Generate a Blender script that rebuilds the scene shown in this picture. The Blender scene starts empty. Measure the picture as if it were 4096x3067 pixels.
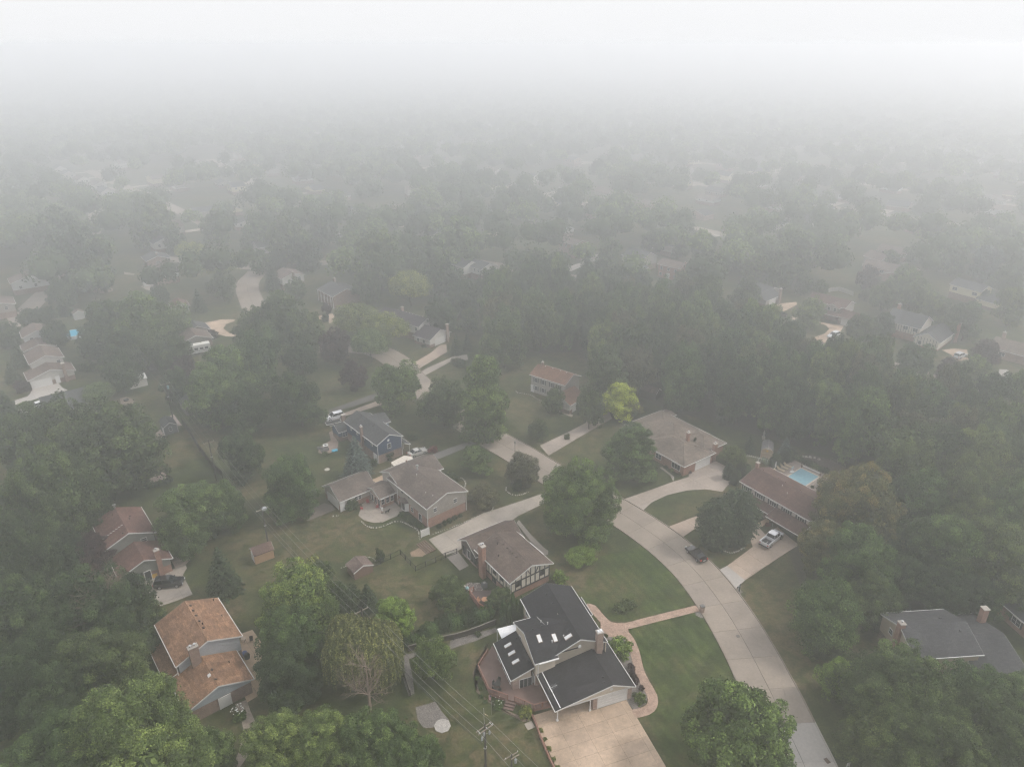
import bpy, math, random
import numpy as np
from mathutils import Vector, Matrix
R = math.radians
random.seed(7)
scene = bpy.context.scene
COL = scene.collection

# ------------------------------------------------------------------ camera
CAM_H = 87.0
PITCH = R(25.0)
FPX = 2900.0                       # focal length in pixels of a 4096 wide picture
cd = bpy.data.cameras.new('camera')
cd.sensor_width = 36.0
cd.lens = 36.0 * FPX / 4096.0
cd.clip_start = 0.5
cd.clip_end = 30000
cam = bpy.data.objects.new('camera', cd)
COL.objects.link(cam)
cam.location = (0, 0, CAM_H)
cam.rotation_euler = (R(90) - PITCH, 0, 0)
scene.camera = cam

# ------------------------------------------------------------------ world, sun, exposure
SUN_EL, SUN_AZ = 46.0, 84.0        # azimuth clockwise from +Y
world = bpy.data.worlds.new('World')
scene.world = world
world.use_nodes = True
wn, wl = world.node_tree.nodes, world.node_tree.links
wn.clear()
wo = wn.new('ShaderNodeOutputWorld')
bg = wn.new('ShaderNodeBackground')
sky = wn.new('ShaderNodeTexSky')
sky.sky_type = 'NISHITA'
sky.sun_disc = False
sky.sun_elevation = R(SUN_EL)
sky.sun_rotation = R(SUN_AZ)
sky.dust_density = 5.0
sky.air_density = 1.0
hs = wn.new('ShaderNodeHueSaturation')
hs.inputs['Saturation'].default_value = 0.10
wl.new(sky.outputs[0], hs.inputs['Color'])
tc = wn.new('ShaderNodeTexCoord')
sx = wn.new('ShaderNodeSeparateXYZ')
wl.new(tc.outputs['Generated'], sx.inputs[0])
rp = wn.new('ShaderNodeValToRGB')   # smoke-pale sky: grey at the horizon, brighter above
rp.color_ramp.elements[0].position = 0.0
rp.color_ramp.elements[0].color = (0.755, 0.76, 0.772, 1)
rp.color_ramp.elements[1].position = 0.16
rp.color_ramp.elements[1].color = (1.33, 1.345, 1.38, 1)
e = rp.color_ramp.elements.new(0.05)
e.color = (0.765, 0.77, 0.782, 1)
e = rp.color_ramp.elements.new(0.7)
e.color = (0.86, 0.875, 0.93, 1)
wl.new(sx.outputs['Z'], rp.inputs[0])
sc = wn.new('ShaderNodeVectorMath'); sc.operation = 'SCALE'
sc.inputs['Scale'].default_value = 9.0
wl.new(rp.outputs[0], sc.inputs[0])
mx = wn.new('ShaderNodeMix'); mx.data_type = 'RGBA'
mx.inputs[0].default_value = 0.88
wl.new(hs.outputs[0], mx.inputs[6])
wl.new(sc.outputs[0], mx.inputs[7])
wl.new(mx.outputs[2], bg.inputs['Color'])
bg.inputs['Strength'].default_value = 0.10
wl.new(bg.outputs[0], wo.inputs['Surface'])

sd = bpy.data.lights.new('sun', 'SUN')
sd.energy = 1.5
sd.angle = R(10)
sd.color = (1.0, 0.93, 0.84)
so = bpy.data.objects.new('sun', sd)
COL.objects.link(so)
so.rotation_euler = (R(90 - SUN_EL), 0, R(180 - SUN_AZ))
so.location = (0, 0, 200)

vs = scene.view_settings
vs.view_transform = 'Standard'
vs.look = 'None'
vs.exposure = 0.60
vs.gamma = 1.0
vs.use_curve_mapping = False
scene.cycles.use_denoising = True
scene.cycles.denoising_prefilter = 'NONE'
scene.cycles.filter_width = 1.2
scene.cycles.volume_bounces = 16
scene.cycles.max_bounces = 20

# ------------------------------------------------------------------ survey: picture point (2212 px wide) at height z -> place
def at(x, y, z=0.0, k=4096 / 2212):
    u = (x * k - 2048) / FPX
    v = (y * k - 1533.5) / FPX
    s, c = math.sin(PITCH), math.cos(PITCH)
    t = (CAM_H - z) / (s + v * c)
    return Vector((u * t, (c - v * s) * t, z))
# ------------------------------------------------------------------ tags
def tag(o, label=None, cat=None, group=None, kind=None):
    if label: o['label'] = label
    if cat: o['category'] = cat
    if group: o['group'] = group
    if kind: o['kind'] = kind
    return o
def empty(name, loc=(0, 0, 0), rz=0.0, label=None, cat=None, group=None):
    o = bpy.data.objects.new(name, None)
    o.empty_display_size = 0.3
    COL.objects.link(o)
    o.location = loc
    o.rotation_euler = (0, 0, rz)
    return tag(o, label, cat, group)

# ------------------------------------------------------------------ materials
MATS = {}
def lin(c):
    return (c[0], c[1], c[2], 1.0)
def nt(name):
    m = bpy.data.materials.new(name)
    m.use_nodes = True
    n, l = m.node_tree.nodes, m.node_tree.links
    return m, n, l, n['Principled BSDF']
def coord(n, l, kind='Object', scale=(1, 1, 1), rot=0.0):
    t = n.new('ShaderNodeTexCoord')
    mp = n.new('ShaderNodeMapping')
    mp.inputs['Scale'].default_value = scale
    mp.inputs['Rotation'].default_value = (0, 0, rot)
    if kind == 'World':
        g = n.new('ShaderNodeNewGeometry')
        l.new(g.outputs['Position'], mp.inputs[0])
    else:
        l.new(t.outputs[kind], mp.inputs[0])
    return mp.outputs[0]
def noise(n, l, vec, scale, detail=4, rough=0.55):
    t = n.new('ShaderNodeTexNoise')
    t.inputs['Scale'].default_value = scale
    t.inputs['Detail'].default_value = detail
    t.inputs['Roughness'].default_value = rough
    l.new(vec, t.inputs['Vector'])
    return t.outputs['Fac']
def ramp(n, l, fac, stops):
    r = n.new('ShaderNodeValToRGB')
    els = r.color_ramp.elements
    els[0].position, els[0].color = stops[0][0], lin(stops[0][1])
    els[1].position, els[1].color = stops[-1][0], lin(stops[-1][1])
    for p, c in stops[1:-1]:
        e = els.new(p); e.color = lin(c)
    l.new(fac, r.inputs[0])
    return r.outputs[0]
def mix(n, l, a, b, fac, mode='MIX'):
    m = n.new('ShaderNodeMix'); m.data_type = 'RGBA'; m.blend_type = mode
    for s, v in ((6, a), (7, b)):
        if isinstance(v, tuple): m.inputs[s].default_value = lin(v)
        else: l.new(v, m.inputs[s])
    if isinstance(fac, (int, float)): m.inputs[0].default_value = fac
    else: l.new(fac, m.inputs[0])
    return m.outputs[2]
def bump(n, l, bs, h, strength=0.4, dist=0.05):
    b = n.new('ShaderNodeBump')
    b.inputs['Strength'].default_value = strength
    b.inputs['Distance'].default_value = dist
    l.new(h, b.inputs['Height'])
    l.new(b.outputs[0], bs.inputs['Normal'])
def mul(c, k): return (c[0] * k, c[1] * k, c[2] * k)

def plain(name, c, rough=0.6, metal=0.0, var=0.12, scale=3.0, spec=0.4):
    if name in MATS: return MATS[name]
    m, n, l, b = nt(name)
    v = coord(n, l)
    f = noise(n, l, v, scale)
    col = ramp(n, l, f, [(0.3, mul(c, 1 - var)), (0.7, mul(c, 1 + var))])
    l.new(col, b.inputs['Base Color'])
    b.inputs['Roughness'].default_value = rough
    b.inputs['Metallic'].default_value = metal
    b.inputs['Specular IOR Level'].default_value = spec
    MATS[name] = m
    return m

def shingle(name, c, var=0.22, course=0.28):
    if name in MATS: return MATS[name]
    m, n, l, b = nt(name)
    v = coord(n, l, 'UV')
    br = n.new('ShaderNodeTexBrick')
    br.inputs['Scale'].default_value = 1.0
    br.inputs['Brick Width'].default_value = 0.62
    br.inputs['Row Height'].default_value = course
    br.inputs['Mortar Size'].default_value = 0.012
    br.inputs['Color1'].default_value = lin(mul(c, 1 + var))
    br.inputs['Color2'].default_value = lin(mul(c, 1 - var))
    br.inputs['Mortar'].default_value = lin(mul(c, 0.72))
    l.new(v, br.inputs['Vector'])
    w = coord(n, l, 'World')
    f1 = noise(n, l, w, 0.35, 5, 0.6)
    f2 = noise(n, l, w, 6.0, 3)
    streak = noise(n, l, coord(n, l, 'UV', (1.6, 0.18, 1)), 1.0, 4)
    col = mix(n, l, br.outputs['Color'], ramp(n, l, f1, [(0.3, (0.72, 0.72, 0.73)), (0.7, (1.22, 1.2, 1.18))]), 1.0, 'MULTIPLY')
    col = mix(n, l, col, ramp(n, l, f2, [(0.3, (0.6, 0.6, 0.6)), (0.7, (1.42, 1.42, 1.42))]), 1.0, 'MULTIPLY')
    col = mix(n, l, col, ramp(n, l, streak, [(0.35, (0.86, 0.86, 0.87)), (0.65, (1.1, 1.1, 1.09))]), 1.0, 'MULTIPLY')
    l.new(col, b.inputs['Base Color'])
    b.inputs['Roughness'].default_value = 0.92
    b.inputs['Specular IOR Level'].default_value = 0.2
    bump(n, l, b, br.outputs['Fac'], -0.4, 0.02)
    MATS[name] = m
    return m

def brick(name, c, c2, mortar=(0.35, 0.32, 0.29)):
    if name in MATS: return MATS[name]
    m, n, l, b = nt(name)
    v = coord(n, l, 'UV')
    br = n.new('ShaderNodeTexBrick')
    br.inputs['Scale'].default_value = 1.0
    br.inputs['Brick Width'].default_value = 0.21
    br.inputs['Row Height'].default_value = 0.075
    br.inputs['Mortar Size'].default_value = 0.008
    br.inputs['Color1'].default_value = lin(c)
    br.inputs['Color2'].default_value = lin(c2)
    br.inputs['Mortar'].default_value = lin(mortar)
    l.new(v, br.inputs['Vector'])
    f = noise(n, l, coord(n, l, 'World'), 1.3, 5)
    col = mix(n, l, br.outputs['Color'], ramp(n, l, f, [(0.3, (0.78, 0.76, 0.75)), (0.7, (1.2, 1.2, 1.2))]), 1.0, 'MULTIPLY')
    l.new(col, b.inputs['Base Color'])
    b.inputs['Roughness'].default_value = 0.9
    bump(n, l, b, br.outputs['Fac'], -0.3, 0.02)
    MATS[name] = m
    return m

def siding(name, c, step=0.14, vertical=False):
    if name in MATS: return MATS[name]
    m, n, l, b = nt(name)
    v = coord(n, l, 'UV')
    s = n.new('ShaderNodeSeparateXYZ'); l.new(v, s.inputs[0])
    d = n.new('ShaderNodeMath'); d.operation = 'DIVIDE'; d.inputs[1].default_value = step
    l.new(s.outputs[0 if vertical else 1], d.inputs[0])
    fr = n.new('ShaderNodeMath'); fr.operation = 'FRACT'; l.new(d.outputs[0], fr.inputs[0])
    f = noise(n, l, coord(n, l, 'World'), 0.8, 5)
    f2 = noise(n, l, coord(n, l, 'UV', (0.5, 6, 1)), 1.0, 3)
    col = ramp(n, l, f, [(0.3, mul(c, 0.9)), (0.7, mul(c, 1.06))])
    col = mix(n, l, col, ramp(n, l, f2, [(0.35, (0.93, 0.93, 0.93)), (0.65, (1.04, 1.04, 1.04))]), 1.0, 'MULTIPLY')
    l.new(col, b.inputs['Base Color'])
    b.inputs['Roughness'].default_value = 0.6
    bump(n, l, b, fr.outputs[0], 0.9, 0.05)
    MATS[name] = m
    return m

def concrete(name, c, stain=0.2, var=0.1):
    if name in MATS: return MATS[name]
    m, n, l, b = nt(name)
    w = coord(n, l, 'World')
    f1 = noise(n, l, w, 0.22, 6, 0.62)
    f2 = noise(n, l, w, 2.2, 5, 0.65)
    f3 = noise(n, l, w, 22.0, 2)
    oi = n.new('ShaderNodeObjectInfo')
    col = ramp(n, l, f1, [(0.28, mul(c, 1 - stain)), (0.55, c), (0.75, mul(c, 1 + stain * 0.6))])
    col = mix(n, l, col, ramp(n, l, f2, [(0.3, (1 - var, 1 - var, 1 - var)), (0.7, (1 + var, 1 + var, 1 + var))]), 1.0, 'MULTIPLY')
    col = mix(n, l, col, ramp(n, l, f3, [(0.3, (0.92, 0.92, 0.92)), (0.7, (1.08, 1.08, 1.08))]), 1.0, 'MULTIPLY')
    col = mix(n, l, col, ramp(n, l, oi.outputs['Random'], [(0.0, (0.93, 0.93, 0.94)), (1.0, (1.07, 1.06, 1.04))]), 1.0, 'MULTIPLY')
    # fine wandering cracks
    vo = n.new('ShaderNodeTexVoronoi'); vo.feature = 'DISTANCE_TO_EDGE'; vo.inputs['Scale'].default_value = 0.16
    wob = n.new('ShaderNodeTexNoise'); wob.inputs['Scale'].default_value = 0.5; wob.inputs['Detail'].default_value = 5
    l.new(w, wob.inputs['Vector'])
    ad = n.new('ShaderNodeVectorMath'); ad.operation = 'MULTIPLY_ADD'
    ad.inputs[1].default_value = (3.0, 3.0, 3.0)
    l.new(wob.outputs['Color'], ad.inputs[0]); l.new(w, ad.inputs[2])
    l.new(ad.outputs[0], vo.inputs['Vector'])
    crk = ramp(n, l, vo.outputs['Distance'], [(0.0, (0.55, 0.53, 0.52)), (0.0045, (1, 1, 1))])
    msk = ramp(n, l, noise(n, l, w, 0.09, 2), [(0.45, (0, 0, 0)), (0.55, (1, 1, 1))])
    mm = mix(n, l, (1, 1, 1), crk, msk)
    col = mix(n, l, col, mm, 0.8, 'MULTIPLY')
    l.new(col, b.inputs['Base Color'])
    b.inputs['Roughness'].default_value = 0.9
    b.inputs['Specular IOR Level'].default_value = 0.25
    bump(n, l, b, f3, 0.15, 0.01)
    MATS[name] = m
    return m

def grass(name, g=(0.046, 0.060, 0.024), brn=(0.125, 0.10, 0.058), amount=0.62, stripes=None):
    if name in MATS: return MATS[name]
    m, n, l, b = nt(name)
    w = coord(n, l, 'World')
    f1 = noise(n, l, w, 0.055, 6, 0.6)
    f2 = noise(n, l, w, 0.35, 6, 0.65)
    f3 = noise(n, l, w, 2.6, 5, 0.8)
    f4 = noise(n, l, w, 0.6, 5, 0.6)
    base = ramp(n, l, f2, [(0.34, mul(g, 0.62)), (0.5, g), (0.66, (g[0] * 1.6, g[1] * 1.42, g[2] * 1.3))])
    dry = ramp(n, l, f1, [(0.62 - amount * 0.28, (0, 0, 0)), (0.74 - amount * 0.22, (0.95, 0.95, 0.95))])
    dry2 = ramp(n, l, f4, [(0.38, (0.05, 0.05, 0.05)), (0.60, (1, 1, 1))])
    fac = mix(n, l, dry, dry2, 1.0, 'MULTIPLY')
    col = mix(n, l, base, brn, fac)
    col = mix(n, l, col, ramp(n, l, f3, [(0.3, (0.5, 0.5, 0.5)), (0.7, (1.55, 1.52, 1.45))]), 1.0, 'MULTIPLY')
    if stripes is not None:
        wv = n.new('ShaderNodeTexWave')
        wv.inputs['Scale'].default_value = stripes[1]
        wv.inputs['Distortion'].default_value = 0.8
        wv.inputs['Detail'].default_value = 3
        wv.inputs['Detail Scale'].default_value = 0.6
        l.new(coord(n, l, 'World', (1, 1, 1), stripes[0]), wv.inputs['Vector'])
        col = mix(n, l, col, ramp(n, l, wv.outputs['Fac'], [(0.1, (0.78, 0.8, 0.8)), (0.9, (1.22, 1.2, 1.15))]), 0.55, 'MULTIPLY')
    l.new(col, b.inputs['Base Color'])
    b.inputs['Roughness'].default_value = 0.95
    b.inputs['Specular IOR Level'].default_value = 0.1
    bump(n, l, b, f3, 0.6, 0.08)
    MATS[name] = m
    return m

def speckle(name, c1, c2, scale=9.0, rough=0.95):
    """gravel, mulch, stamped concrete: cells of two tones"""
    if name in MATS: return MATS[name]
    m, n, l, b = nt(name)
    w = coord(n, l, 'World')
    vo = n.new('ShaderNodeTexVoronoi'); vo.inputs['Scale'].default_value = scale
    l.new(w, vo.inputs['Vector'])
    sp = n.new('ShaderNodeSeparateXYZ'); l.new(vo.outputs['Color'], sp.inputs[0])
    col = ramp(n, l, sp.outputs[0], [(0.0, c1), (1.0, c2)])
    f = noise(n, l, w, 0.9, 5)
    col = mix(n, l, col, ramp(n, l, f, [(0.3, (0.8, 0.8, 0.8)), (0.7, (1.2, 1.2, 1.2))]), 1.0, 'MULTIPLY')
    l.new(col, b.inputs['Base Color'])
    b.inputs['Roughness'].default_value = rough
    bump(n, l, b, vo.outputs['Distance'], 0.5, 0.04)
    MATS[name] = m
    return m

def boards(name, c, step=0.14, rot=0.0, herring=False):
    if name in MATS: return MATS[name]
    m, n, l, b = nt(name)
    v = coord(n, l, 'Object', (1, 1, 1), rot)
    s = n.new('ShaderNodeSeparateXYZ'); l.new(v, s.inputs[0])
    d = n.new('ShaderNodeMath'); d.operation = 'DIVIDE'; d.inputs[1].default_value = step
    l.new(s.outputs[1], d.inputs[0])
    fr = n.new('ShaderNodeMath'); fr.operation = 'FRACT'; l.new(d.outputs[0], fr.inputs[0])
    col = ramp(n, l, fr.outputs[0], [(0.0, mul(c, 0.45)), (0.12, mul(c, 0.98)), (1.0, mul(c, 1.06))])
    f = noise(n, l, coord(n, l, 'World'), 1.2, 5)
    col = mix(n, l, col, ramp(n, l, f, [(0.3, (0.85, 0.85, 0.85)), (0.7, (1.15, 1.15, 1.15))]), 1.0, 'MULTIPLY')
    l.new(col, b.inputs['Base Color'])
    b.inputs['Roughness'].default_value = 0.75
    MATS[name] = m
    return m

def glass(name='window_glass', c=(0.02, 0.025, 0.03), rough=0.08):
    if name in MATS: return MATS[name]
    m, n, l, b = nt(name)
    b.inputs['Base Color'].default_value = lin(c)
    b.inputs['Roughness'].default_value = rough
    b.inputs['Specular IOR Level'].default_value = 0.6
    MATS[name] = m
    return m

def foliage(name, c, c2=None, trans=0.22, spread=1.0):
    """leaf colour runs between c and c2 from clump to clump (own hue, random brightness widened to suggest lit tips and dark gaps)"""
    if name in MATS: return MATS[name]
    c2 = c2 or (c[0] * 1.6, c[1] * 1.45, c[2] * 1.3)
    m, n, l, b = nt(name)
    a = n.new('ShaderNodeAttribute'); a.attribute_name = 'tint'
    oi = n.new('ShaderNodeObjectInfo')
    s = n.new('ShaderNodeSeparateXYZ'); l.new(a.outputs['Color'], s.inputs[0])
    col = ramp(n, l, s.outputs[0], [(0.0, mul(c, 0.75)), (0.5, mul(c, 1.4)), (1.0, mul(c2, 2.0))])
    col = mix(n, l, col, ramp(n, l, s.outputs[1], [(0.0, (0.5, 0.53, 0.5)), (1.0, (1.6, 1.5, 1.45))]), 1.0, 'MULTIPLY')
    col = mix(n, l, col, ramp(n, l, oi.outputs['Random'], [(0.0, (0.66, 0.72, 0.74)), (0.5, (1.0, 1.0, 1.0)), (1.0, (1.4, 1.26, 1.05))]), spread, 'MULTIPLY')
    l.new(col, b.inputs['Base Color'])
    b.inputs['Roughness'].default_value = 0.75
    b.inputs['Specular IOR Level'].default_value = 0.15
    tr = n.new('ShaderNodeBsdfTranslucent'); l.new(col, tr.inputs['Color'])
    ms = n.new('ShaderNodeMixShader'); ms.inputs[0].default_value = trans
    out = [x for x in n if x.type == 'OUTPUT_MATERIAL'][0]
    l.new(b.outputs[0], ms.inputs[1]); l.new(tr.outputs[0], ms.inputs[2])
    l.new(ms.outputs[0], out.inputs['Surface'])
    MATS[name] = m
    return m

# ------------------------------------------------------------------ mesh builder
class MB:
    def __init__(s): s.v = []; s.f = []; s.mi = []
    def face(s, pts, mi=0):
        i = len(s.v); s.v += [tuple(p) for p in pts]; s.f.append(tuple(range(i, i + len(pts)))); s.mi.append(mi)
    def box(s, x0, x1, y0, y1, z0, z1, mi=0, M=None):
        c = [(x0, y0, z0), (x1, y0, z0), (x1, y1, z0), (x0, y1, z0), (x0, y0, z1), (x1, y0, z1), (x1, y1, z1), (x0, y1, z1)]
        if M: c = [tuple(M @ Vector(p)) for p in c]
        i = len(s.v); s.v += c
        for q in ((0, 3, 2, 1), (4, 5, 6, 7), (0, 1, 5, 4), (1, 2, 6, 5), (2, 3, 7, 6), (3, 0, 4, 7)):
            s.f.append(tuple(i + k for k in q)); s.mi.append(mi)
        return s
    def prism(s, poly, z0, z1, mi=0):
        a = sum(poly[i][0] * poly[(i + 1) % len(poly)][1] - poly[(i + 1) % len(poly)][0] * poly[i][1] for i in range(len(poly)))
        if a < 0: poly = poly[::-1]
        n = len(poly); i = len(s.v)
        s.v += [(p[0], p[1], z0) for p in poly] + [(p[0], p[1], z1) for p in poly]
        s.f.append(tuple(i + n + k for k in range(n))); s.mi.append(mi)
        s.f.append(tuple(i + k for k in reversed(range(n)))); s.mi.append(mi)
        for k in range(n):
            k2 = (k + 1) % n
            s.f.append((i + k, i + k2, i + n + k2, i + n + k)); s.mi.append(mi)
        return s
    def extrude(s, prof, axis, a0, a1, mi=0):
        """closed profile of (t, z) extruded along axis 'u' (x) or 'v' (y)"""
        n = len(prof); i = len(s.v)
        for a in (a0, a1):
            s.v += [((a, t, z) if axis == 'u' else (t, a, z)) for t, z in prof]
        s.f.append(tuple(i + k for k in range(n))); s.mi.append(mi)
        s.f.append(tuple(i + n + k for k in reversed(range(n)))); s.mi.append(mi)
        for k in range(n):
            k2 = (k + 1) % n
            s.f.append((i + k, i + n + k, i + n + k2, i + k2)); s.mi.append(mi)
        return s
    def tube(s, p0, p1, r0, r1=None, n=8, mi=0, cap=True):
        r1 = r0 if r1 is None else r1
        p0, p1 = Vector(p0), Vector(p1); d = (p1 - p0)
        if d.length < 1e-6: return s
        q = d.to_track_quat('Z', 'Y'); i = len(s.v)
        for p, r in ((p0, r0), (p1, r1)):
            for k in range(n):
                a = 2 * math.pi * k / n
                s.v.append(tuple(p + q @ Vector((r * math.cos(a), r * math.sin(a), 0))))
        for k in range(n):
            k2 = (k + 1) % n
            s.f.append((i + k, i + k2, i + n + k2, i + n + k)); s.mi.append(mi)
        if cap:
            s.f.append(tuple(i + k for k in reversed(range(n)))); s.mi.append(mi)
            s.f.append(tuple(i + n + k for k in range(n))); s.mi.append(mi)
        return s
    def lathe(s, prof, n=12, c=(0, 0), mi=0):
        i = len(s.v)
        for r, z in prof:
            for k in range(n):
                a = 2 * math.pi * k / n
                s.v.append((c[0] + r * math.cos(a), c[1] + r * math.sin(a), z))
        for j in range(len(prof) - 1):
            for k in range(n):
                k2 = (k + 1) % n
                s.f.append((i + j * n + k, i + j * n + k2, i + (j + 1) * n + k2, i + (j + 1) * n + k)); s.mi.append(mi)
        return s
    def mesh(s, name, mats, smooth=False):
        me = bpy.data.meshes.new(name)
        me.from_pydata(s.v, [], s.f)
        for m in (mats if isinstance(mats, (list, tuple)) else [mats]): me.materials.append(m)
        if any(s.mi): me.polygons.foreach_set('material_index', s.mi)
        uv = me.uv_layers.new(name='UVMap')
        data = np.zeros(len(me.loops) * 2, dtype=np.float32)
        for p in me.polygons:
            nn = p.normal
            if abs(nn.z) > 0.95 or nn.length < 0.1: t, w = Vector((1, 0, 0)), Vector((0, 1, 0))
            else:
                t = Vector((-nn.y, nn.x, 0)).normalized(); w = nn.cross(t)
            for li in p.loop_indices:
                co = me.vertices[me.loops[li].vertex_index].co
                data[2 * li] = co.dot(t); data[2 * li + 1] = co.dot(w)
        uv.data.foreach_set('uv', data)
        if smooth: me.shade_smooth()
        return me
    def build(s, name, mats, parent=None, loc=None, rz=0.0, smooth=False):
        if not s.f: return None
        o = bpy.data.objects.new(name, s.mesh(name, mats, smooth))
        COL.objects.link(o)
        if parent: o.parent = parent
        if loc is not None: o.location = loc
        o.rotation_euler = (0, 0, rz)
        return o
def link(me, name, parent=None, loc=(0, 0, 0), rz=0.0, scale=(1, 1, 1)):
    o = bpy.data.objects.new(name, me); COL.objects.link(o)
    o.parent = parent; o.location = loc; o.rotation_euler = (0, 0, rz); o.scale = scale
    return o

# shared plain materials
WHITE = plain('white_trim', (0.62, 0.61, 0.59), 0.5, var=0.05)
ALU = plain('aluminium', (0.5, 0.5, 0.5), 0.4, 0.6, 0.05)
DARK = plain('dark_metal', (0.03, 0.03, 0.032), 0.5)
GLASS = glass()
BRICK_O = brick('orange_brick', (0.30, 0.125, 0.075), (0.22, 0.095, 0.06))
BRICK_B = brick('brown_brick', (0.22, 0.12, 0.085), (0.15, 0.085, 0.065))
BRICK_P = brick('pinkish_brick', (0.34, 0.22, 0.17), (0.22, 0.13, 0.10))
# ------------------------------------------------------------------ houses
class House:
    def __init__(s, name, label, cat, O, ang, group=None):
        s.O = Vector((O[0], O[1], 0)); s.a = R(ang)
        s.e = empty(name, s.O, s.a, label, cat, group)
        s.blocks = []
    def loc(s, x, y, z=0.0):
        w = at(x, y, z) - s.O
        c, si = math.cos(s.a), math.sin(s.a)
        return (w.x * c + w.y * si, -w.x * si + w.y * c)
    def rect(s, pts, z):
        q = [s.loc(x, y, z) for x, y in pts]
        return [min(p[0] for p in q), max(p[0] for p in q), min(p[1] for p in q), max(p[1] for p in q)]
    def part(s, name, mb, mat, parent=None, smooth=False, label=None):
        o = mb.build(name, mat, parent or s.e, smooth=smooth)
        if label and o: o['label'] = label
        return o
    def block(s, u0, u1, v0, v1, ze, rise, axis='u', ov=0.4, gov=0.3, lower=None, hb=0.0, upper=None,
              roof=None, hip=False, trim=WHITE, rc=0.5, zb=0.0, gutter=True, flat=False, cut=(0, 0)):
        th = 0.14
        b = dict(u0=u0, u1=u1, v0=v0, v1=v1, ze=ze, rise=rise, axis=axis, rc=rc, hip=hip)
        t0, t1, a0, a1 = (v0, v1, u0, u1) if axis == 'u' else (u0, u1, v0, v1)
        tm = t0 + (t1 - t0) * rc
        rf = MB(); tr = MB(); gt = MB(); lo = MB(); up = MB()
        ot = ov if ov else 0.0
        if hip:
            k = (t1 - t0) / 2
            P = lambda t, a, z: (a, t, z) if axis == 'u' else (t, a, z)
            r0 = P(tm, a0 + k, ze + rise) if not hip == 'end1' else P(tm, a0, ze + rise)
            r1 = P(tm, a1 - k, ze + rise) if not hip == 'end0' else P(tm, a1, ze + rise)
            c = [P(t0, a0, ze), P(t0, a1, ze), P(t1, a1, ze), P(t1, a0, ze)]
            rf.face([c[0], c[1], r1, r0]); rf.face([c[2], c[3], r0, r1]); rf.face([c[1], c[2], r1]); rf.face([c[3], c[0], r0])
            rf.box(u0, u1, v0, v1, ze - th, ze - 0.01)
            for p, q in ((c[0], r0), (c[3], r0), (c[1], r1), (c[2], r1), (r0, r1)):
                rf.tube(p, q, 0.07, n=4)
            for (x0, x1, y0, y1) in ((u0 - .1, u1 + .1, v0 - .1, v0), (u0 - .1, u1 + .1, v1, v1 + .1), (u0 - .1, u0, v0, v1), (u1, u1 + .1, v0, v1)):
                gt.box(x0, x1, y0, y1, ze - 0.15, ze + 0.01)
            wo = (u0 + ov, u1 - ov, v0 + ov, v1 - ov)
            if upper: up.box(wo[0], wo[1], wo[2], wo[3], max(hb, zb), ze - th)
        else:
            prof = [(t0, ze), (tm, ze + rise), (t1, ze), (t1, ze - th), (tm, ze + rise - th), (t0, ze - th)]
            if rc in (0.0, 1.0): prof = [(t0, ze if rc else ze + rise), (t1, ze + rise if rc else ze), (t1, (ze + rise if rc else ze) - th), (t0, (ze if rc else ze + rise) - th)]
            rf.extrude(prof, axis, a0, a1)
            if 0 < rc < 1:
                sl0, sl1 = rise / (tm - t0), rise / (t1 - tm)
                rf.extrude([(tm - .16, ze + rise - .16 * sl0 + .03), (tm, ze + rise + .035), (tm + .16, ze + rise - .16 * sl1 + .03), (tm, ze + rise - .02)], axis, a0, a1)
            dz = lambda p: [(t, z - d) for t, z, d in p]
            for (x0, x1) in ((a0 - .035, a0 - .003), (a1 + .003, a1 + .035)):
                tr = MB()
                if 0 < rc < 1:
                    tr.extrude([(t0, ze - .02), (tm, ze + rise - .02), (t1, ze - .02), (t1, ze - .24), (tm, ze + rise - .24), (t0, ze - .24)], axis, x0, x1)
                else:
                    za, zc = (ze, ze + rise) if rc else (ze + rise, ze)
                    tr.extrude([(t0, za - .02), (t1, zc - .02), (t1, zc - .24), (t0, za - .24)], axis, x0, x1)
                s.part('rake_trim', tr, trim)
            tr = MB()
            gs = []
            if rc != 0.0: gs.append((t0 - .11, t0 - .003))
            if rc != 1.0: gs.append((t1 + .003, t1 + .11))
            if gutter:
                for x0, x1 in gs:
                    q = (a0 - .04, a1 + .04, x0, x1) if axis == 'u' else (x0, x1, a0 - .04, a1 + .04)
                    gt = MB(); gt.box(*q, ze - .17, ze - .03); s.part('gutter', gt, trim); gt = MB()
            i0, i1 = t0 + ov, t1 - ov; w0, w1 = a0 + gov, a1 - gov
            if 0 < rc < 1:
                s0, s1 = rise / (tm - t0), rise / (t1 - tm)
                pr = [(i0, max(hb, zb)), (i1, max(hb, zb)), (i1, ze - th + ov * s1 - .01), (tm, ze + rise - th - .01), (i0, ze - th + ov * s0 - .01)]
            else:
                sl = rise / (t1 - t0)
                za, zc = (ze - th + ov * sl - .01, ze + rise - th - ov * sl - .01)
                if rc == 0.0: za, zc = zc, za
                pr = [(i0, max(hb, zb)), (i1, max(hb, zb)), (i1, zc), (i0, za)]
            if upper: up.extrude(pr, axis, w0, w1)
            wo = (w0, w1, i0, i1) if axis == 'u' else (i0, i1, w0, w1)
        if lower and hb > zb:
            lo.box(wo[0] + .04, wo[1] - .04, wo[2] + .04, wo[3] - .04, zb, hb)
            s.part('wall', lo, lower)
        if upper and up.f: s.part('wall', up, upper)
        s.part('roof', rf, roof)
        if tr.f: s.part('rake_trim', tr, trim)
        if gt.f and gutter: s.part('gutter', gt, trim)
        b['wall'] = wo; b['hb'] = hb
        s.blocks.append(b)
        return b
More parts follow.
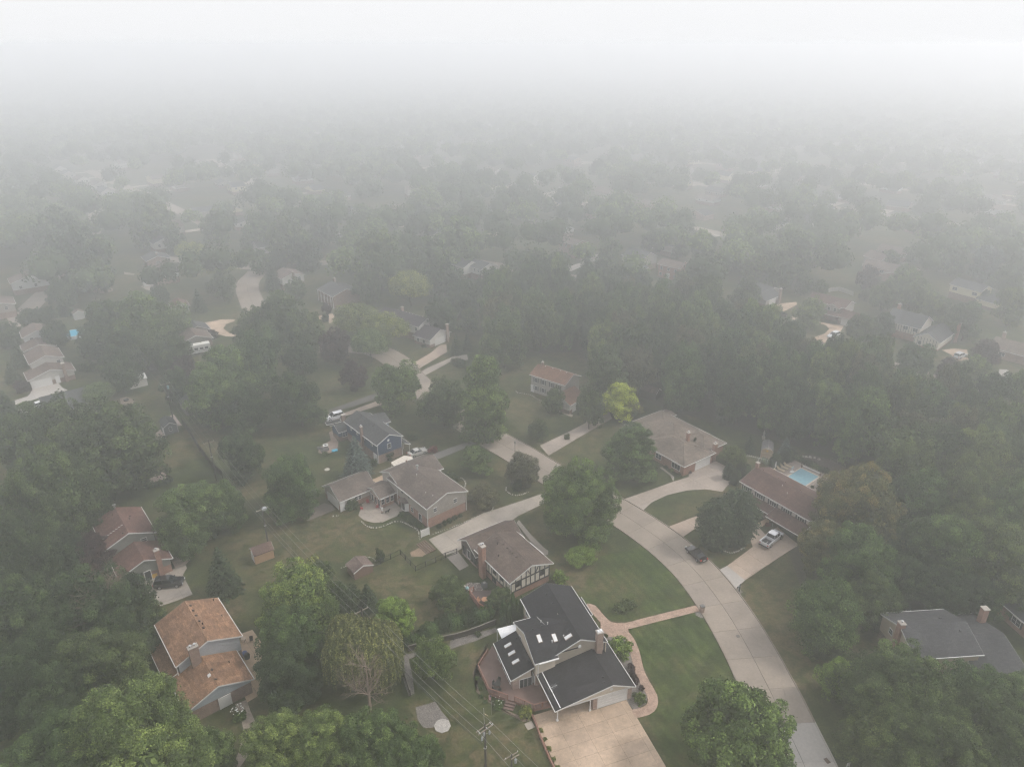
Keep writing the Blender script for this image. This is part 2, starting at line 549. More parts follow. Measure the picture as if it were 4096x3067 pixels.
    def mat4(s, b, face, t, z, off=0.0):
        w = b['wall']
        if face == 'S': o, a = (t, w[2] - off), 0
        elif face == 'N': o, a = (t, w[3] + off), math.pi
        elif face == 'E': o, a = (w[1] + off, t), math.pi / 2
        else: o, a = (w[0] - off, t), -math.pi / 2
        return Matrix.Translation((o[0], o[1], z)) @ Matrix.Rotation(a, 4, 'Z')
    def win(s, b, face, t, z, w=0.9, h=1.1, cols=1, rows=2, frame=WHITE, shutter=None, off=None, light=False):
        if off is None: off = 0.0 if z - h / 2 > b['hb'] else -0.03
        M = s.mat4(b, face, t, z, off); f = MB(); q = .07
        for x0, x1, z0, z1 in ((-w / 2 - q, w / 2 + q, -h / 2 - q, -h / 2), (-w / 2 - q, w / 2 + q, h / 2, h / 2 + q), (-w / 2 - q, -w / 2, -h / 2, h / 2), (w / 2, w / 2 + q, -h / 2, h / 2)):
            f.box(x0, x1, -.07, .02, z0, z1, M=M)
        o = s.part('window', f, frame)
        p = MB()
        for i in range(cols):
            x0 = -w / 2 + w * i / cols; x1 = -w / 2 + w * (i + 1) / cols
            p = MB(); p.box(x0 + .012, x1 - .012, -.02, .02, -h / 2 + .01, h / 2 - .01, M=M); s.part('pane', p, GLASS, o)
        m = MB()
        for i in range(1, cols): x = -w / 2 + w * i / cols; m.box(x - .03, x + .03, -.05, .02, -h / 2, h / 2, M=M)
        for j in range(1, rows): zz = -h / 2 + h * j / rows; m.box(-w / 2, w / 2, -.045, .02, zz - .022, zz + .022, M=M)
        if m.f: s.part('muntin', m, frame, o)
        if shutter:
            for sg in (-1, 1):
                sb = MB(); c = sg * (w / 2 + q + .2); sb.box(c - .17, c + .17, -.06, .0, -h / 2 - .05, h / 2 + .05, M=M); s.part('shutter', sb, shutter)
        return o
    def door(s, b, face, t, w=0.95, h=2.05, mat=WHITE, off=-.03, z0=0.02):
        M = s.mat4(b, face, t, z0, off); f = MB()
        for x0, x1, a, c in ((-w / 2 - .1, -w / 2, 0, h + .1), (w / 2, w / 2 + .1, 0, h + .1), (-w / 2, w / 2, h, h + .1)): f.box(x0, x1, -.07, .02, a, c, M=M)
        o = s.part('door_frame', f, WHITE)
        d = MB(); d.box(-w / 2, w / 2, -.03, .02, 0, h, M=M); d.box(-w * .32, w * .32, -.045, -.03, h * .55, h * .9, M=M)
        s.part('door', d, mat)
    def garage(s, b, face, t, w=4.9, h=2.13, mat=WHITE, off=-.03, rows=4, cols=4):
        M = s.mat4(b, face, t, 0.02, off); f = MB()
        for x0, x1, a, c in ((-w / 2 - .12, -w / 2, 0, h + .12), (w / 2, w / 2 + .12, 0, h + .12), (-w / 2, w / 2, h, h + .12)): f.box(x0, x1, -.08, .02, a, c, M=M)
        f.box(-w / 2, w / 2, -.01, .02, 0, h, M=M)
        o = s.part('garage_door', f, mat)
        for j in range(rows):
            q = MB(); q.box(-w / 2 + .02, w / 2 - .02, -.045, -.012, h * j / rows + .015, h * (j + 1) / rows - .015, M=M)
            for i in range(cols):
                x0 = -w / 2 + w * i / cols
                q.box(x0 + .12, x0 + w / cols - .12, -.06, -.046, h * j / rows + .1, h * (j + 1) / rows - .1, M=M)
            s.part('door_panel', q, mat, o)
    def chimney(s, u, v, w, d, z0, z1, mat=BRICK_B, cap=True, flues=1):
        c = MB(); c.box(u - w / 2, u + w / 2, v - d / 2, v + d / 2, z0, z1); o = s.part('chimney', c, mat)
        k = MB(); k.box(u - w / 2 - .07, u + w / 2 + .07, v - d / 2 - .07, v + d / 2 + .07, z1, z1 + .14); s.part('chimney_cap', k, concrete('cap_stone', (.42, .38, .34)), o)
        for i in range(flues):
            x = u + (i - (flues - 1) / 2) * w * .45
            k = MB(); k.tube((x, v, z1 + .14), (x, v, z1 + .42), .12, n=8); k.tube((x, v, z1 + .46), (x, v, z1 + .5), .2, n=8); s.part('flue', k, ALU, o)
    def rz(s, b, u, v):
        t, t0, t1 = (v, b['v0'], b['v1']) if b['axis'] == 'u' else (u, b['u0'], b['u1'])
        tm = t0 + (t1 - t0) * b['rc']
        if t <= tm: return b['ze'] + b['rise'] * ((t - t0) / (tm - t0) if tm > t0 else 1)
        return b['ze'] + b['rise'] * (t1 - t) / (t1 - tm)
    def slope(s, b, u, v):
        e = .05
        du = (s.rz(b, u + e, v) - s.rz(b, u - e, v)) / (2 * e); dv = (s.rz(b, u, v + e) - s.rz(b, u, v - e)) / (2 * e)
        n = Vector((-du, -dv, 1)).normalized(); x = Vector((1, 0, du)).normalized() if b['axis'] == 'u' else Vector((1, 0, du)).normalized()
        y = n.cross(x); return Matrix.Translation((u, v, s.rz(b, u, v))) @ Matrix((x, y, n)).transposed().to_4x4()
    def vent(s, b, u, v, mat=DARK, k=.3):
        m = MB(); m.box(-k / 2, k / 2, -k / 2, k / 2, 0, .16, M=s.slope(b, u, v)); m.box(-k * .7, k * .7, -k * .7, k * .7, 0, .02, M=s.slope(b, u, v)); s.part('roof_vent', m, mat)
    def pipe(s, b, u, v, h=.45, r=.06, mat=WHITE):
        z = s.rz(b, u, v); m = MB(); m.tube((u, v, z - .05), (u, v, z + h), r); m.tube((u, v, z + h * .8), (u, v, z + h), r * 1.8); s.part('vent_pipe', m, mat)
    def skylight(s, b, u, v, w=.6, l=1.1):
        M = s.slope(b, u, v)
        if b['axis'] == 'v': w, l = l, w
        m = MB(); m.box(-w / 2 - .06, w / 2 + .06, -l / 2 - .06, l / 2 + .06, 0, .1, M=M); o = s.part('skylight', m, plain('skylight_frame', (.32, .25, .2)))
        g = MB(); g.box(-w / 2, w / 2, -l / 2, l / 2, .1, .14, M=M); s.part('pane', g, plain('skylight_dome', (.66, .66, .65), .25, spec=.6), o)
    def spout(s, u, v, z1, z0=0.1, mat=WHITE):
        m = MB(); m.box(u - .05, u + .05, v - .04, v + .04, z0, z1); s.part('downspout', m, mat)
    def post(s, u, v, z1, r=.09, mat=WHITE, base=.16, z0=0):
        m = MB(); m.tube((u, v, z0), (u, v, z1), r, r * .9, 12); m.box(u - base, u + base, v - base, v + base, z0, z0 + .25); m.box(u - base, u + base, v - base, v + base, z1 - .1, z1); s.part('post', m, mat)
# ------------------------------------------------------------------ ground, roads, drives
haze_mat = bpy.data.materials.new('haze_air'); haze_mat.use_nodes = True
hn, hl = haze_mat.node_tree.nodes, haze_mat.node_tree.links
for x in list(hn):
    if x.type == 'BSDF_PRINCIPLED': hn.remove(x)
pv = hn.new('ShaderNodeVolumePrincipled')
pv.inputs['Color'].default_value = (0.982, 0.986, 1.0, 1)
pv.inputs['Density'].default_value = 0.0025
pv.inputs['Anisotropy'].default_value = 0.73
hl.new(pv.outputs[0], hn['Material Output'].inputs['Volume'])
hz = MB(); hz.box(-3100, 3100, -650, 4600, -1.0, CAM_H + 1.6)
ho = hz.build('haze', haze_mat); tag(ho, kind='stuff')

LAWN = grass('lawn_grass')
DRY = grass('dry_lawn_grass', amount=0.9)
g = MB(); g.face([(-3000, -600, 0), (3000, -600, 0), (3000, 4500, 0), (-3000, 4500, 0)])
tag(g.build('ground', LAWN), kind='structure')

C_ROAD = concrete('road_concrete', (0.30, 0.255, 0.215), 0.2)
C_DRIVE = concrete('drive_concrete', (0.46, 0.35, 0.26), 0.42, 0.14)
C_WALK = concrete('walk_concrete', (0.33, 0.29, 0.25), 0.2)
C_NEW = concrete('new_concrete', (0.42, 0.39, 0.36), 0.1)
C_TAN = concrete('tan_concrete', (0.50, 0.37, 0.26), 0.12)
JOINT = plain('joint_dirt', (0.07, 0.06, 0.048), 0.95)
ASPH = concrete('asphalt', (0.115, 0.108, 0.10), 0.2)

def catmull(pts, step=2.0):
    P = [Vector((p[0], p[1], 0)) for p in pts]; out = []
    P = [P[0] * 2 - P[1]] + P + [P[-1] * 2 - P[-2]]
    for i in range(1, len(P) - 2):
        n = max(2, int((P[i + 1] - P[i]).length / step))
        for k in range(n):
            t = k / n; a, b, c, d = P[i - 1], P[i], P[i + 1], P[i + 2]
            out.append(.5 * ((2 * b) + (c - a) * t + (2 * a - 5 * b + 4 * c - d) * t * t + (3 * b - a - 3 * c + d) * t ** 3))
    out.append(P[-2]); return out
def normals(L):
    r = []
    for i in range(len(L)):
        d = (L[min(i + 1, len(L) - 1)] - L[max(i - 1, 0)]).normalized(); r.append(Vector((-d.y, d.x, 0)))
    return r
def road(name, pts, w=8.4, slab=6.1, mat=C_ROAD, z=0.02, lanes=2, kerb=True, newfn=None, skip=None):
    L = catmull(pts, 1.0)
    # resample to even arclength
    S = [0]
    for i in range(1, len(L)): S.append(S[-1] + (L[i] - L[i - 1]).length)
    def pt(s):
        i = min(max(np.searchsorted(S, s) - 1, 0), len(L) - 2); t = (s - S[i]) / max(S[i + 1] - S[i], 1e-6); return L[i].lerp(L[i + 1], min(max(t, 0), 1))
    tot = S[-1]; sub = 3; step = slab / sub; n = int(tot / step)
    C = [pt(i * step) for i in range(n + 1)]; N = normals(C)
    b = MB()
    for i in range(n):
        b.face([C[i] + N[i] * w / 2 + Vector((0, 0, z)), C[i] - N[i] * w / 2 + Vector((0, 0, z)), C[i + 1] - N[i + 1] * w / 2 + Vector((0, 0, z)), C[i + 1] + N[i + 1] * w / 2 + Vector((0, 0, z))])
    ro = b.build(name, JOINT); tag(ro, kind='structure')
    gap = .028; cnt = 0
    for j in range(n // sub):
        for ln in range(lanes):
            o0 = -w / 2 + w * ln / lanes + gap / 2 + .02; o1 = -w / 2 + w * (ln + 1) / lanes - gap / 2 - .02
            a = []; c = []
            for k in range(sub + 1):
                i = j * sub + k; d = (C[min(i + 1, n)] - C[max(i - 1, 0)]).normalized()
                sh = gap / 2 if k == 0 else (-gap / 2 if k == sub else 0)
                a.append(C[i] + N[i] * o0 + d * sh); c.append(C[i] + N[i] * o1 + d * sh)
            poly = [(p.x, p.y) for p in a] + [(p.x, p.y) for p in reversed(c)]
            s_ = MB(); s_.prism(poly, z + .004, z + .03 + random.uniform(0, .004))
            m = mat
            if newfn and newfn(C[j * sub + 1]): m = C_NEW
            s_.build('road_slab', m, ro)
    if kerb:
        for sg in (-1, 1):
            kb = MB()
            for i in range(n):
                if skip and skip(C[i] + N[i] * sg * w / 2, sg): continue
                o0, o1 = w / 2 * sg, (w / 2 + .17) * sg
                q = [C[i] + N[i] * o0, C[i] + N[i] * o1, C[i + 1] + N[i + 1] * o1, C[i + 1] + N[i + 1] * o0]
                m = 0
                kb.prism([(p.x, p.y) for p in q], 0.0, .15, 1 if (newfn and newfn(C[i])) else 0)
            tag(kb.build('kerb', [concrete('kerb_concrete', (0.24, 0.2, 0.17), .25), C_NEW], ro), kind='stuff')
    return C, N
def clip(poly, a, b, c):
    """keep side a*x+b*y<=c"""
    out = []
    for i in range(len(poly)):
        p, q = poly[i], poly[(i + 1) % len(poly)]
        dp, dq = a * p[0] + b * p[1] - c, a * q[0] + b * q[1] - c
        if dp <= 0: out.append(p)
        if (dp < 0 < dq) or (dq < 0 < dp):
            t = dp / (dp - dq); out.append((p[0] + (q[0] - p[0]) * t, p[1] + (q[1] - p[1]) * t))
    return out
def area(p): return abs(sum(p[i][0] * p[(i + 1) % len(p)][1] - p[(i + 1) % len(p)][0] * p[i][1] for i in range(len(p)))) / 2
def sheet(name, poly, mat, z=0.008, th=0.0):
    b = MB()
    if th: b.prism([(p[0], p[1]) for p in poly], 0, th)
    else:
        a = sum(poly[i][0] * poly[(i + 1) % len(poly)][1] - poly[(i + 1) % len(poly)][0] * poly[i][1] for i in range(len(poly)))
        q = list(poly) if a > 0 else list(poly)[::-1]
        b.face([(p[0], p[1], z) for p in q])
    return tag(b.build(name, mat), kind='structure')
def paving(name, poly, mat, ang, cell=(3.6, 3.6), z=0.012, gap=.022, org=None, piece='slab', th=.02):
    poly = [(p[0], p[1]) for p in poly]
    base = sheet(name, poly, JOINT, z)
    a = R(ang); ux, uy = math.cos(a), math.sin(a)
    O = org or poly[0]
    us = [(p[0] - O[0]) * ux + (p[1] - O[1]) * uy for p in poly]; vs_ = [-(p[0] - O[0]) * uy + (p[1] - O[1]) * ux for p in poly]
    ou, ov_ = O[0] * ux + O[1] * uy, -O[0] * uy + O[1] * ux
    for i in range(math.floor(min(us) / cell[0]), math.ceil(max(us) / cell[0])):
        for j in range(math.floor(min(vs_) / cell[1]), math.ceil(max(vs_) / cell[1])):
            p = clip(poly, ux, uy, ou + (i + 1) * cell[0] - gap / 2); p = clip(p, -ux, -uy, -(ou + i * cell[0] + gap / 2)) if len(p) > 2 else p
            p = clip(p, -uy, ux, ov_ + (j + 1) * cell[1] - gap / 2) if len(p) > 2 else p; p = clip(p, uy, -ux, -(ov_ + j * cell[1] + gap / 2)) if len(p) > 2 else p
            if len(p) > 2 and area(p) > .15:
                m = MB(); m.prism(p, z + .003, z + th + random.uniform(0, .003)); m.build(piece, mat, base)
    return base
def px(pts, z=0.0):
    return [(lambda w: (w.x, w.y))(at(x, y, z)) for x, y in pts]
def smooth(pts, step=1.0):
    L = catmull(pts, step); return [(p.x, p.y) for p in L]

# main street (centre line), curving up past the front lawns
MAIN = [(38.6, 30), (38.8, 52), (38.9, 60), (39.0, 66), (38.75, 71), (38.5, 77.0), (38.2, 80.5), (37.7, 86), (36.9, 92), (35.6, 98.5), (33.7, 105.0), (31.2, 110.6), (28.0, 116.0), (23.8, 121.8), (19.0, 127.5), (13.5, 133.5), (8.0, 139.5), (2.0, 147.0), (-5.0, 155.0), (-14.0, 167.0), (-22, 179), (-29.5, 191), (-35.5, 203), (-43, 211), (-53, 214), (-64, 214), (-76, 220), (-86, 236), (-97, 258), (-106, 280), (-108, 300)]
isnew = lambda p: p.y < 71.0
road('street', MAIN, 8.4, newfn=isnew)
road('back_street', [(-30, 322), (-8, 309), (14, 296), (36, 283), (58, 269), (75, 252), (86, 236), (94, 218), (107, 208), (115, 196), (124.5, 185.5), (135, 175.5), (150, 161), (175, 140)], 8.2)
road('side_street', [(-165, 322), (-140, 314), (-110, 305), (-93, 309), (-74, 316), (-55, 328), (-30, 322)], 7.5, kerb=False)
road('left_street', [(-170, 225), (-176, 250), (-190, 300), (-215, 370), (-244, 430), (-270, 500)], 7.5, kerb=False)
road('left_lane', [(-205, 140), (-190, 160), (-178, 190), (-170, 225)], 7.5, kerb=False)
# ------------------------------------------------------------------ paved areas
REG = {'1': (1800, 2200, 1.91), '2': (2500, 1700, 1.91), '3': (1200, 1600, 1.84), '4': (0, 2300, 2.011), '5': (0, 1500, 1.84), '6': (1200, 1400, 1.948),
       '7': (3000, 2200, 1.91), '8': (1000, 2300, 2.159), 'a': (0, 800, 1.948), 'b': (1000, 800, 1.948), 'c': (2000, 900, 1.948), 'd': (2996, 700, 1.948), 'm': (0, 0, 2212 / 4096)}
def sv(reg, pts, z=0.0):
    """survey points read off one enlargement of the photograph"""
    x0, y0, s = REG[reg]
    return [(lambda w: (w.x, w.y))(at(x0 + x / s, y0 + y / s, z, 1.0)) for x, y in pts]
def L2W(O, ang, pts):
    c, s = math.cos(R(ang)), math.sin(R(ang))
    return [(O[0] + u * c - v * s, O[1] + u * s + v * c) for u, v in pts]
H1O, H1A = (12.37, 75.47), 20
paving('driveway', L2W(H1O, H1A, [(-9.4, 1.9), (-9.4, -16), (4.3, -16), (4.6, -.25), (-.8, -.25), (-.8, 6.3), (-6.3, 6.3), (-6.3, 1.9)]), C_DRIVE, 20, (3.35, 2.15), org=L2W(H1O, H1A, [(-6.5, -.25)])[0])
paving('driveway', sv('3', [(945, 1025), (1180, 920), (1350, 830), (1480, 790), (1620, 745), (1770, 692), (1925, 640), (2060, 600), (2060, 670), (1925, 705), (1770, 772), (1610, 850), (1560, 885), (1400, 965), (1150, 1115), (1062, 1145)]), concrete('shared_drive', (.36, .32, .275), .3), 38, (3.5, 4.2))
paving('driveway', sv('2', [(705, 1112), (780, 1075), (975, 930), (1070, 835), (1165, 778), (1260, 860), (1330, 915), (1250, 962), (915, 1185), (838, 1258)]), concrete('tan_drive', (.42, .335, .27), .2), 35, (4.3, 4.3))
sheet('new_apron', sv('2', [(708, 1112), (780, 1075), (917, 1185), (842, 1254)]), C_NEW, .05)
paving('driveway', px([(1443.5, 1137.6), (1503, 1115), (1535, 1104), (1575, 1106), (1606, 1121), (1636, 1135), (1653, 1154), (1626, 1181), (1617, 1152), (1598, 1133), (1568, 1122), (1535, 1127), (1503, 1140.5), (1473, 1161)]), concrete('tan_drive', (.42, .335, .27)), 35, (4.3, 4.3), z=.014)
paving('driveway', px([(1345, 1079), (1389, 1102), (1407.5, 1085), (1441.5, 1069), (1484, 1059), (1523.8, 1056.5), (1560, 1062), (1596, 1021), (1546.6, 996), (1487, 1014), (1488, 1030), (1455, 1040), (1401, 1059.5)]), concrete('grey_drive', (.37, .315, .27), .28), 36, (3.6, 3.6))
paving('driveway', px([(1166, 962), (1224, 935), (1266, 913), (1275, 886), (1314, 884), (1322, 904), (1257, 941), (1185, 984)]), concrete('grey_drive', (.37, .315, .27)), 38, (3.6, 4.5))
paving('driveway', sv('6', [(215, 560), (215, 500), (340, 492), (580, 405), (760, 330), (900, 290), (900, 330), (640, 425), (360, 512), (300, 560)]), concrete('tan_drive', (.42, .335, .27)), 40, (4, 4))
sheet('asphalt_drive', sv('6', [(215, 500), (225, 465), (520, 360), (700, 300), (840, 250), (860, 275), (590, 385), (240, 490)]), ASPH, .012)
sheet('asphalt_drive', sv('6', [(900, 860), (1085, 792), (1345, 700), (1560, 640), (1575, 670), (1345, 738), (1095, 842), (920, 900)]), concrete('old_asphalt', (.19, .18, .165), .25), .012)
paving('driveway', sv('6', [(560, 1010), (640, 975), (700, 985), (620, 1060)]), C_TAN, 40, (3, 3))
sheet('side_drive', sv('6', [(50, 1320), (65, 1250), (190, 1190), (250, 1210), (280, 1240), (60, 1330)]), concrete('old_asphalt2', (.2, .17, .15), .3), .012)
paving('driveway', sv('b', [(1240, 1290), (1300, 1255), (1410, 1190), (1480, 1130), (1530, 1125), (1535, 1185), (1340, 1300), (1300, 1325)]), concrete('tan_drive', (.42, .335, .27)), 38, (4, 4))
paving('driveway', sv('b', [(1310, 1350), (1380, 1310), (1550, 1235), (1590, 1215), (1690, 1205), (1700, 1245), (1560, 1262), (1355, 1372)]), C_WALK, 38, (4, 4))
paving('driveway', sv('d', [(20, 1112), (200, 1040), (165, 1020), (230, 1010), (260, 1000), (370, 990), (375, 1008), (300, 1050), (70, 1145), (30, 1160)]), C_DRIVE, -47, (5, 5))
paving('driveway', sv('d', [(490, 1272), (590, 1235), (625, 1200), (600, 1172), (540, 1153), (330, 1125), (300, 1105), (380, 1105), (560, 1148), (740, 1175), (700, 1240), (650, 1300), (600, 1320)]), C_DRIVE, -47, (5, 5))
sheet('parking_pad', sv('d', [(1500, 1362), (1600, 1352), (1700, 1360), (1712, 1440), (1620, 1450), (1575, 1400)]), C_DRIVE, .012)
sheet('garden_path', sv('d', [(1950, 1512), (2030, 1520), (2000, 1545), (2150, 1592), (2150, 1615), (1985, 1575), (1948, 1545)]), C_NEW, .012)
paving('driveway', sv('c', [(470, 345), (560, 315), (650, 290), (620, 270), (650, 255), (760, 228), (772, 262), (590, 345), (545, 366)]), C_NEW, -45, (6, 6))
sheet('parking_pad', sv('d', [(1095, 570), (1190, 585), (1110, 632)]), C_DRIVE, .012)
sheet('parking_pad', sv('d', [(80, 388), (180, 385), (180, 410), (90, 405)]), C_NEW, .012)
paving('driveway', sv('a', [(243, 1475), (455, 1428), (485, 1462), (527, 1482), (120, 1595), (112, 1562), (215, 1530), (238, 1505)]), C_NEW, 39, (3.6, 3.6))
paving('driveway', sv('a', [(100, 1645), (310, 1590), (320, 1625), (120, 1680)]), C_NEW, 39, (3.6, 3.6))
sheet('garden_path', sv('a', [(120, 1425), (185, 1408), (180, 1430), (140, 1440), (160, 1470), (145, 1480)]), C_NEW, .01)
paving('driveway', sv('a', [(1600, 955), (1720, 932), (1830, 932), (1825, 945), (1765, 965), (1740, 1000), (1790, 1040), (1900, 1045), (1960, 1030), (1960, 1060), (1870, 1068), (1760, 1062), (1640, 1030), (1610, 1000)]), C_DRIVE, 39, (5, 5))
sheet('parking_pad', sv('b', [(520, 905), (640, 885), (690, 940), (620, 960), (600, 930), (540, 940)]), C_DRIVE, .012)
sheet('parking_pad', sv('b', [(640, 30), (700, 20), (900, 95), (880, 130), (800, 110), (650, 110), (640, 95), (720, 80)]), C_NEW, .012)
sheet('parking_pad', sv('b', [(1840, 250), (1990, 240), (1975, 275), (1860, 290)]), C_DRIVE, .012)
# orange-roofed house patio and path, brown-roofed house patio and drive
paving('patio', sv('4', [(1940, 470), (2030, 438), (2105, 545), (2110, 800), (2085, 962), (1990, 1022), (1960, 960), (1900, 900)]), C_TAN, 39, (2.6, 2.6))
sheet('garden_path', sv('4', [(1890, 1035), (1985, 1000), (2010, 1080), (2055, 1180), (2045, 1330), (2010, 1430), (1930, 1542), (1870, 1542), (1920, 1420), (1960, 1250), (1940, 1150)]), speckle('paver_path', (.25, .2, .165), (.33, .27, .22), 5), .02)
sheet('patio', sv('5', [(1250, 1345), (1290, 1290), (1370, 1240), (1420, 1262), (1440, 1310), (1370, 1390), (1290, 1420)]), speckle('patio_pavers', (.36, .28, .23), (.46, .37, .3), 3), .012)
paving('driveway', sv('5', [(1240, 1445), (1290, 1420), (1365, 1392), (1375, 1420), (1345, 1470), (1418, 1612), (1300, 1660), (1180, 1700), (1050, 1540), (1040, 1500)]), C_WALK, 39, (4, 4))
# beige house patio, tudor patio
paving('patio', sv('6', [(455, 1290), (500, 1325), (570, 1345), (640, 1342), (760, 1290), (800, 1250), (740, 1185), (630, 1240), (560, 1150), (480, 1200)]), C_WALK, 40, (2.4, 2.4))
paving('patio', sv('3', [(1080, 1155), (1160, 1112), (1242, 1218), (1172, 1254)]), C_WALK, 35, (4.6, 2.4))
sheet('garden_path', sv('3', [(1595, 905), (1610, 880), (1700, 990), (1790, 1080), (1828, 1108), (1825, 1135), (1805, 1140), (1770, 1110), (1700, 1040)]), C_WALK, .012)
sheet('patio', sv('2', [(1270, 258), (1330, 262), (1565, 382), (1540, 440), (1490, 500), (1375, 500), (1120, 360), (1150, 300)]), speckle('aggregate_deck', (.27, .215, .185), (.34, .28, .24), 8), .012)
sheet('mulch_bank', sv('2', [(1290, 235), (1420, 225), (1560, 260), (1650, 305), (1650, 400), (1570, 385), (1340, 262)]), speckle('mulch', (.06, .045, .035), (.12, .095, .08), 7), .01)
sheet('garden_path', sv('2', [(1000, 755), (1045, 730), (1080, 712), (1120, 730), (1035, 782)]), C_TAN, .03)
sheet('garden_path', sv('2', [(905, 560), (1080, 690), (1090, 720), (1070, 730), (1040, 690), (900, 600)]), speckle('gravel_tan', (.2, .15, .12), (.3, .24, .2), 9), .012)
sheet('garden_path', sv('2', [(262, 322), (285, 320), (375, 395), (370, 432), (345, 385)]), C_WALK, .012)
sheet('garden_path', sv('c', [(300, 1375), (340, 1390), (570, 1480), (560, 1497), (420, 1440)]), C_WALK, .012)
sheet('patio', sv('6', [(225, 640), (260, 625), (265, 665), (300, 720), (290, 780), (200, 812), (140, 800), (150, 760), (240, 700)]), speckle('patio_pavers2', (.27, .2, .165), (.34, .26, .21), 4), .012)
sheet('patio', sv('5', [(1085, 700), (1130, 665), (1145, 700), (1225, 720), (1220, 760), (1130, 790), (1095, 780)]), speckle('patio_pavers3', (.36, .28, .25), (.44, .35, .31), 4), .012)
sheet('patio', sv('5', [(1145, 430), (1180, 400), (1225, 460), (1205, 490), (1150, 475)]), speckle('patio_pavers3', (.36, .28, .25), (.44, .35, .31), 4), .012)
sheet('patio', sv('5', [(1250, 300), (1280, 290), (1340, 370), (1300, 375)]), speckle('patio_pavers3', (.36, .28, .25), (.44, .35, .31), 4), .012)
sheet('fire_pit_circle', sv('5', [(880, 170), (930, 160), (985, 180), (980, 210), (930, 222), (890, 210)]), speckle('gravel_tan', (.2, .15, .12), (.3, .24, .2), 9), .012)
sheet('garden_circle', sv('a', [(720, 705), (800, 683), (880, 688), (880, 710), (800, 727), (730, 722)]), speckle('gravel_tan', (.2, .15, .12), (.3, .24, .2), 9), .012)
sheet('patio', sv('a', [(965, 560), (1050, 575), (1045, 585), (970, 580)]), C_WALK, .012)
sheet('patio', sv('a', [(1090, 672), (1190, 650), (1205, 715), (1140, 700)]), C_WALK, .012)
sheet('bare_soil', sv('3', [(810, 1120), (880, 1085), (930, 1130), (900, 1150), (820, 1150)]), speckle('soil', (.2, .14, .095), (.27, .19, .13), 6), .01)
# mown front lawns with stripes
STR = grass('striped_lawn', (0.042, 0.066, 0.02), (0.10, 0.088, 0.045), 0.5, (R(-28), 0.2))
sheet('lawn', px([(1357, 1357), (1500, 1322), (1512, 1330), (1545, 1375), (1570, 1425), (1600, 1500), (1640, 1600), (1662, 1656), (1690, 1760), (1500, 1780), (1440, 1640), (1395, 1540), (1418, 1510), (1415, 1480), (1385, 1430), (1372, 1390)]), STR, .005)
sheet('lawn', px([(1245, 1290), (1300, 1200), (1400, 1180), (1440, 1220), (1500, 1305), (1360, 1345), (1310, 1338), (1270, 1310)]), STR, .005)
sheet('lawn', px([(1600, 1290), (1720, 1180), (1790, 1250), (1760, 1380), (1740, 1500), (1790, 1640), (1830, 1700), (1800, 1700), (1740, 1560), (1680, 1420), (1640, 1350)]), DRY, .005)
sheet('lawn', sv('3', [(20, 1000), (430, 900), (560, 940), (860, 960), (870, 1010), (740, 1110), (500, 1160), (0, 1250)]), DRY, .005)
sheet('lawn', sv('8', [(1300, 100), (1850, 60), (1750, 300), (1500, 420), (1330, 560), (1300, 300)]), DRY, .005)
# woodland floor
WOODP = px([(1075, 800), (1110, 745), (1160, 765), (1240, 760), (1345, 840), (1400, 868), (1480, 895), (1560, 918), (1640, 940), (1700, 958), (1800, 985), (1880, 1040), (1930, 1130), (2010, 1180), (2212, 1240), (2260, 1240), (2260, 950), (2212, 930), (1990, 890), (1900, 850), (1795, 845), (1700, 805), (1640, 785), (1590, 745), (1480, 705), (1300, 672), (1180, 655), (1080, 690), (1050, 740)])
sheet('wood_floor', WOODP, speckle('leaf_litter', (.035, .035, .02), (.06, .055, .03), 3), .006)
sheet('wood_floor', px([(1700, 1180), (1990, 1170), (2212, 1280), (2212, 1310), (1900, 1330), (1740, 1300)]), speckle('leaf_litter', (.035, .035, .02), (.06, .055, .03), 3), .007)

# stamped walk from the street round to the drive
STAMP = speckle('stamped_concrete', (.30, .20, .15), (.42, .30, .235), 4.5)
def strip(name, pts, w, mat, z=.012, th=.05):
    L = catmull(pts, .8); N = normals(L)
    b = MB()
    for i in range(len(L) - 1):
        q = [L[i] + N[i] * w / 2, L[i] - N[i] * w / 2, L[i + 1] - N[i + 1] * w / 2, L[i + 1] + N[i + 1] * w / 2]
        b.face([(p.x, p.y, th) for p in reversed(q)]); 
        for k in (0, 1):
            p, r = (q[0], q[3]) if k == 0 else (q[1], q[2])
            b.face([(p.x, p.y, 0), (r.x, r.y, 0), (r.x, r.y, th), (p.x, p.y, th)])
    return tag(b.build(name, mat), kind='structure')
strip('stamped_walk', sv('m', [(1514, 1312), (1460, 1325), (1400, 1340), (1350, 1352), (1318, 1350)]), 1.45, STAMP)
strip('stamped_walk', sv('1', [(1045, 430), (1090, 440), (1140, 500), (1195, 555), (1270, 600), (1350, 650), (1400, 740), (1425, 830), (1450, 930), (1500, 1030), (1545, 1110), (1545, 1180), (1500, 1225), (1400, 1250)]), 1.5, STAMP, th=.045)
sheet('stamped_walk', sv('1', [(1150, 520), (1230, 560), (1340, 565), (1400, 575), (1360, 600), (1370, 660), (1310, 670), (1200, 660), (1150, 600)]), STAMP, .055)
GRAV = speckle('grey_gravel', (.10, .09, .082), (.25, .225, .205), 11)
sheet('gravel_bed', sv('1', [(1175, 640), (1300, 640), (1385, 730), (1400, 830), (1430, 950), (1490, 1040), (1512, 1110), (1495, 1175), (1405, 1218), (1340, 1140), (1150, 760)]), GRAV, .014)
sheet('gravel_bed', sv('1', [(0, 690), (350, 590), (365, 620), (200, 690), (60, 735), (0, 755)]), GRAV, .012)
sheet('gravel_bed', sv('8', [(1290, 700), (1480, 650), (1500, 680), (1370, 720), (1400, 850), (1420, 1020), (1370, 1040), (1310, 860)]), GRAV, .012)
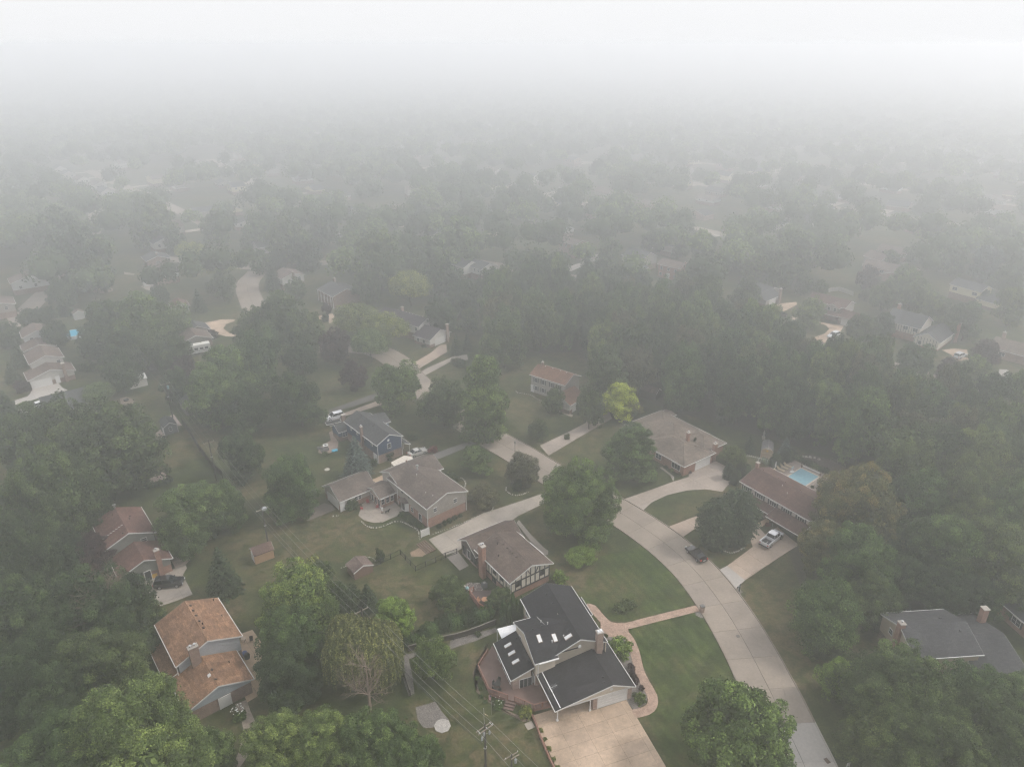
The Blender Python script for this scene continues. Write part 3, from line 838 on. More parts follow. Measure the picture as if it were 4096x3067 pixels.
sheet('gravel_bed', sv('8', [(1430, 1140), (1600, 1090), (1660, 1180), (1720, 1250), (1690, 1350), (1600, 1310), (1500, 1320), (1450, 1250)]), GRAV, .012)
sheet('planting_bed', sv('1', [(290, 700), (215, 860), (172, 935), (230, 1090), (270, 1150), (430, 1220), (620, 1300), (560, 1310), (420, 1240), (200, 1080), (180, 930), (240, 800)]), speckle('mulch_light', (.12, .085, .06), (.22, .165, .13), 7), .012)
sheet('gravel_bed', sv('2', [(535, 1415), (570, 1395), (625, 1420), (632, 1465), (580, 1470), (540, 1450)]), GRAV, .012)
sheet('gravel_bed', sv('2', [(836, 1270), (870, 1240), (902, 1277), (870, 1290)]), GRAV, .016)
b_ = MB(); b_.prism(sv('1', [(567, 1326), (622, 1303), (650, 1350), (595, 1375)]), 0, .06); b_.build('paving_slab', C_WALK)['kind'] = 'structure'

# ------------------------------------------------------------------ house 1: charcoal roofs, deck, carport
CREAM = siding('cream_siding', (.50, .43, .345))
CREAMP = siding('cream_panel', (.56, .49, .40), .4)
RF_CH = shingle('charcoal_shingle', (.027, .027, .031), .3)
h = House('house', 'large cream house with charcoal shingle roofs, skylights and brick chimney at bottom centre', 'house', H1O, H1A)
m1 = h.block(-4.6, 4.4, 6.2, 19.4, 5.4, 2.0, 'v', lower=BRICK_P, hb=2.5, upper=CREAM, roof=RF_CH)
w1 = h.block(-7.5, -3.75, 5.85, 14.85, 5.4, 1.92, 'u', lower=BRICK_P, hb=2.5, upper=CREAM, roof=RF_CH)
h.block(-3.76, -.25, 6.42, 14.84, 5.64, 1.66, 'u', rc=.467, roof=RF_CH, gutter=False)
g1 = h.block(-7.0, 5.65, -.72, 8.6, 2.8, 1.7, 'v', rc=.706, roof=RF_CH)
lr = h.block(-11.0, -7.35, 6.4, 14.2, 2.85, 1.4, 'v', rc=1.0, lower=BRICK_P, hb=2.2, upper=CREAM, roof=RF_CH)
pr = h.block(4.42, 6.15, 14.7, 19.1, 2.8, .5, 'v', rc=0.0, roof=RF_CH)
q = MB(); q.box(-.8, 5.4, -.2, 7.5, 0, 2.62); h.part('wall', q, BRICK_P)
q = MB(); q.extrude([(-6.6, 2.62), (5.35, 2.62), (5.35, 2.72), (1.92, 4.32), (-6.6, 2.76)], 'v', -.36, -.22); h.part('gable_panel', q, CREAMP)
q = MB(); q.box(-6.62, -6.42, -.2, 5.7, 1.95, 2.66); h.part('carport_beam', q, CREAM)
q = MB(); q.box(-6.6, 5.4, -.42, -.25, 2.42, 2.64); h.part('carport_beam', q, WHITE)
g1['wall'] = (-.8, 5.4, -.2, 7.5); g1['hb'] = 2.6
h.garage(g1, 'S', 2.25, 4.6, 2.05)
h.post(-6.35, -.1, 2.5); h.post(-1.25, -.1, 2.5)
h.chimney(2.9, 6.0, .95, .75, 3.2, 8.0, BRICK_P, flues=0)
q = MB(); q.box(2.5, 3.3, 5.75, 6.25, 8.14, 8.2); q.box(2.55, 2.75, 5.8, 6.2, 8.2, 8.34); q.box(2.95, 3.25, 5.8, 6.2, 8.2, 8.34); h.part('chimney_cap', q, plain('white_metal', (.75, .75, .75), .3))
q = MB(); q.box(4.1, 4.25, 6.15, 6.3, 2.9, 5.4); h.part('downspout', q, CREAMP)
for u, v in ((-5.56, 9.0), (-3.27, 8.55)): h.skylight(w1, u, v, .55, 1.15)
h.skylight(m1, -1.37, 7.75, .55, 1.15)
for v in (12.4, 10.7, 8.95): h.skylight(lr, -9.3, v, .5, 1.1)
for u, v in ((-.95, 17.4), (-.85, 15.0), (-.8, 10.8), (-.9, 8.9)): h.vent(m1, u, v)
for u, v in ((-5.9, 10.7), (-4.4, 10.9)): h.vent(w1, u, v)
for v in (12.9, 9.9, 8.1): h.vent(lr, -7.75, v, k=.26)
for u, v in ((1.2, 1.2), (1.0, .35)): h.vent(g1, u, v)
for u, v in ((-4.0, 12.2), (-3.4, 11.0), (-3.9, 8.0), (-1.9, 8.3)): h.pipe(w1, u, v)
q = MB(); q.lathe([(.0, 7.05), (.33, 7.0), (.36, 6.86), (.3, 6.7)], 14, (-.74, 12.6)); h.part('attic_fan', q, plain('tan_metal', (.5, .45, .38)), smooth=True)
for (u, v, z, bb) in ((1.9, -.38, 3.35, 0), (-.3, 5.98, 6.25, 0)):
    q = MB(); q.tube((u, v - .02, z), (u, v + .06, z), .28, n=8); h.part('gable_vent', q, WHITE)
q = MB(); q.tube((-7.24, 10.3, 6.2), (-7.1, 10.3, 6.2), .25, n=8); h.part('gable_vent', q, WHITE)
h.win(lr, 'S', -8.55, 1.15, 1.9, 2.0, cols=3, rows=1, off=.0)
h.door(w1, 'W', 7.0)
h.win(m1, 'W', 17.5, 4.0, .9, 1.2); h.win(w1, 'W', 12.5, 4.0, .8, 1.0)
h.win(m1, 'E', 15.5, 4.0, 1.5, 1.2, cols=2); h.win(m1, 'E', 10.5, 4.0, 1.5, 1.2, cols=2)
h.win(m1, 'N', -2.0, 4.0, 1.0, 1.2); h.win(m1, 'N', 2.0, 4.0, 1.0, 1.2)
for v in (12.8, 10.6, 8.6): h.win(lr, 'W', v, 1.35, 1.5, 1.5, cols=2, rows=1)
q = MB(); q.box(-6.45, -6.42, -.65, 7.6, 2.95, 3.0); 
q = MB(); M_ = Matrix.Identity(4)
for v in range(9): q.box(-6.23, -6.11, -.6 + v * .93, .31 + v * .93, 2.98, 3.03)
h.part('roof_conduit', q, plain('white_metal', (.75, .75, .75), .3))
q = MB(); q.box(-6.9, -3.75, 5.55, 5.7, 5.3, 5.42); h.part('gutter', q, WHITE)
h.spout(-7.0, 5.75, 5.2, 2.7); h.spout(-4.3, 14.9, 5.2); h.spout(-6.9, 14.5, 2.7)
# low antenna on the garage roof
q = MB(); zz = h.rz(g1, -6.2, 2.1)
q.tube((-6.2, 2.1, zz), (-6.2, 2.1, zz + 1.3), .03); q.tube((-6.9, 2.1, zz + 1.2), (-5.5, 2.3, zz + 1.2), .02)
for i in range(7): q.tube((-6.9 + i * .22, 1.75 + i * .03, zz + 1.2), (-6.9 + i * .22, 2.5 + i * .03, zz + 1.2), .012)
h.part('antenna', q, ALU)
# white awning beside the sun room
q = MB(); q.box(-9.5, -6.5, 14.3, 17.0, 2.72, 2.8); q.box(-9.55, -9.45, 14.3, 14.4, 0, 2.72); q.box(-9.55, -9.45, 16.9, 17.0, 0, 2.72); h.part('awning', q, plain('white_metal', (.75, .75, .75), .3))
# deck (a thing of its own)
DECKM = boards('deck_boards', (.155, .10, .085), .14, R(25))
RAILM = plain('deck_rail', (.24, .12, .09), .7)
def deck(label, O, ang, poly, z, rails, mat=DECKM, rail=RAILM, bal=.28):
    e = empty('deck', (O[0], O[1], 0), R(ang), label, 'deck')
    q = MB(); q.prism(poly, z - .1, z); q.build('deck_floor', mat, e)
    q = MB(); q.prism([(p[0] * .995, p[1] * .995) for p in poly], .02, z - .11); q.build('skirt', rail, e)
    bm_ = MB(); bm_.box(-.022, .022, -.022, .022, 0, .78); bme = bm_.mesh('baluster', rail)
    pm = MB(); pm.box(-.06, .06, -.06, .06, -.1, 1.02); pme = pm.mesh('post', rail)
    for a, b2 in rails:
        a, b2 = Vector((*a, 0)), Vector((*b2, 0)); d = b2 - a; L = d.length; an = math.atan2(d.y, d.x); d.normalize()
        q = MB(); M = Matrix.Translation((a.x, a.y, z)) @ Matrix.Rotation(an, 4, 'Z')
        q.box(0, L, -.07, .07, .93, .99, M=M); q.box(0, L, -.03, .03, .12, .17, M=M); q.build('rail', rail, e)
        n = int(L / bal)
        for i in range(1, n): p = a + d * (L * i / n); link(bme, 'baluster', e, (p.x, p.y, z + .15))
        for i in range(int(L / 2.2) + 2):
            p = a + d * min(L, L * i / (int(L / 2.2) + 1)); link(pme, 'post', e, (p.x, p.y, z))
    return e
P1 = [(-10.6, 16.2), (-11.8, 14.8), (-14.2, 12.3), (-14.05, 7.4), (-11.9, 5.35), (-11.0, 4.7), (-8.9, 2.45), (-6.35, 2.3), (-6.35, 5.9), (-7.0, 7.0), (-10.4, 7.0), (-10.4, 14.0)]
dk = deck('brown wooden deck with railings and steps wrapped round the sun room of the charcoal-roofed house', H1O, H1A, P1, .5, [(P1[1], P1[2]), (P1[2], P1[3]), (P1[3], P1[4]), (P1[5], P1[6]), (P1[6], P1[7])])
for i in range(3):
    q = MB(); c = (-11.45 - .28 * i - .2, 5.0 - .33 * i - .2); M = Matrix.Translation((c[0], c[1], 0)) @ Matrix.Rotation(R(-36), 4, 'Z')
    q.box(-.75, .75, -.17, .17, .0, .4 - .13 * i, M=M); q.build('step', DECKM, dk)

# ------------------------------------------------------------------ house 2: tudor
TUDM = siding('tudor_stucco', (.58, .53, .45), 9.0)
TIMB = plain('dark_timber', (.028, .028, .028), .7)
RF_TB = shingle('taupe_shingle', (.115, .088, .074))
h = House('house', 'half-timbered tudor-style house with taupe shingle roof, brick base and tall brick chimney', 'house', (-.01, 98.45), 35)
t1 = h.block(-.93, 8.42, -.7, 10.6, 4.1, 1.75, 'v', ov=.5, gov=.45, lower=BRICK_O, hb=1.35, upper=TUDM, roof=RF_TB)
t2 = h.block(-1.3, 9.4, 9.6, 15.9, 3.1, 1.9, 'u', ov=.5, gov=.5, lower=BRICK_B, hb=1.0, upper=plain('brown_siding', (.12, .1, .09)), roof=RF_TB)
q = MB(); W = t1['wall']; y = W[2] - .035
for x in [W[0] + .07, W[0] + 1.0, W[0] + 2.2, W[0] + 3.25, W[0] + 4.2, W[0] + 5.2, W[0] + 6.2, W[0] + 7.3, W[1] - .07]:
    top = 3.93 + (1.75 / 4.675) * (min(x - W[0], W[1] - x) + .5) - .1
    M = Matrix.Identity(4); s_ = MB(); s_.box(x - .09, x + .09, y - .03, y + .03, 1.35, top); h.part('timber', s_, TIMB)
for z, a, c in ((1.45, W[0], W[1]), (3.35, W[0], W[1])):
    s_ = MB(); s_.box(a, c, y - .045, y + .03, z - .13, z + .13); h.part('timber', s_, TIMB)
for x0, x1 in ((W[0] + 3.3, W[0] + 4.2), (W[0] + 5.9, W[0] + 5.2)):
    s_ = MB(); s_.extrude([(x0, 4.9), (x0 + .18, 4.9), (x1 + .18, 3.5), (x1, 3.5)], 'v', y - .035, y + .02); h.part('timber', s_, TIMB)
s_ = MB(); s_.box(W[0] - .05, W[0] + .15, y - .05, y + .1, 1.35, 4.0); h.part('timber', s_, TIMB)
x = W[0] - .035
for v in [W[2] + .1, 1.1, 2.0, 3.0, 3.9, 5.6, 6.5, 8.6]:
    s_ = MB(); s_.box(x - .03, x + .03, v - .08, v + .08, 1.35, 3.98); h.part('timber', s_, TIMB)
s_ = MB(); s_.box(x - .04, x + .03, W[2], 9.5, 1.3, 1.5); h.part('timber', s_, TIMB)
DKF = plain('dark_frame', (.04, .035, .03))
h.win(t1, 'S', W[0] + 1.6, 2.75, .95, .9, cols=2, frame=DKF, off=.05); h.win(t1, 'S', W[0] + 6.75, 2.75, .95, .9, cols=2, frame=DKF, off=.05)
h.win(t1, 'W', 2.5, 2.9, .8, 1.0, frame=DKF, off=.05); h.win(t1, 'W', 4.7, 2.9, .8, 1.2, frame=DKF, off=.05); h.win(t1, 'W', 4.9, .75, 1.1, 1.0, frame=DKF)
for v in (10.6, 11.6, 12.8, 14.4): h.win(t2, 'W', v, 1.5, .9, 1.7, rows=1, frame=DKF if v != 12.8 else WHITE, off=.0)
h.win(t1, 'E', 2, 2.8, 1.2, 1.1, cols=2); h.win(t1, 'E', 6, 2.8, 1.2, 1.1, cols=2)
h.chimney(-1.15, 7.6, .8, 1.3, 0, 6.9, BRICK_O, flues=2)
for v in (9.6, 8.6, 7.2, 5.9, 4.9, 4.2, 3.0): h.vent(t1, 3.1 if v > 5 else 3.0, v, plain('taupe_vent', (.09, .07, .06)), .28)
h.pipe(t1, 2.4, 8.0, .4, mat=DARK); h.pipe(t1, 1.0, 5.6, .4, mat=DARK)
h.spout(-.5, -.35, 3.9); 
for v0, v1 in ((2.2, 6.4), (8.0, 9.6)):
    q = MB(); q.box(8.4, 8.55, v0, v1, 4.08, 4.2); h.part('gutter', q, WHITE)
dk = deck('small dark deck with reddish railing behind the tudor house', (-.01, 98.45), 35, [(-5.8, 4.6), (-4.6, 5.0), (-2.3, 3.4), (-.6, 3.2), (-.6, -.9), (-3.8, -1.5), (-5.75, -1.0), (-6.2, .8)], .45, [((-5.8, 4.6), (-6.2, .8)), ((-6.2, .8), (-5.75, -1.0)), ((-5.75, -1.0), (-3.8, -1.5)), ((-3.8, -1.5), (-1.2, -1.2)), ((-5.8, 4.6), (-4.8, 4.9))],
          boards('dark_deck', (.09, .065, .06), .14, R(10)), plain('red_rail', (.30, .12, .08), .7))

# ------------------------------------------------------------------ house 3: beige split-level
BEIG = siding('beige_siding', (.40, .365, .325))
RF_BR = shingle('brown_grey_shingle', (.125, .103, .09))
h = House('house', 'beige split-level house with orange brick base, between the blue house and the tudor house', 'house', (-16.65, 118.6), 40)
b1 = h.block(-.45, 9.6, -.45, 14.3, 4.9, 1.75, 'v', lower=BRICK_O, hb=2.2, upper=BEIG, roof=RF_BR)
b2 = h.block(-.2, 11.0, 10.1, 17.6, 4.75, 1.75, 'u', lower=BRICK_O, hb=1.0, upper=BEIG, roof=RF_BR)
b3 = h.block(-10.95, -2.2, 15.7, 23.4, 2.7, 2.15, 'u', lower=BRICK_O, hb=1.2, upper=BEIG, roof=RF_BR)
b4 = h.block(-4.15, -.2, 11.4, 17.4, 2.7, 1.25, 'u', lower=BRICK_O, hb=2.4, upper=BEIG, roof=RF_BR)
h.win(b1, 'S', 6.6, 3.7, .75, .85, cols=1, off=.02); h.win(b1, 'S', 1.7, 3.65, .75, .85, off=.02)
h.win(b1, 'W', 6.6, 3.9, .75, .6, rows=1, frame=BEIG); h.win(b1, 'W', 9.1, 3.9, .75, .6, rows=1, frame=BEIG)
h.win(b1, 'W', 2.7, 1.1, 1.0, 1.7, cols=2, rows=1); h.win(b1, 'W', 5.7, 1.4, .8, 1.1)
h.win(b2, 'W', 13.8, 3.9, .9, .55, rows=1, frame=BEIG)
for v in (10.9 + 1.4, 13.6, 14.9, 16.1): h.win(b4, 'W', v, 1.2, .75, 1.7, rows=1)
for u in (-3.2, -2.1, -1.0): h.win(b4, 'S', u, 1.45, .7, 1.2)
h.win(b3, 'S', -7.0, 1.75, .7, .9, off=.02); h.win(b3, 'S', -6.2, 1.75, .6, .9, off=.02)
h.garage(b3, 'W', 19.4, 4.6, 2.1, off=.0); h.win(b3, 'W', 19.6, 3.6, .5, .7, off=.02, frame=BEIG)
h.door(b3, 'S', -10.2, off=.0)
q = MB(); q.prism([(.0, 6.9), (-.7, 7.3), (-.9, 8.2), (-.7, 9.1), (.0, 9.5)], .3, 2.3); o = h.part('bay_window', q, WHITE)
q = MB()
for a, c in (((-.7, 7.3), (-.9, 8.2)), ((-.9, 8.2), (-.7, 9.1))):
    an = math.atan2(c[1] - a[1], c[0] - a[0]); M = Matrix.Translation((a[0], a[1], 0)) @ Matrix.Rotation(an, 4, 'Z'); L = math.dist(a, c)
    q.box(.12, L - .12, -.02, .04, .6, 2.1, M=M)
h.part('pane', q, GLASS, o)
q = MB()
bb = [(.0, 6.7), (-.95, 7.15), (-1.15, 8.2), (-.95, 9.25), (.0, 9.8)]
for i in range(4): q.face([(*bb[i], 2.35), (*bb[i + 1], 2.35), (0, 8.2, 3.0)])
h.part('bay_roof', q, RF_BR)
h.pipe(b1, 4.6, 10.3, 1.3, .17, ALU); h.pipe(b1, 3.6, 9.0, .5, .05); h.pipe(b1, 1.9, 3.2, .35, .05); h.pipe(b1, 2.3, 1.3, .3, .05); h.pipe(b2, 5.2, 15.5, .7, .1, plain('rust_pipe', (.2, .12, .08)))
h.spout(-.15, -.15, 4.75); h.spout(9.35, -.15, 4.75); h.spout(-10.7, 16.1, 2.6); h.spout(-.35, 10.6, 4.6)
# pale ribbed awning over the far porch
q = MB(); A = [(4.6, 17.5), (5.2, 22.4), (9.1, 23.1), (10.2, 21.7), (9.5, 17.8)]
q.prism([(4.7, 18.0), (5.2, 22.4), (9.1, 23.1), (10.2, 21.7), (9.5, 18.0)], 2.62, 2.7)
for i in range(1, 6):
    u = 4.9 + i * .8; q.box(u - .05, u + .05, 18.1, 21.6, 2.7, 2.76)
q.box(5.2, 5.3, 22.1, 22.2, 0, 2.62); q.box(4.8, 4.9, 18.1, 18.2, 0, 2.62); q.box(9.5, 9.6, 21.2, 21.3, 0, 2.62); h.part('awning', q, plain('cream_awning', (.62, .56, .48)))

# ------------------------------------------------------------------ house 4: blue
BLUE = siding('blue_siding', (.050, .085, .155))
RF_GY = shingle('slate_shingle', (.075, .077, .078))
h = House('house', 'blue-sided two-storey house with dark grey roof and brick base beside a blue spruce', 'house', (-30.58, 142.74), 40)
c1 = h.block(-.25, 6.75, -.3, 15.0, 5.15, 1.7, 'v', lower=BRICK_B, hb=2.2, upper=BLUE, roof=RF_GY)
c2 = h.block(2.0, 8.6, 8.2, 13.9, 4.9, 1.4, 'u', lower=BRICK_B, hb=2.2, upper=BLUE, roof=RF_GY)
c3 = h.block(-2.0, 2.5, 14.8, 19.2, 2.7, 1.3, 'u', lower=BRICK_B, hb=1.2, upper=BLUE, roof=RF_GY)
c4 = h.block(6.78, 8.4, -.6, 5.2, 2.6, .8, 'v', rc=0.0, roof=RF_GY)
h.win(c1, 'S', 3.1, 3.75, .85, 1.15); 
q = MB(); q.box(2.75, 3.25, c1['wall'][2] - .08, c1['wall'][2], 5.0, 5.5); h.part('gable_vent', q, WHITE)
h.win(c1, 'W', 2.6, 4.2, .7, .9); h.win(c1, 'W', 6.4, 4.2, .7, .9); h.win(c1, 'W', 9.4, 4.2, .7, .9); h.win(c1, 'W', 12.4, 4.2, .7, .9)
h.door(c1, 'W', 1.4, 1.5, 2.0); h.win(c3, 'S', -.2, 1.5, 1.2, 1.2, cols=2)
h.chimney(-.35, 6.2, .55, .55, 0, 7.3, BRICK_B); h.chimney(.8, 17.3, .9, .7, 2.0, 5.6, BRICK_B, flues=0)
for v in (4.2, 6.0, 7.9, 9.8, 11.8): h.vent(c1, 2.7, v, plain('slate_vent', (.05, .05, .05)), .28)
h.spout(.1, 0, 5.0); h.spout(6.45, 0, 5.0); h.post(8.2, -.4, 2.5, .06, base=.08); h.post(8.2, 2.4, 2.5, .06, base=.08)

# ------------------------------------------------------------------ house 5: colonial far centre
TAN = siding('tan_siding', (.33, .305, .27))
SHUT = plain('dark_shutter', (.03, .035, .035))
RF_RB = shingle('red_brown_shingle', (.17, .095, .065))
h = House('house', 'tan two-storey colonial house with reddish brown roof behind the yellow tree', 'house', (5.22, 181.44), -38)
d1 = h.block(-.2, 11.6, -.45, 7.4, 5.3, 1.8, 'u', lower=BRICK_B, hb=0.0, upper=TAN, roof=RF_RB)
d2 = h.block(9.5, 16.6, -5.3, 2.0, 2.8, 1.9, 'v', lower=BRICK_B, hb=1.0, upper=siding('white_siding', (.55, .53, .49)), roof=RF_RB)
for u in (1.8, 4.2, 7.0, 9.3): h.win(d1, 'S', u, 3.9, .8, 1.15, shutter=SHUT); h.win(d1, 'S', u, 1.5, .8, 1.15, shutter=SHUT, off=.0)
h.door(d1, 'S', .6, off=.0); h.garage(d2, 'E', -1.5, 4.2, off=.0); h.win(d2, 'S', 12.0, 1.5, .9, 1.1, off=.02)
h.chimney(1.3, 3.6, .5, .5, 5.5, 7.9, BRICK_B)
for u in (2.5, 5.0, 7.5, 9.5): h.pipe(d1, u, 3.2, .3, .08)

# ------------------------------------------------------------------ house 6: hip-roofed brick ranch
RF_TN = shingle('tan_grey_shingle', (.165, .135, .112))
h = House('house', 'long brick ranch house with tan-grey hip roof behind a wide concrete drive', 'house', (39.37, 139.9), 36)
e1 = h.block(-2.8, 7.7, -1.5, 12.0, 2.8, 2.1, 'v', hip=True, lower=BRICK_O, hb=2.6, upper=BRICK_O, roof=RF_TN)
e2 = h.block(.4, 13.4, 4.2, 20.6, 2.8, 2.3, 'v', hip=True, lower=BRICK_O, hb=2.6, upper=BRICK_O, roof=RF_TN)
e3 = h.block(5.5, 13.3, .0, 9.0, 2.8, 1.6, 'v', hip=True, lower=BRICK_O, hb=2.6, upper=BRICK_O, roof=RF_TN)
h.block(12.2, 14.8, 16.9, 20.4, 2.7, .3, 'u', roof=RF_TN)
h.garage(e1, 'S', 4.0, 4.8, 2.1); h.win(e1, 'W', 1.2, 1.5, 2.4, 1.3, cols=3, rows=1); h.win(e1, 'W', 6.5, 1.5, 1.6, 1.2, cols=2)
h.chimney(5.33, 4.9, .7, .7, 3.8, 5.9, BRICK_O, flues=1); h.chimney(8.5, -.5, .95, .7, 0, 4.4, BRICK_O, flues=1)

# ------------------------------------------------------------------ house 7: pool house
PINKS = siding('pinkish_siding', (.44, .385, .35))
RF_MB = shingle('maroon_brown_shingle', (.112, .070, .058))
h = House('house', 'long two-storey house with maroon-brown roof and dark shutters beside the swimming pool', 'house', (49.2, 130.93), -56)
f1 = h.block(1.6, 18.6, -3.5, 6.2, 5.2, 1.75, 'u', lower=BRICK_B, hb=2.5, upper=PINKS, roof=RF_MB, rc=.48)
f2 = h.block(2.2, 11.0, -5.0, -2.9, 2.75, .9, 'u', rc=1.0, roof=RF_MB)
f3 = h.block(10.6, 18.4, -6.0, -2.9, 2.75, 1.2, 'u', rc=1.0, roof=RF_MB)
f4 = h.block(14.0, 22.0, 2.0, 11.0, 2.8, 1.6, 'v', lower=BRICK_B, hb=2.4, upper=PINKS, roof=RF_MB)
for u in (3.3, 6.6, 9.8, 13.0, 16.3): h.win(f1, 'S', u, 4.1, 1.5, .95, cols=3, rows=1, shutter=SHUT, off=.02)
h.garage(f1, 'S', 13.5, 3.6, 2.1, SHUT); h.garage(f1, 'S', 16.9, 2.6, 2.1, SHUT); h.door(f1, 'S', 9.6, mat=SHUT)
h.win(f1, 'S', 5.0, 1.5, 1.6, 1.2, cols=2); h.win(f1, 'S', 7.4, 1.5, 1.2, 1.2, cols=2)
h.post(3.0, -4.75, 2.65, .06, TIMB, .08); h.post(7.0, -4.75, 2.65, .06, TIMB, .08); h.post(10.8, -4.75, 2.65, .06, TIMB, .08)
for u in (2.9, 4.8, 6.6, 8.3, 10.0, 11.8): h.vent(f1, u + .3, 1.8, plain('maroon_vent', (.16, .085, .07)), .3)
h.pipe(f1, 9, .2, .35, .05); h.pipe(f1, 11, -.8, .35, .05)
h.chimney(1.9, 1.25, .6, .6, 5.5, 8.1, BRICK_O, flues=0)
q = MB(); z = 9.2
q.tube((1.9, 1.25, 8.2), (1.9, 1.25, z), .035); q.tube((-.2, .2, z), (3.4, 2.3, z), .03)
for i in range(11):
    t = i / 10; c = Vector((-.2 + 3.6 * t, .2 + 2.1 * t, z)); d = Vector((-.5, .86, 0)) * (.5 + 1.1 * t); q.tube(c - d, c + d, .018, n=5)
h.part('antenna', q, plain('pale_metal', (.45, .43, .4)))

# ------------------------------------------------------------------ house 8: bottom right, behind the big maple
RF_DG = shingle('dark_grey_shingle', (.062, .062, .066))
TANW = siding('tan_wall', (.42, .34, .26), 5)
h = House('house', 'tan house with two long dark grey roofs behind the lower right maple', 'house', (58.96, 88.2), 5)
i1 = h.block(-.35, 10.3, -8.7, .9, 5.2, 1.9, 'u', lower=BRICK_B, hb=2.3, upper=TANW, roof=RF_DG)
i2 = h.block(8.5, 16.6, -11.5, 2.0, 2.8, 2.0, 'u', rc=.52, lower=BRICK_O, hb=2.2, upper=TANW, roof=RF_DG)
h.win(i1, 'W', -2.1, 4.2, .8, .9, off=.02); h.chimney(-.15, -3.9, .8, .9, 0, 7.6, BRICK_O); h.chimney(15.9, -.7, .9, .9, 2, 6.3, BRICK_O, flues=0)
h.vent(i1, 7.2, -2.4); h.vent(i1, 8.6, -5.2); h.win(i1, 'W', -6.5, 4.2, .8, .9, off=.02)
h = House('house', 'red brick house with dark roof cut off by the right edge, beyond the tan house', 'house', (81.2, 95.5), -79)
i3 = h.block(0, 16, 0, 11, 2.9, 2.0, 'u', lower=BRICK_O, hb=2.7, upper=BRICK_O, roof=RF_DG)
h.win(i3, 'S', 4.6, 1.6, 1.6, 1.2, cols=2, shutter=SHUT); h.win(i3, 'S', 9.5, 1.6, 1.6, 1.2, cols=2)

# ------------------------------------------------------------------ house 9: orange roofs
RF_OR = shingle('orange_shingle', (.25, .145, .09), .28)
PBLU = siding('pale_blue_siding', (.42, .46, .50), .2)
h = House('house', 'pale blue house with bright orange shingle roofs and a brick chimney at the lower left', 'house', (-49.24, 79.19), 39)
j1 = h.block(-.4, 9.35, -1.1, 9.8, 5.2, 2.0, 'v', lower=BRICK_B, hb=2.4, upper=PBLU, roof=RF_OR)
j2 = h.block(-1.55, 8.15, -7.95, -.3, 2.8, 1.9, 'v', lower=BRICK_B, hb=2.2, upper=PBLU, roof=RF_OR)
h.block(-2.2, -.3, -.5, 7.5, 2.8, .7, 'v', rc=1.0, roof=RF_OR)
h.chimney(2.3, -1.45, 1.35, .75, 3.0, 7.6, BRICK_B, flues=2)
for v in (8.3, 6.9, 5.5, 4.0, 2.1): h.vent(j1, 4.9, v, k=.24)
for u, v in ((8.5, 9.0), (8.3, 4.4), (5.1, 3.0)): h.pipe(j1, u, v, .4, mat=DARK)
for u, v in ((3.6, -4.3), (3.4, -6.5)): h.vent(j2, u, v, k=.24)
h.vent(j2, 3.0, -5.1, WHITE, .4); h.pipe(j2, 6.3, -3.4, .35, mat=DARK)
h.door(j2, 'S', 3.8, 1.6, 2.0, off=.0); h.win(j1, 'E', 7, 4, 1.2, 1.0, cols=2); h.win(j1, 'E', 2.5, 4, 1.2, 1.0, cols=2); h.spout(-.3, -.9, 5)
# ------------------------------------------------------------------ house 10: brown roofs
SAGE = siding('grey_green_siding', (.27, .275, .245))
RF_RM = shingle('reddish_shingle', (.135, .075, .062))
h = House('house', 'grey-green house with reddish brown roofs and red brick chimney beside the black SUV', 'house', (-62.52, 105.6), 39)
k1 = h.block(-8.5, .2, 5.9, 16.3, 5.2, 1.8, 'v', lower=BRICK_B, hb=2.4, upper=SAGE, roof=RF_RM)
k2 = h.block(-8.2, .85, -.65, 6.6, 2.9, 1.8, 'v', lower=BRICK_O, hb=1.6, upper=SAGE, roof=RF_RM)
h.chimney(-1.4, -.45, .85, .7, 0, 5.6, BRICK_O, flues=1); h.win(k1, 'S', -2.0, 4.3, .9, .7, off=.02)
h.door(k2, 'S', -3.6, 1.0, 2.0, SHUT, off=.0); h.garage(k2, 'S', -6.0, 3.0, 2.05, SHUT, off=.0)
for u, v in ((-2.8, 11.4), (-2.5, 12.4), (-4.9, 6.9)): h.vent(k1, u, v, k=.24)
h.pipe(k1, -4.2, 16.0, .8, .18, ALU)
q = MB(); zz = h.rz(k1, -7.5, 8.5)
for i in range(8): q.box(-8.2 + i * .5, -7.72 + i * .5, 9.3, 9.36, h.rz(k1, -8 + i * .5, 9.3) + .02, h.rz(k1, -8 + i * .5, 9.3) + .1)
h.part('roof_conduit', q, WHITE)

# ------------------------------------------------------------------ farther houses
GREYW = siding('grey_white_siding', (.5, .5, .48))
WHT = siding('white_siding', (.55, .53, .49))
RF_BN = shingle('brown_shingle', (.15, .115, .098))
h = House('house', 'white split-level house with brown roofs and white garage door at the left edge', 'house', (-134.28, 182.66), 39)
l1 = h.block(-.15, 11.7, -.5, 7.0, 2.8, 1.9, 'v', lower=BRICK_B, hb=1.4, upper=WHT, roof=RF_BN)
l2 = h.block(1.6, 10.4, 5.7, 15.5, 5.2, 1.7, 'v', lower=BRICK_B, hb=2.4, upper=WHT, roof=RF_BN)
h.garage(l1, 'S', 2.9, 4.9, 2.1, off=.0); h.door(l1, 'S', 6.9, off=.0); h.chimney(9.0, -.5, .8, .7, 0, 5.6, BRICK_B, flues=0); h.win(l2, 'S', 8.8, 4.1, .9, .9, off=.02)
h = House('house', 'pale house with grey T-shaped roof and a small chimney among the trees at the left', 'house', (-124.86, 171.38), 38)
l3 = h.block(0, 11.4, -9.0, -.9, 3.0, 1.9, 'u', lower=BRICK_B, hb=1.2, upper=WHT, roof=RF_GY)
l4 = h.block(1.0, 9.4, -18.5, -6.0, 3.6, 2.1, 'v', lower=BRICK_B, hb=1.2, upper=WHT, roof=RF_GY)
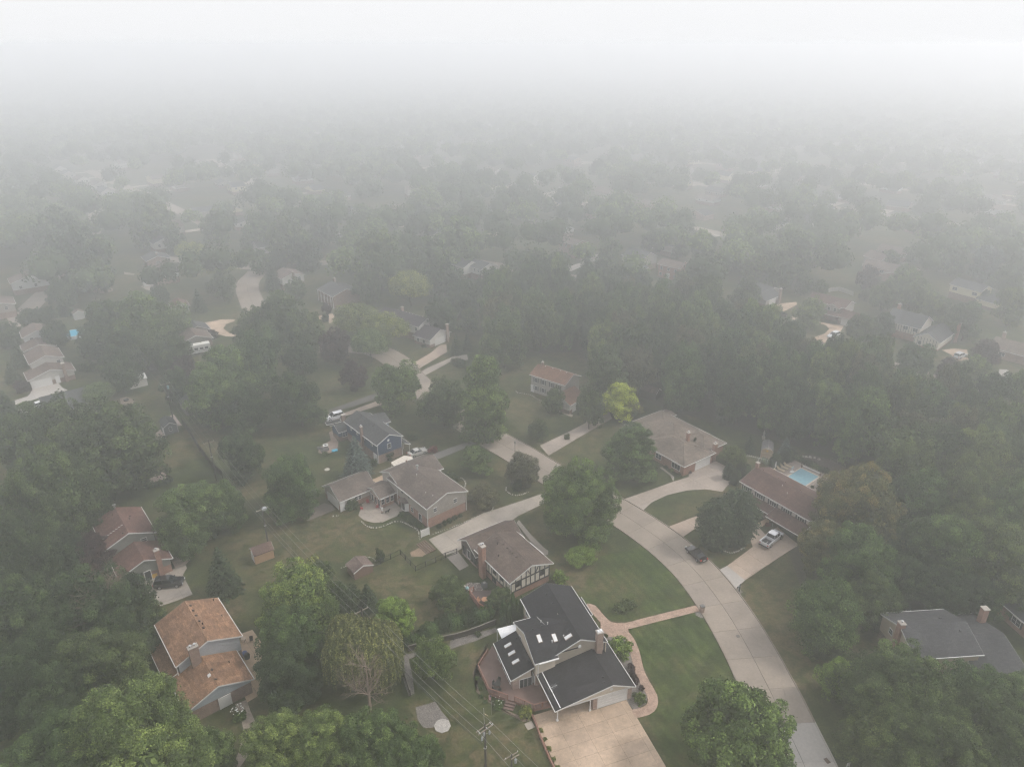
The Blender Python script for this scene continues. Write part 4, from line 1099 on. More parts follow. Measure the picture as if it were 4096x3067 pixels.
h.chimney(6.5, -18.6, .7, .6, 0, 6.2, BRICK_B, flues=1); h.win(l4, 'S', 3.4, 2.6, .9, 1.0, off=.02); h.win(l4, 'S', 7.9, 2.6, .9, 1.0, off=.02)

def simple(label, O, ang, blocks, extra=None, name='house'):
    h = House(name, label, 'house', O, ang); r = []
    for (u0, u1, v0, v1, ze, rise, ax, low, hb, up, rf, wins) in blocks:
        b = h.block(u0, u1, v0, v1, ze, rise, ax, lower=low, hb=hb, upper=up, roof=rf)
        for w in wins: h.win(b, w[0], w[1], w[2], w[3], w[4], off=.03, cols=1 if w[3] < 1.3 else 2)
        r.append(b)
    if extra: extra(h, r)
    return h
S2 = lambda *us, z=4.0, w=.9, hh=1.1, f='S': [(f, u, z, w, hh) for u in us]
simple('white house with near-black gable roofs and a garage, beyond the light green locust tree', (-32.76, 224.14), -38, [
    (-6.5, 5.9, -3.0, 5.0, 5.2, 1.9, 'u', BRICK_B, 2.4, WHT, shingle('violet_black_shingle', (.05, .042, .05)), S2(1.0, 4.4)),
    (4.9, 12.6, -4.9, 5.0, 2.8, 2.3, 'u', BRICK_B, 1.0, WHT, shingle('violet_black_shingle', (.05, .042, .05)), S2(7.0, 9.5, z=1.6)),
    (-16, -7.0, -2, 7, 4.0, 1.9, 'u', BRICK_B, 1.2, WHT, shingle('violet_black_shingle', (.05, .042, .05)), [])],
    lambda h, r: (h.garage(r[1], 'E', 0, 4.6, off=.02), h.chimney(12.8, 3.0, .7, .7, 0, 6.0, BRICK_P, flues=0), h.chimney(-6.4, 2.0, .8, .7, 4, 8.0, BRICK_P, flues=0), [h.pipe(r[0], u, .9, .25, .07) for u in (-5, -3.5, -2, -.5, 1, 2.5, 4)]))
hh_ = simple('grey-roofed brick house with a tall white-columned porch', (-65.45, 250.54), -50, [
    (-12.5, 0, .6, 12.2, 4.5, 1.9, 'u', BRICK_B, 3.9, BRICK_B, RF_GY, S2(-10, -7.5, -5, -2.5, z=2.2))],
    lambda h, r: ([h.post(u, .75, 4.4, .12) for u in (-12.2, -9.6, -7, -4.5, -2, -.2)], h.chimney(-12.2, 8, .9, .7, 0, 7.2, BRICK_B, flues=1)))
simple('white gabled house with a centre brick chimney beyond the grey-roofed porch house', (-85.74, 275), 40, [
    (-5, 4.8, -.5, 9.0, 5.0, 1.6, 'v', BRICK_B, 2.4, WHT, RF_BN, S2(2.3, z=3.9, w=1.2))], lambda h, r: h.chimney(0, -.5, .7, .5, 0, 6.8, BRICK_B))
simple('long white house with grey roof half hidden behind the centre trees', (-18.69, 290.85), -48, [
    (-.8, 9.0, .1, 9.3, 5.0, 1.6, 'u', BRICK_B, 2.4, WHT, RF_GY, S2(1.5, 4.5, 7)), (-6.5, 0, -1, 8, 3.2, 1.6, 'u', BRICK_B, 2.0, WHT, RF_GY, S2(-4, -2, z=1.5))])
simple('brick two-storey house with flat-looking hip roof beside a white drive', (22, 329), -45, [
    (-1, 9.5, 0, 9.0, 5.4, 1.4, 'u', BRICK_P, 3.9, BRICK_P, RF_BN, S2(1, 3.4, 7)), (8.5, 15, -3, 6, 2.9, 1.5, 'u', BRICK_P, 2.4, BRICK_P, RF_GY, [])])
simple('grey house with steep dark roof and attached garage, left of the brick colonial', (49.2, 306), -50, [
    (-2, 10, -1, 9, 5.2, 2.6, 'u', BRICK_B, 2.4, TAN, RF_GY, S2(1, 3)), (6, 13.5, -8, -1, 2.8, 1.9, 'v', BRICK_B, 1.0, TAN, RF_GY, S2(8.5, z=1.6, w=2.6, hh=1.7))])
simple('brick colonial house with a white front door and shuttered windows in the middle distance', (60, 291.5), -45, [
    (-.2, 10.8, 0, 7.4, 5.4, 1.7, 'u', BRICK_O, 3.9, BRICK_O, RF_BN, S2(1.8, 5.2, 8.6, w=1.1) + S2(1.6, 8.4, z=1.5, w=1.2))],
    lambda h, r: (h.door(r[0], 'S', 5.2, 1.3, 2.3, off=.05), h.chimney(10.9, 3.8, .8, .7, 0, 7.6, BRICK_O, flues=0)))
simple('grey-roofed ranch house with brick garage and a long tan drive, right of the wood', (91.5, 262), -47, [
    (-6, 5, 0, 10, 2.9, 1.9, 'u', BRICK_B, 1.2, TAN, RF_GY, []), (1.0, 8.5, -6.5, 4, 2.8, 1.8, 'v', BRICK_B, 1.2, TAN, RF_GY, S2(2.6, z=1.5))],
    lambda h, r: (h.garage(r[1], 'E', -1.5, 4.6, off=.02), h.chimney(8.9, 2.2, .7, 1.0, 0, 5.6, BRICK_B)))
mo = (115.81, 254.82)
simple('tan house with maroon roof and paired gable windows behind a circular drive', mo, -48, [
    (-1.5, 12.5, -12.5, -4.5, 5.0, 1.7, 'u', BRICK_B, 2.4, TAN, RF_MB, []), (6.3, 11.2, -14.8, -8.0, 5.0, 1.1, 'v', BRICK_B, 2.4, TAN, RF_MB, S2(7.7, 9.8, z=4.1)),
    (11.8, 20.3, -16.2, -10.0, 2.8, 1.8, 'u', BRICK_B, 1.2, TAN, RF_MB, [])], lambda h, r: (h.garage(r[2], 'S', 15.5, 4.4, off=.02), h.block(6.0, 12.0, -16.6, -14.6, 2.7, .7, 'u', rc=1.0, roof=RF_MB)))
TU2 = (133.5, 235.73)
def tud(h, r):
    W = r[0]['wall']
    for u in np.arange(W[0] + .2, W[1], .8):
        q = MB(); q.box(u - .06, u + .06, W[2] - .06, W[2] + .02, 2.5, 4.8); h.part('timber', q, TIMB)
    W = r[1]['wall']
    for u in np.arange(W[0] + .2, W[1], .9):
        q = MB(); q.box(u - .06, u + .06, W[2] - .06, W[2] + .02, .4, 3.4); h.part('timber', q, TIMB)
    h.chimney(19.5, -5, .9, .8, 0, 6.6, BRICK_O, flues=0); h.chimney(.6, -5, .9, .7, 4, 8.2, BRICK_O)
simple('far half-timbered brick house with blue-grey roofs at the right', TU2, -47, [
    (.4, 11.6, -15.0, -4.0, 5.0, 2.9, 'u', BRICK_O, 2.4, TUDM, RF_GY, S2(7, 10, w=1.4)), (10.8, 18.8, -18.0, -4.5, 3.0, 2.3, 'v', BRICK_O, .6, TUDM, RF_GY, S2(13, 16, z=1.5))], tud)
simple('stone-coloured ranch house with tan roof cut off by the right edge', (148, 207), -50, [
    (-1, 18, -1, 9, 2.9, 2.2, 'u', BRICK_P, 2.2, BRICK_P, RF_TN, S2(3, 12, z=1.6, w=1.6))], lambda h, r: h.chimney(1.0, 4, .9, .8, 3, 6.9, BRICK_P))
YEL = siding('yellow_siding', (.58, .52, .36))
simple('pale yellow house with brick ground floor and grey roof at the right', (165.2, 264.0), -60, [
    (0, 11.9, 0, 8.0, 5.4, 1.8, 'u', BRICK_B, 2.5, YEL, RF_GY, S2(2.2, 9.6, w=1.7)), (11.0, 19.0, -1, 6, 3.0, 1.8, 'u', BRICK_B, 1.0, YEL, RF_GY, [])])
simple('long brown hip-roofed house hidden by trees beyond the maroon-roofed house', (150, 300), -45, [
    (0, 20, -4, 5, 3.4, 1.7, 'u', BRICK_P, 1.4, BRICK_P, RF_BN, S2(3, 8, z=2.0, w=1.6)), (10, 19, -10, -3, 3.0, 1.5, 'v', BRICK_P, 1.4, BRICK_P, RF_BN, [])])
simple('distant white colonial house with a row of upper windows and small white garage', (143.5, 377.5), -46, [
    (0, 12.5, 0, 10, 5.4, 2.6, 'u', None, 0, WHT, RF_GY, S2(1.2, 4, 6.8, 9.6, 11.6)), (-6.5, -.5, -6, 3, 3.0, 1.6, 'v', None, 0, WHT, RF_GY, S2(-4.6, -2.4, z=1.5, w=1.2))])
simple('small tan gabled house in the haze above the maroon-roofed house', (147, 302.5), -70, [
    (-3, 7, 6, 14, 4.8, 2.2, 'u', None, 0, TAN, RF_BN, S2(1, 4, z=3.5))])
simple('grey shuttered house with two gable windows and a patio awning at the left', (-141, 279), 34, [
    (-1.5, 8.5, 0, 10, 5.0, 1.7, 'v', BRICK_B, 2.4, GREYW, RF_BN, S2(2.3, 5.0, z=3.9)), (-5.5, -1.5, 1, 5, 2.6, .5, 'u', None, 0, WHT, plain('white_metal', (.75, .75, .75)), [])])
simple('brick house with centre chimney and grey roof, farther left behind the shuttered house', (-155, 300), 36, [
    (0, 10, 0, 10, 4.0, 1.7, 'v', BRICK_B, 2.6, BRICK_B, RF_GY, S2(4.8, z=2.6, w=1.8))], lambda h, r: h.chimney(5, 2, .7, .6, 0, 6.4, BRICK_B))
simple('pale gabled house with two small windows in the haze at the left', (-163, 325), 38, [
    (0, 9.5, 0, 9, 5.2, 1.9, 'v', BRICK_B, 2.4, WHT, RF_GY, S2(2.6, 6.4, z=3.9))])
simple('tan house with two small windows at the left edge, beyond the pool', (-186, 234), 37, [
    (0, 14.5, 0, 10, 4.8, 1.8, 'v', BRICK_B, 2.2, TAN, RF_BN, S2(6, 11.5, z=3.7))], lambda h, r: h.chimney(3, 6, .7, .6, 4, 7.6, BRICK_B))
simple('low grey-roofed house with upper-storey windows left of the round blue pool', (-151.5, 209), 37, [
    (0, 8.4, 0, 8.6, 5.0, 1.6, 'v', BRICK_B, 2.4, GREYW, RF_BN, S2(2.4, 6.2, z=3.9)), (-1, 8, -7, 0, 2.9, 1.4, 'v', BRICK_B, 2.2, GREYW, RF_BN, [])])
simple('brick ranch house with grey roof beside the curved drive, left of centre', (-102, 210), 35, [
    (-1.5, 8.5, -.5, 13, 3.0, 1.9, 'v', BRICK_B, 2.4, TAN, RF_BN, S2(5.6, z=1.7, w=1.5)), (2, 10, 8, 15, 3.0, 1.9, 'v', BRICK_B, 2.4, TAN, RF_GY, [])])
simple('small pale outbuilding with reddish roof left of the far street', (-120, 243), 32, [
    (0, 6, 0, 7, 2.9, 1.6, 'v', None, 0, GREYW, RF_RM, S2(3.8, z=1.6))])
simple('white house with blue-grey roof peeking out among the trees of the wood', (96, 203), -47, [
    (-8, 5, -12, -3, 3.2, 2.4, 'u', BRICK_B, 1.2, WHT, RF_DG, [])])
# hazy house shapes farther out (each its own)
far_pts = [(1175, 505, -48, 'u', RF_GY), (745, 480, 40, 'v', RF_GY), (1640, 455, -45, 'u', RF_BN), (1800, 490, -45, 'u', RF_BN), (1950, 500, -60, 'u', RF_BN), (2010, 530, -55, 'v', RF_BN), (2170, 565, -60, 'u', RF_TN), (1560, 500, -45, 'v', RF_BN), (640, 400, 35, 'u', RF_GY), (960, 590, -48, 'u', RF_GY), (90, 600, 38, 'v', RF_GY), (30, 640, 38, 'v', RF_BN), (510, 500, 30, 'v', RF_GY), (420, 480, 30, 'u', RF_GY), (1050, 296, 0, 'u', WHITE), (1400, 545, -46, 'u', RF_GY), (2030, 425, -30, 'u', RF_TN), (2120, 470, -30, 'u', RF_TN), (1890, 555, -50, 'u', RF_BN), (560, 560, 36, 'u', RF_GY), (1500, 440, -46, 'u', RF_TN), (880, 430, 20, 'u', RF_TN)]
for i, (x, y, a, ax, rf) in enumerate(far_pts):
    w = at(x, y)
    big = 2.2 if i == 14 else 1
    up = [WHT, TAN, GREYW][i % 3]
    hx = simple('hazy distant house among the far trees', (w.x, w.y), a, [(0, 13 * big, 0, 9, 5.0 if i % 2 else 3.4, 2.0, ax, BRICK_B, 2.0, up, rf, S2(3, 8, z=2.9))])
    hx.e['group'] = 'distant houses fading into the haze'
# ------------------------------------------------------------------ vegetation
BARK = plain('bark', (.085, .065, .05), .95, var=.3, scale=2)
DEADW = plain('dead_wood', (.22, .165, .13), .9, var=.2, scale=2)
F = {
 'dark': foliage('foliage_dark', (.032, .052, .022), (.052, .078, .028)),
 'mid': foliage('foliage_mid', (.044, .068, .024), (.072, .10, .032)),
 'fresh': foliage('foliage_fresh', (.05, .085, .026), (.085, .13, .036)),
 'light': foliage('foliage_light', (.062, .098, .034), (.10, .14, .044)),
 'yellow': foliage('foliage_yellow_green', (.095, .125, .032), (.17, .185, .045)),
 'bright2': foliage('foliage_spring', (.075, .12, .034), (.14, .18, .045), spread=.3),
 'lime': foliage('foliage_lime', (.27, .32, .04), (.36, .40, .06), spread=.2),
 'bright': foliage('foliage_bright', (.10, .16, .03), (.16, .23, .045), spread=.3),
 'autumn': foliage('foliage_autumn', (.075, .088, .034), (.145, .115, .042), spread=.2),
 'purple': foliage('foliage_purple', (.036, .022, .026), (.055, .034, .034), spread=.3),
 'red': foliage('foliage_red', (.12, .035, .03), (.18, .06, .045), spread=.3),
 'blue': foliage('foliage_blue_spruce', (.055, .078, .068), (.085, .115, .10), spread=.4),
 'conifer': foliage('foliage_conifer', (.028, .045, .024), (.045, .065, .032), spread=.5),
 'willow': foliage('foliage_willow', (.085, .10, .036), (.14, .145, .05), spread=.2),
 'brown': foliage('foliage_brown_green', (.06, .065, .034), (.09, .09, .045), spread=.3),
 'arbor': foliage('foliage_arborvitae', (.035, .065, .022), (.055, .09, .028), spread=.4),
}
def leaf_mesh(name, pos, nrm, size, tint, extra=None, seed=0, aspect=.62):
    """one quad per leaf spray"""
    rg = np.random.default_rng(seed); n = len(pos)
    nrm = nrm / (np.linalg.norm(nrm, axis=1, keepdims=True) + 1e-9)
    r = rg.normal(size=(n, 3)); t = np.cross(nrm, r); t /= np.linalg.norm(t, axis=1, keepdims=True) + 1e-9
    b = np.cross(nrm, t); s = size[:, None]
    bend = nrm * s * rg.uniform(-.25, .25, (n, 1))
    V = np.stack([pos - t * s * .5, pos - b * s * .5 * aspect + bend, pos + t * s * .5, pos + b * s * .5 * aspect + bend], 1).reshape(-1, 3)
    nf = n; ev, ef, et = (extra if extra else (np.zeros((0, 3)), np.zeros((0, 4), int), np.zeros((0, 2))))
    allv = np.concatenate([V, ev]); me = bpy.data.meshes.new(name)
    me.vertices.add(len(allv)); me.vertices.foreach_set('co', allv.astype(np.float32).ravel())
    loops = np.concatenate([np.arange(4 * n), (ef + 4 * n).ravel()]).astype(np.int32)
    me.loops.add(len(loops)); me.loops.foreach_set('vertex_index', loops)
    nfaces = n + len(ef); me.polygons.add(nfaces)
    me.polygons.foreach_set('loop_start', (np.arange(nfaces) * 4).astype(np.int32))
    ca = me.color_attributes.new('tint', 'FLOAT_COLOR', 'POINT')
    col = np.ones((len(allv), 4), np.float32); col[:4 * n, :2] = np.repeat(tint, 4, 0)
    if len(ev): col[4 * n:, :2] = et
    ca.data.foreach_set('color', col.ravel())
    me.update(calc_edges=True)
    return me
def sph(rg, n, zmin=-1.0):
    z = rg.uniform(zmin, 1, n); a = rg.uniform(0, 2 * np.pi, n); q = np.sqrt(1 - z * z)
    return np.stack([q * np.cos(a), q * np.sin(a), z], 1)
def blockers(C, Rr, zs=.85, k=.62):
    vs, fs = [], []; nu, nv = 8, 5
    for c, r in zip(C, Rr):
        o = len(vs) * 1; base = sum(len(x) for x in vs)
        g = []
        for j in range(nv + 1):
            ph = math.pi * j / nv
            for i in range(nu): a = 2 * math.pi * i / nu + j * .4; g.append([c[0] + r * k * math.sin(ph) * math.cos(a), c[1] + r * k * math.sin(ph) * math.sin(a), c[2] + r * k * zs * math.cos(ph)])
        vs.append(np.array(g))
        for j in range(nv):
            for i in range(nu): i2 = (i + 1) % nu; fs.append([base + j * nu + i, base + (j + 1) * nu + i, base + (j + 1) * nu + i2, base + j * nu + i2])
    v = np.concatenate(vs); return v, np.array(fs), np.tile(np.array([[.4, .4]]), (len(v), 1))
def broad(name, seed, R=6, Ht=13, cb=.08, lobes=16, n=9000, leaf=.42, flat=1.0, clumps=20, lobe_r=(.26, .42), top=.0, crad=.115):
    rg = np.random.default_rng(seed); cz, az = Ht * (1 + cb) / 2, Ht * (1 - cb) / 2
    d = sph(rg, lobes, -.85); k = rg.uniform(.46, .76, (lobes, 1))
    C = d * k * np.array([R, R, az]) + np.array([0, 0, cz]); LR = (1 + .15 * rg.normal(size=lobes)) * R * rg.uniform(*lobe_r, lobes)
    up = (C[:, 2] - (cz - az)) / (2 * az); C[:, :2] *= (1 - top * np.clip(up, 0, 1))[:, None]; LR *= (1 - .35 * top * np.clip(up, 0, 1))
    C = np.concatenate([C, [[0, 0, cz], [0, 0, cz + az * .45]]]); LR = np.concatenate([LR, [R * .55, R * .42 * (1 - .4 * top)]])
    cc, cr, cd_, ct = [], [], [], []
    for i in range(len(C)):
        dd = sph(rg, clumps, -.75); p = C[i] + dd * LR[i] * rg.uniform(.86, 1.1, (clumps, 1)) * np.array([1, 1, flat])
        ok = np.ones(clumps, bool)
        for j in range(len(C)):
            if j != i: ok &= np.linalg.norm((p - C[j]) / np.array([1, 1, flat]), axis=1) > LR[j] * .86
        cc.append(p[ok]); cd_.append(dd[ok]); cr.append(R * crad * rg.uniform(.65, 1.5, ok.sum())); ct.append(rg.uniform(0, 1, ok.sum()) * .75 + rg.uniform(0, .25))
    cc, cd_, cr, ct = map(np.concatenate, (cc, cd_, cr, ct))
    w = cr ** 2; idx = rg.choice(len(cc), n, p=w / w.sum())
    dr = sph(rg, n, -.7); dr = dr + cd_[idx] * .55; dr /= np.linalg.norm(dr, axis=1, keepdims=True)
    pos = cc[idx] + dr * cr[idx][:, None] * rg.uniform(.6, 1.22, (n, 1)) * np.array([1, 1, .82])
    stray = rg.uniform(size=n) < .07; pos[stray] += rg.normal(size=(stray.sum(), 3)) * R * .035
    nrm = dr * .75 + np.array([0, 0, .35]) + rg.normal(size=(n, 3)) * .45
    tint = np.stack([np.clip(ct[idx] + rg.normal(size=n) * .08, 0, 1), rg.uniform(0, 1, n)], 1)
    # inner leaves close the crown
    m = n // 4; j = rg.choice(len(C), m, p=LR ** 2 / (LR ** 2).sum()); dd = sph(rg, m, -1)
    ip = C[j] + dd * (LR[j] * rg.uniform(.4, .8, m))[:, None] * np.array([1, 1, flat])
    it = np.stack([rg.uniform(.2, .7, m), rg.uniform(0, 1, m)], 1)
    pos = np.concatenate([pos, ip]); nrm = np.concatenate([nrm, dd + rg.normal(size=(m, 3)) * .5]); tint = np.concatenate([tint, it])
    size = np.concatenate([leaf * rg.uniform(.6, 1.35, n), leaf * 2.3 * rg.uniform(.7, 1.3, m)])
    k_ = R / np.percentile(np.hypot(pos[:n, 0], pos[:n, 1]), 98.5); z0, z1 = np.percentile(pos[:n, 2], [1, 99.5]); zl = Ht * cb; kz = (Ht - zl) / (z1 - z0)
    pos[:, :2] *= k_; pos[:, 2] = zl + (pos[:, 2] - z0) * kz; C = C * np.array([k_, k_, 1]); C[:, 2] = zl + (C[:, 2] - z0) * kz
    return leaf_mesh(name, pos, nrm, size, tint, blockers(C, LR, flat, .42), seed)
def conifer(name, seed, R=3.2, Ht=11, n=7000, leaf=.42, droop=.25, ex=.82):
    rg = np.random.default_rng(seed); P, N, S, T = [], [], [], []
    z = .05
    while z < .985:
        r = R * min(1, (1 - z) ** ex * (1.0 if ex > .7 else .55 + 1.6 * z)) * rg.uniform(.88, 1.1) + .08; nb = max(5, int(r * 5.5)); a0 = rg.uniform(0, 6.28)
        for b in range(nb):
            a = a0 + 2 * np.pi * b / nb + rg.normal() * .1; rb = r * rg.uniform(.8, 1.12); m = max(3, int(rb / leaf * 4.2))
            t = rg.uniform(.25, 1, m) ** .7; wd = (1 - t) * .45 * rb * rg.normal(size=m) * .6
            x = rb * t * np.cos(a) - wd * np.sin(a); y = rb * t * np.sin(a) + wd * np.cos(a)
            P.append(np.stack([x, y, z * Ht - droop * rb * t ** 1.6 + rg.normal(size=m) * .07 + (t > .9) * .06], 1))
            N.append(np.stack([np.full(m, np.cos(a) * .45), np.full(m, np.sin(a) * .45), np.full(m, .85)], 1) + rg.normal(size=(m, 3)) * .28)
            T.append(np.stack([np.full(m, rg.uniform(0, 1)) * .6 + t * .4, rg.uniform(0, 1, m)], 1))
        z += max(.02, .032 + rg.normal() * .004) * (11 / Ht) ** .3
    P, N, T = map(np.concatenate, (P, N, T))
    zz = np.linspace(.05, .95, 9); C = np.stack([0 * zz, 0 * zz, zz * Ht - .2], 1)
    return leaf_mesh(name, P, N, leaf * rg.uniform(.7, 1.3, len(P)), T, blockers(C, R * (1 - zz) ** ex * .9 + .1, .75, .72), seed, .5)
def column(name, seed, R=.6, Ht=3.2, n=1500, leaf=.16):
    rg = np.random.default_rng(seed); t = rg.uniform(0, 1, n) ** .85; a = rg.uniform(0, 2 * np.pi, n)
    r = R * np.minimum(1, (1 - t) * 2.2) ** .6 * (.85 + .15 * np.sin(a * 3 + t * 9)) * rg.uniform(.8, 1.12, n)
    P = np.stack([r * np.cos(a), r * np.sin(a), t * Ht], 1); N = np.stack([np.cos(a), np.sin(a), .5 + t], 1) + rg.normal(size=(n, 3)) * .35
    zz = np.linspace(.08, .9, 7); C = np.stack([0 * zz, 0 * zz, zz * Ht], 1)
    return leaf_mesh(name, P, N, leaf * rg.uniform(.7, 1.4, n), rg.uniform(0, 1, (n, 2)), blockers(C, R * np.minimum(1, (1 - zz) * 2.2) ** .6 + .05, 1.4, .85), seed, .5)
def willow(name, seed, R=7, Ht=13, strands=3800):
    rg = np.random.default_rng(seed); lob = 15; d = sph(rg, lob, -.1)
    C = d * rg.uniform(.5, .68, (lob, 1)) * np.array([R, R, Ht * .36]) + np.array([0, 0, Ht * .6]); LR = R * rg.uniform(.28, .42, lob)
    P, N, S, T = [], [], [], []
    for i in range(strands):
        j = rg.integers(lob); dd = sph(rg, 1, -.15)[0]; s = C[j] + dd * LR[j]; L = rg.uniform(1.6, 6.2) * (Ht / 13); m = int(L / .2); t = np.linspace(0, 1, m)
        out = np.array([dd[0], dd[1], 0]) * .6
        p = s + out * np.sin(t * 1.4)[:, None] * .9 + np.stack([0 * t, 0 * t, -L * t ** 1.25], 1) + rg.normal(size=(m, 3)) * .06
        P.append(p); N.append(np.tile(dd * [1, 1, .6] + [0, 0, .35], (m, 1)) + rg.normal(size=(m, 3)) * .4); T.append(np.stack([np.full(m, rg.uniform(0, 1)), rg.uniform(0, 1, m)], 1))
    P, N, T = map(np.concatenate, (P, N, T)); k = P[:, 2] > .3; P, N, T = P[k], N[k], T[k]
    return leaf_mesh(name, P, N, .4 * rg.uniform(.6, 1.3, len(P)), T, blockers(C, LR * .95, .8, .8), seed, .45)
def trunk_mesh(name, seed, R, Ht, limbs=6, r0=None):
    rg = random.Random(seed); m = MB(); r0 = r0 or Ht * .019; top = Ht * .62
    p = Vector((0, 0, -.05)); k = 6; pts = [p]
    for i in range(1, k + 1): pts.append(Vector((rg.uniform(-.2, .2) * R * .18, rg.uniform(-.2, .2) * R * .18, top * i / k)))
    for i in range(k): m.tube(pts[i], pts[i + 1], r0 * (1 - i / k * .75) * (1.35 if i == 0 else 1), r0 * (1 - (i + 1) / k * .75), 7, cap=False)
    for i in range(limbs):
        j = rg.randint(2, k - 1); a = rg.uniform(0, 6.28); s = pts[j]; e1 = s + Vector((math.cos(a) * R * .35, math.sin(a) * R * .35, Ht * .12)); e2 = e1 + Vector((math.cos(a) * R * .3, math.sin(a) * R * .3, Ht * .1))
        m.tube(s, e1, r0 * .42, r0 * .25, 5, cap=False); m.tube(e1, e2, r0 * .25, r0 * .08, 5, cap=False)
    return m.mesh(name, BARK)
def twigs(name, seed, n=46, L=3.2, spread=1.0, base=None):
    rg = random.Random(seed); m = MB()
    def grow(p, d, l, r, g):
        q = p
        for s_ in range(3):
            d2 = (d + Vector((rg.uniform(-.3, .3), rg.uniform(-.3, .3), rg.uniform(-.25, .3)))).normalized(); e = q + d2 * l / 3; m.tube(q, e, r * (1 - s_ * .22), r * (1 - (s_ + 1) * .22), 4, cap=False)
            if g > 0:
                for _ in range(2):
                    dd = (d2 + Vector((rg.uniform(-1, 1), rg.uniform(-1, 1), rg.uniform(-.5, .8))) * .8).normalized(); grow(e, dd, l * .55, r * .5, g - 1)
            q = e; d = d2
    for i in range(n):
        a = rg.uniform(0, 6.28); grow(Vector((0, 0, 0)), Vector((math.cos(a) * spread, math.sin(a) * spread, rg.uniform(.2, 1.2))).normalized(), L * rg.uniform(.6, 1.1), .06, 2)
    return m.mesh(name, DEADW)
KIT = {}
AUTO = []
def kit(key, make, nvar):
    KIT[key] = [make(i) for i in range(nvar)]
kit('near', lambda i: (broad('crown', 10 + i, 6, 12.5, n=40000, leaf=.225, lobes=24, clumps=26, lobe_r=(.2, .4), crad=.1), 6, 12.5), 4)
kit('big', lambda i: (broad('crown', 20 + i, 9, 15.5, n=62000, leaf=.25, lobes=34, clumps=26, lobe_r=(.15, .33), crad=.075), 9, 15.5), 2)
kit('mid', lambda i: (broad('crown', 30 + i, 6, 13, n=15000, leaf=.34, lobes=20, clumps=20, crad=.12), 6, 13), 5)
kit('far', lambda i: (broad('crown', 50 + i, 6, 13, n=4000, leaf=.66, lobes=16, clumps=14, crad=.14), 6, 13), 4)
kit('tall', lambda i: (broad('crown', 60 + i, 4, 14, cb=.03, n=22000, leaf=.26, lobes=44, clumps=14, lobe_r=(.26, .42), top=.62), 4, 14), 2)
kit('locust', lambda i: (broad('crown', 70 + i, 6.5, 11, cb=.3, n=14000, leaf=.3, lobes=26, clumps=18, flat=.45, lobe_r=(.2, .34)), 6.5, 11), 2)
kit('zelkova', lambda i: (broad('crown', 80 + i, 6, 11, cb=.08, n=20000, leaf=.26, lobes=34, clumps=14, flat=.8, lobe_r=(.14, .26), top=.25), 6, 11), 1)
kit('round', lambda i: (broad('crown', 85 + i, 5, 9.5, cb=.08, n=26000, leaf=.26, lobes=40, clumps=16, lobe_r=(.2, .3), top=.3, crad=.1), 5, 9.5), 2)
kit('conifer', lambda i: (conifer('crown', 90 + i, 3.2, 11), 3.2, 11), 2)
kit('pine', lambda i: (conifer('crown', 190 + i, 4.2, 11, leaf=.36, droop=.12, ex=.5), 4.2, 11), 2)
kit('shrub', lambda i: (broad('foliage', 95 + i, 1.2, 2.0, cb=-.1, n=3400, leaf=.13, lobes=12, clumps=14, lobe_r=(.3, .45)), 1.2, 2.0), 3)
kit('column', lambda i: (column('foliage', 100 + i), .6, 3.2), 2)
kit('willow', lambda i: (willow('crown', 110 + i), 7, 13), 1)
TRK = [trunk_mesh('trunk', i, 6, 13) for i in range(4)]
for m_ in [x[0] for v in KIT.values() for x in v]: m_.materials.append(F['mid'])
occupied = []
vrand = random.Random(11)
def plant(x, y, R_, Ht, kind, mat, label, cat='tree', group=None, name=None, trunk=True, z=0.0):
    var = KIT[kind]; me, r0, h0 = var[vrand.randrange(len(var))]
    nm = name or ('tree' if cat == 'tree' else cat)
    e = empty(nm, (x, y, z), vrand.uniform(0, 6.28), label, cat, group)
    cr = link(me, 'foliage' if kind in ('shrub', 'column') else 'crown', e, scale=(R_ / r0, R_ / r0, Ht / h0))
    cr.material_slots[0].link = 'OBJECT'; cr.material_slots[0].material = F[mat]
    if trunk: link(TRK[vrand.randrange(4)], 'trunk', e, scale=(R_ / 6, R_ / 6, Ht / 13))
    if cat == 'tree': occupied.append((x, y, R_))
    return e
def T(x, y, r, label=None, mat='mid', kind=None, hr=2.1, group=None, cat='tree', trunk=True, name=None, zc=.55):
    r *= 1.0
    """crown seen centred at (x, y) with half-width r in the 2212 px survey picture"""
    Rm = 5.0
    for _ in range(4):
        z = zc * hr * Rm; w = at(x, y, z); Rm = r * (w - Vector((0, 0, CAM_H))).length / (FPX / 1.8517)
    d = w.y
    if kind is None: kind = ('big' if Rm > 7.4 else 'near') if d < 125 else ('mid' if d < 260 else 'far')
    if name is None: name = {'conifer': 'conifer_tree', 'willow': 'willow_tree', 'locust': 'locust_tree'}.get(kind, 'tree') if cat == 'tree' else cat
    if label is None:
        AUTO.append((x, y, mat, kind))
        side = 'left' if x < 740 else ('centre' if x < 1480 else 'right')
        desc = {'dark': 'dark green', 'mid': 'mid green', 'fresh': 'fresh green', 'light': 'light green', 'yellow': 'yellow-green', 'purple': 'dark purple', 'conifer': 'dark', 'blue': 'bluish', 'autumn': 'rust-tinged', 'brown': 'brownish green', 'bright': 'bright green', 'lime': 'lime'}[mat]
        zone = 'in the hazy far field' if d > 330 else ('among the houses in the middle distance' if d > 175 else 'in the nearer gardens')
        label = f'{desc} {"conifer" if kind == "conifer" else "leafy tree"} {zone}, {side} part of the view'
        group = f'{desc} trees {zone}, {side}'
    return plant(w.x, w.y, Rm, hr * Rm, kind, mat, label, cat, group, name, trunk)

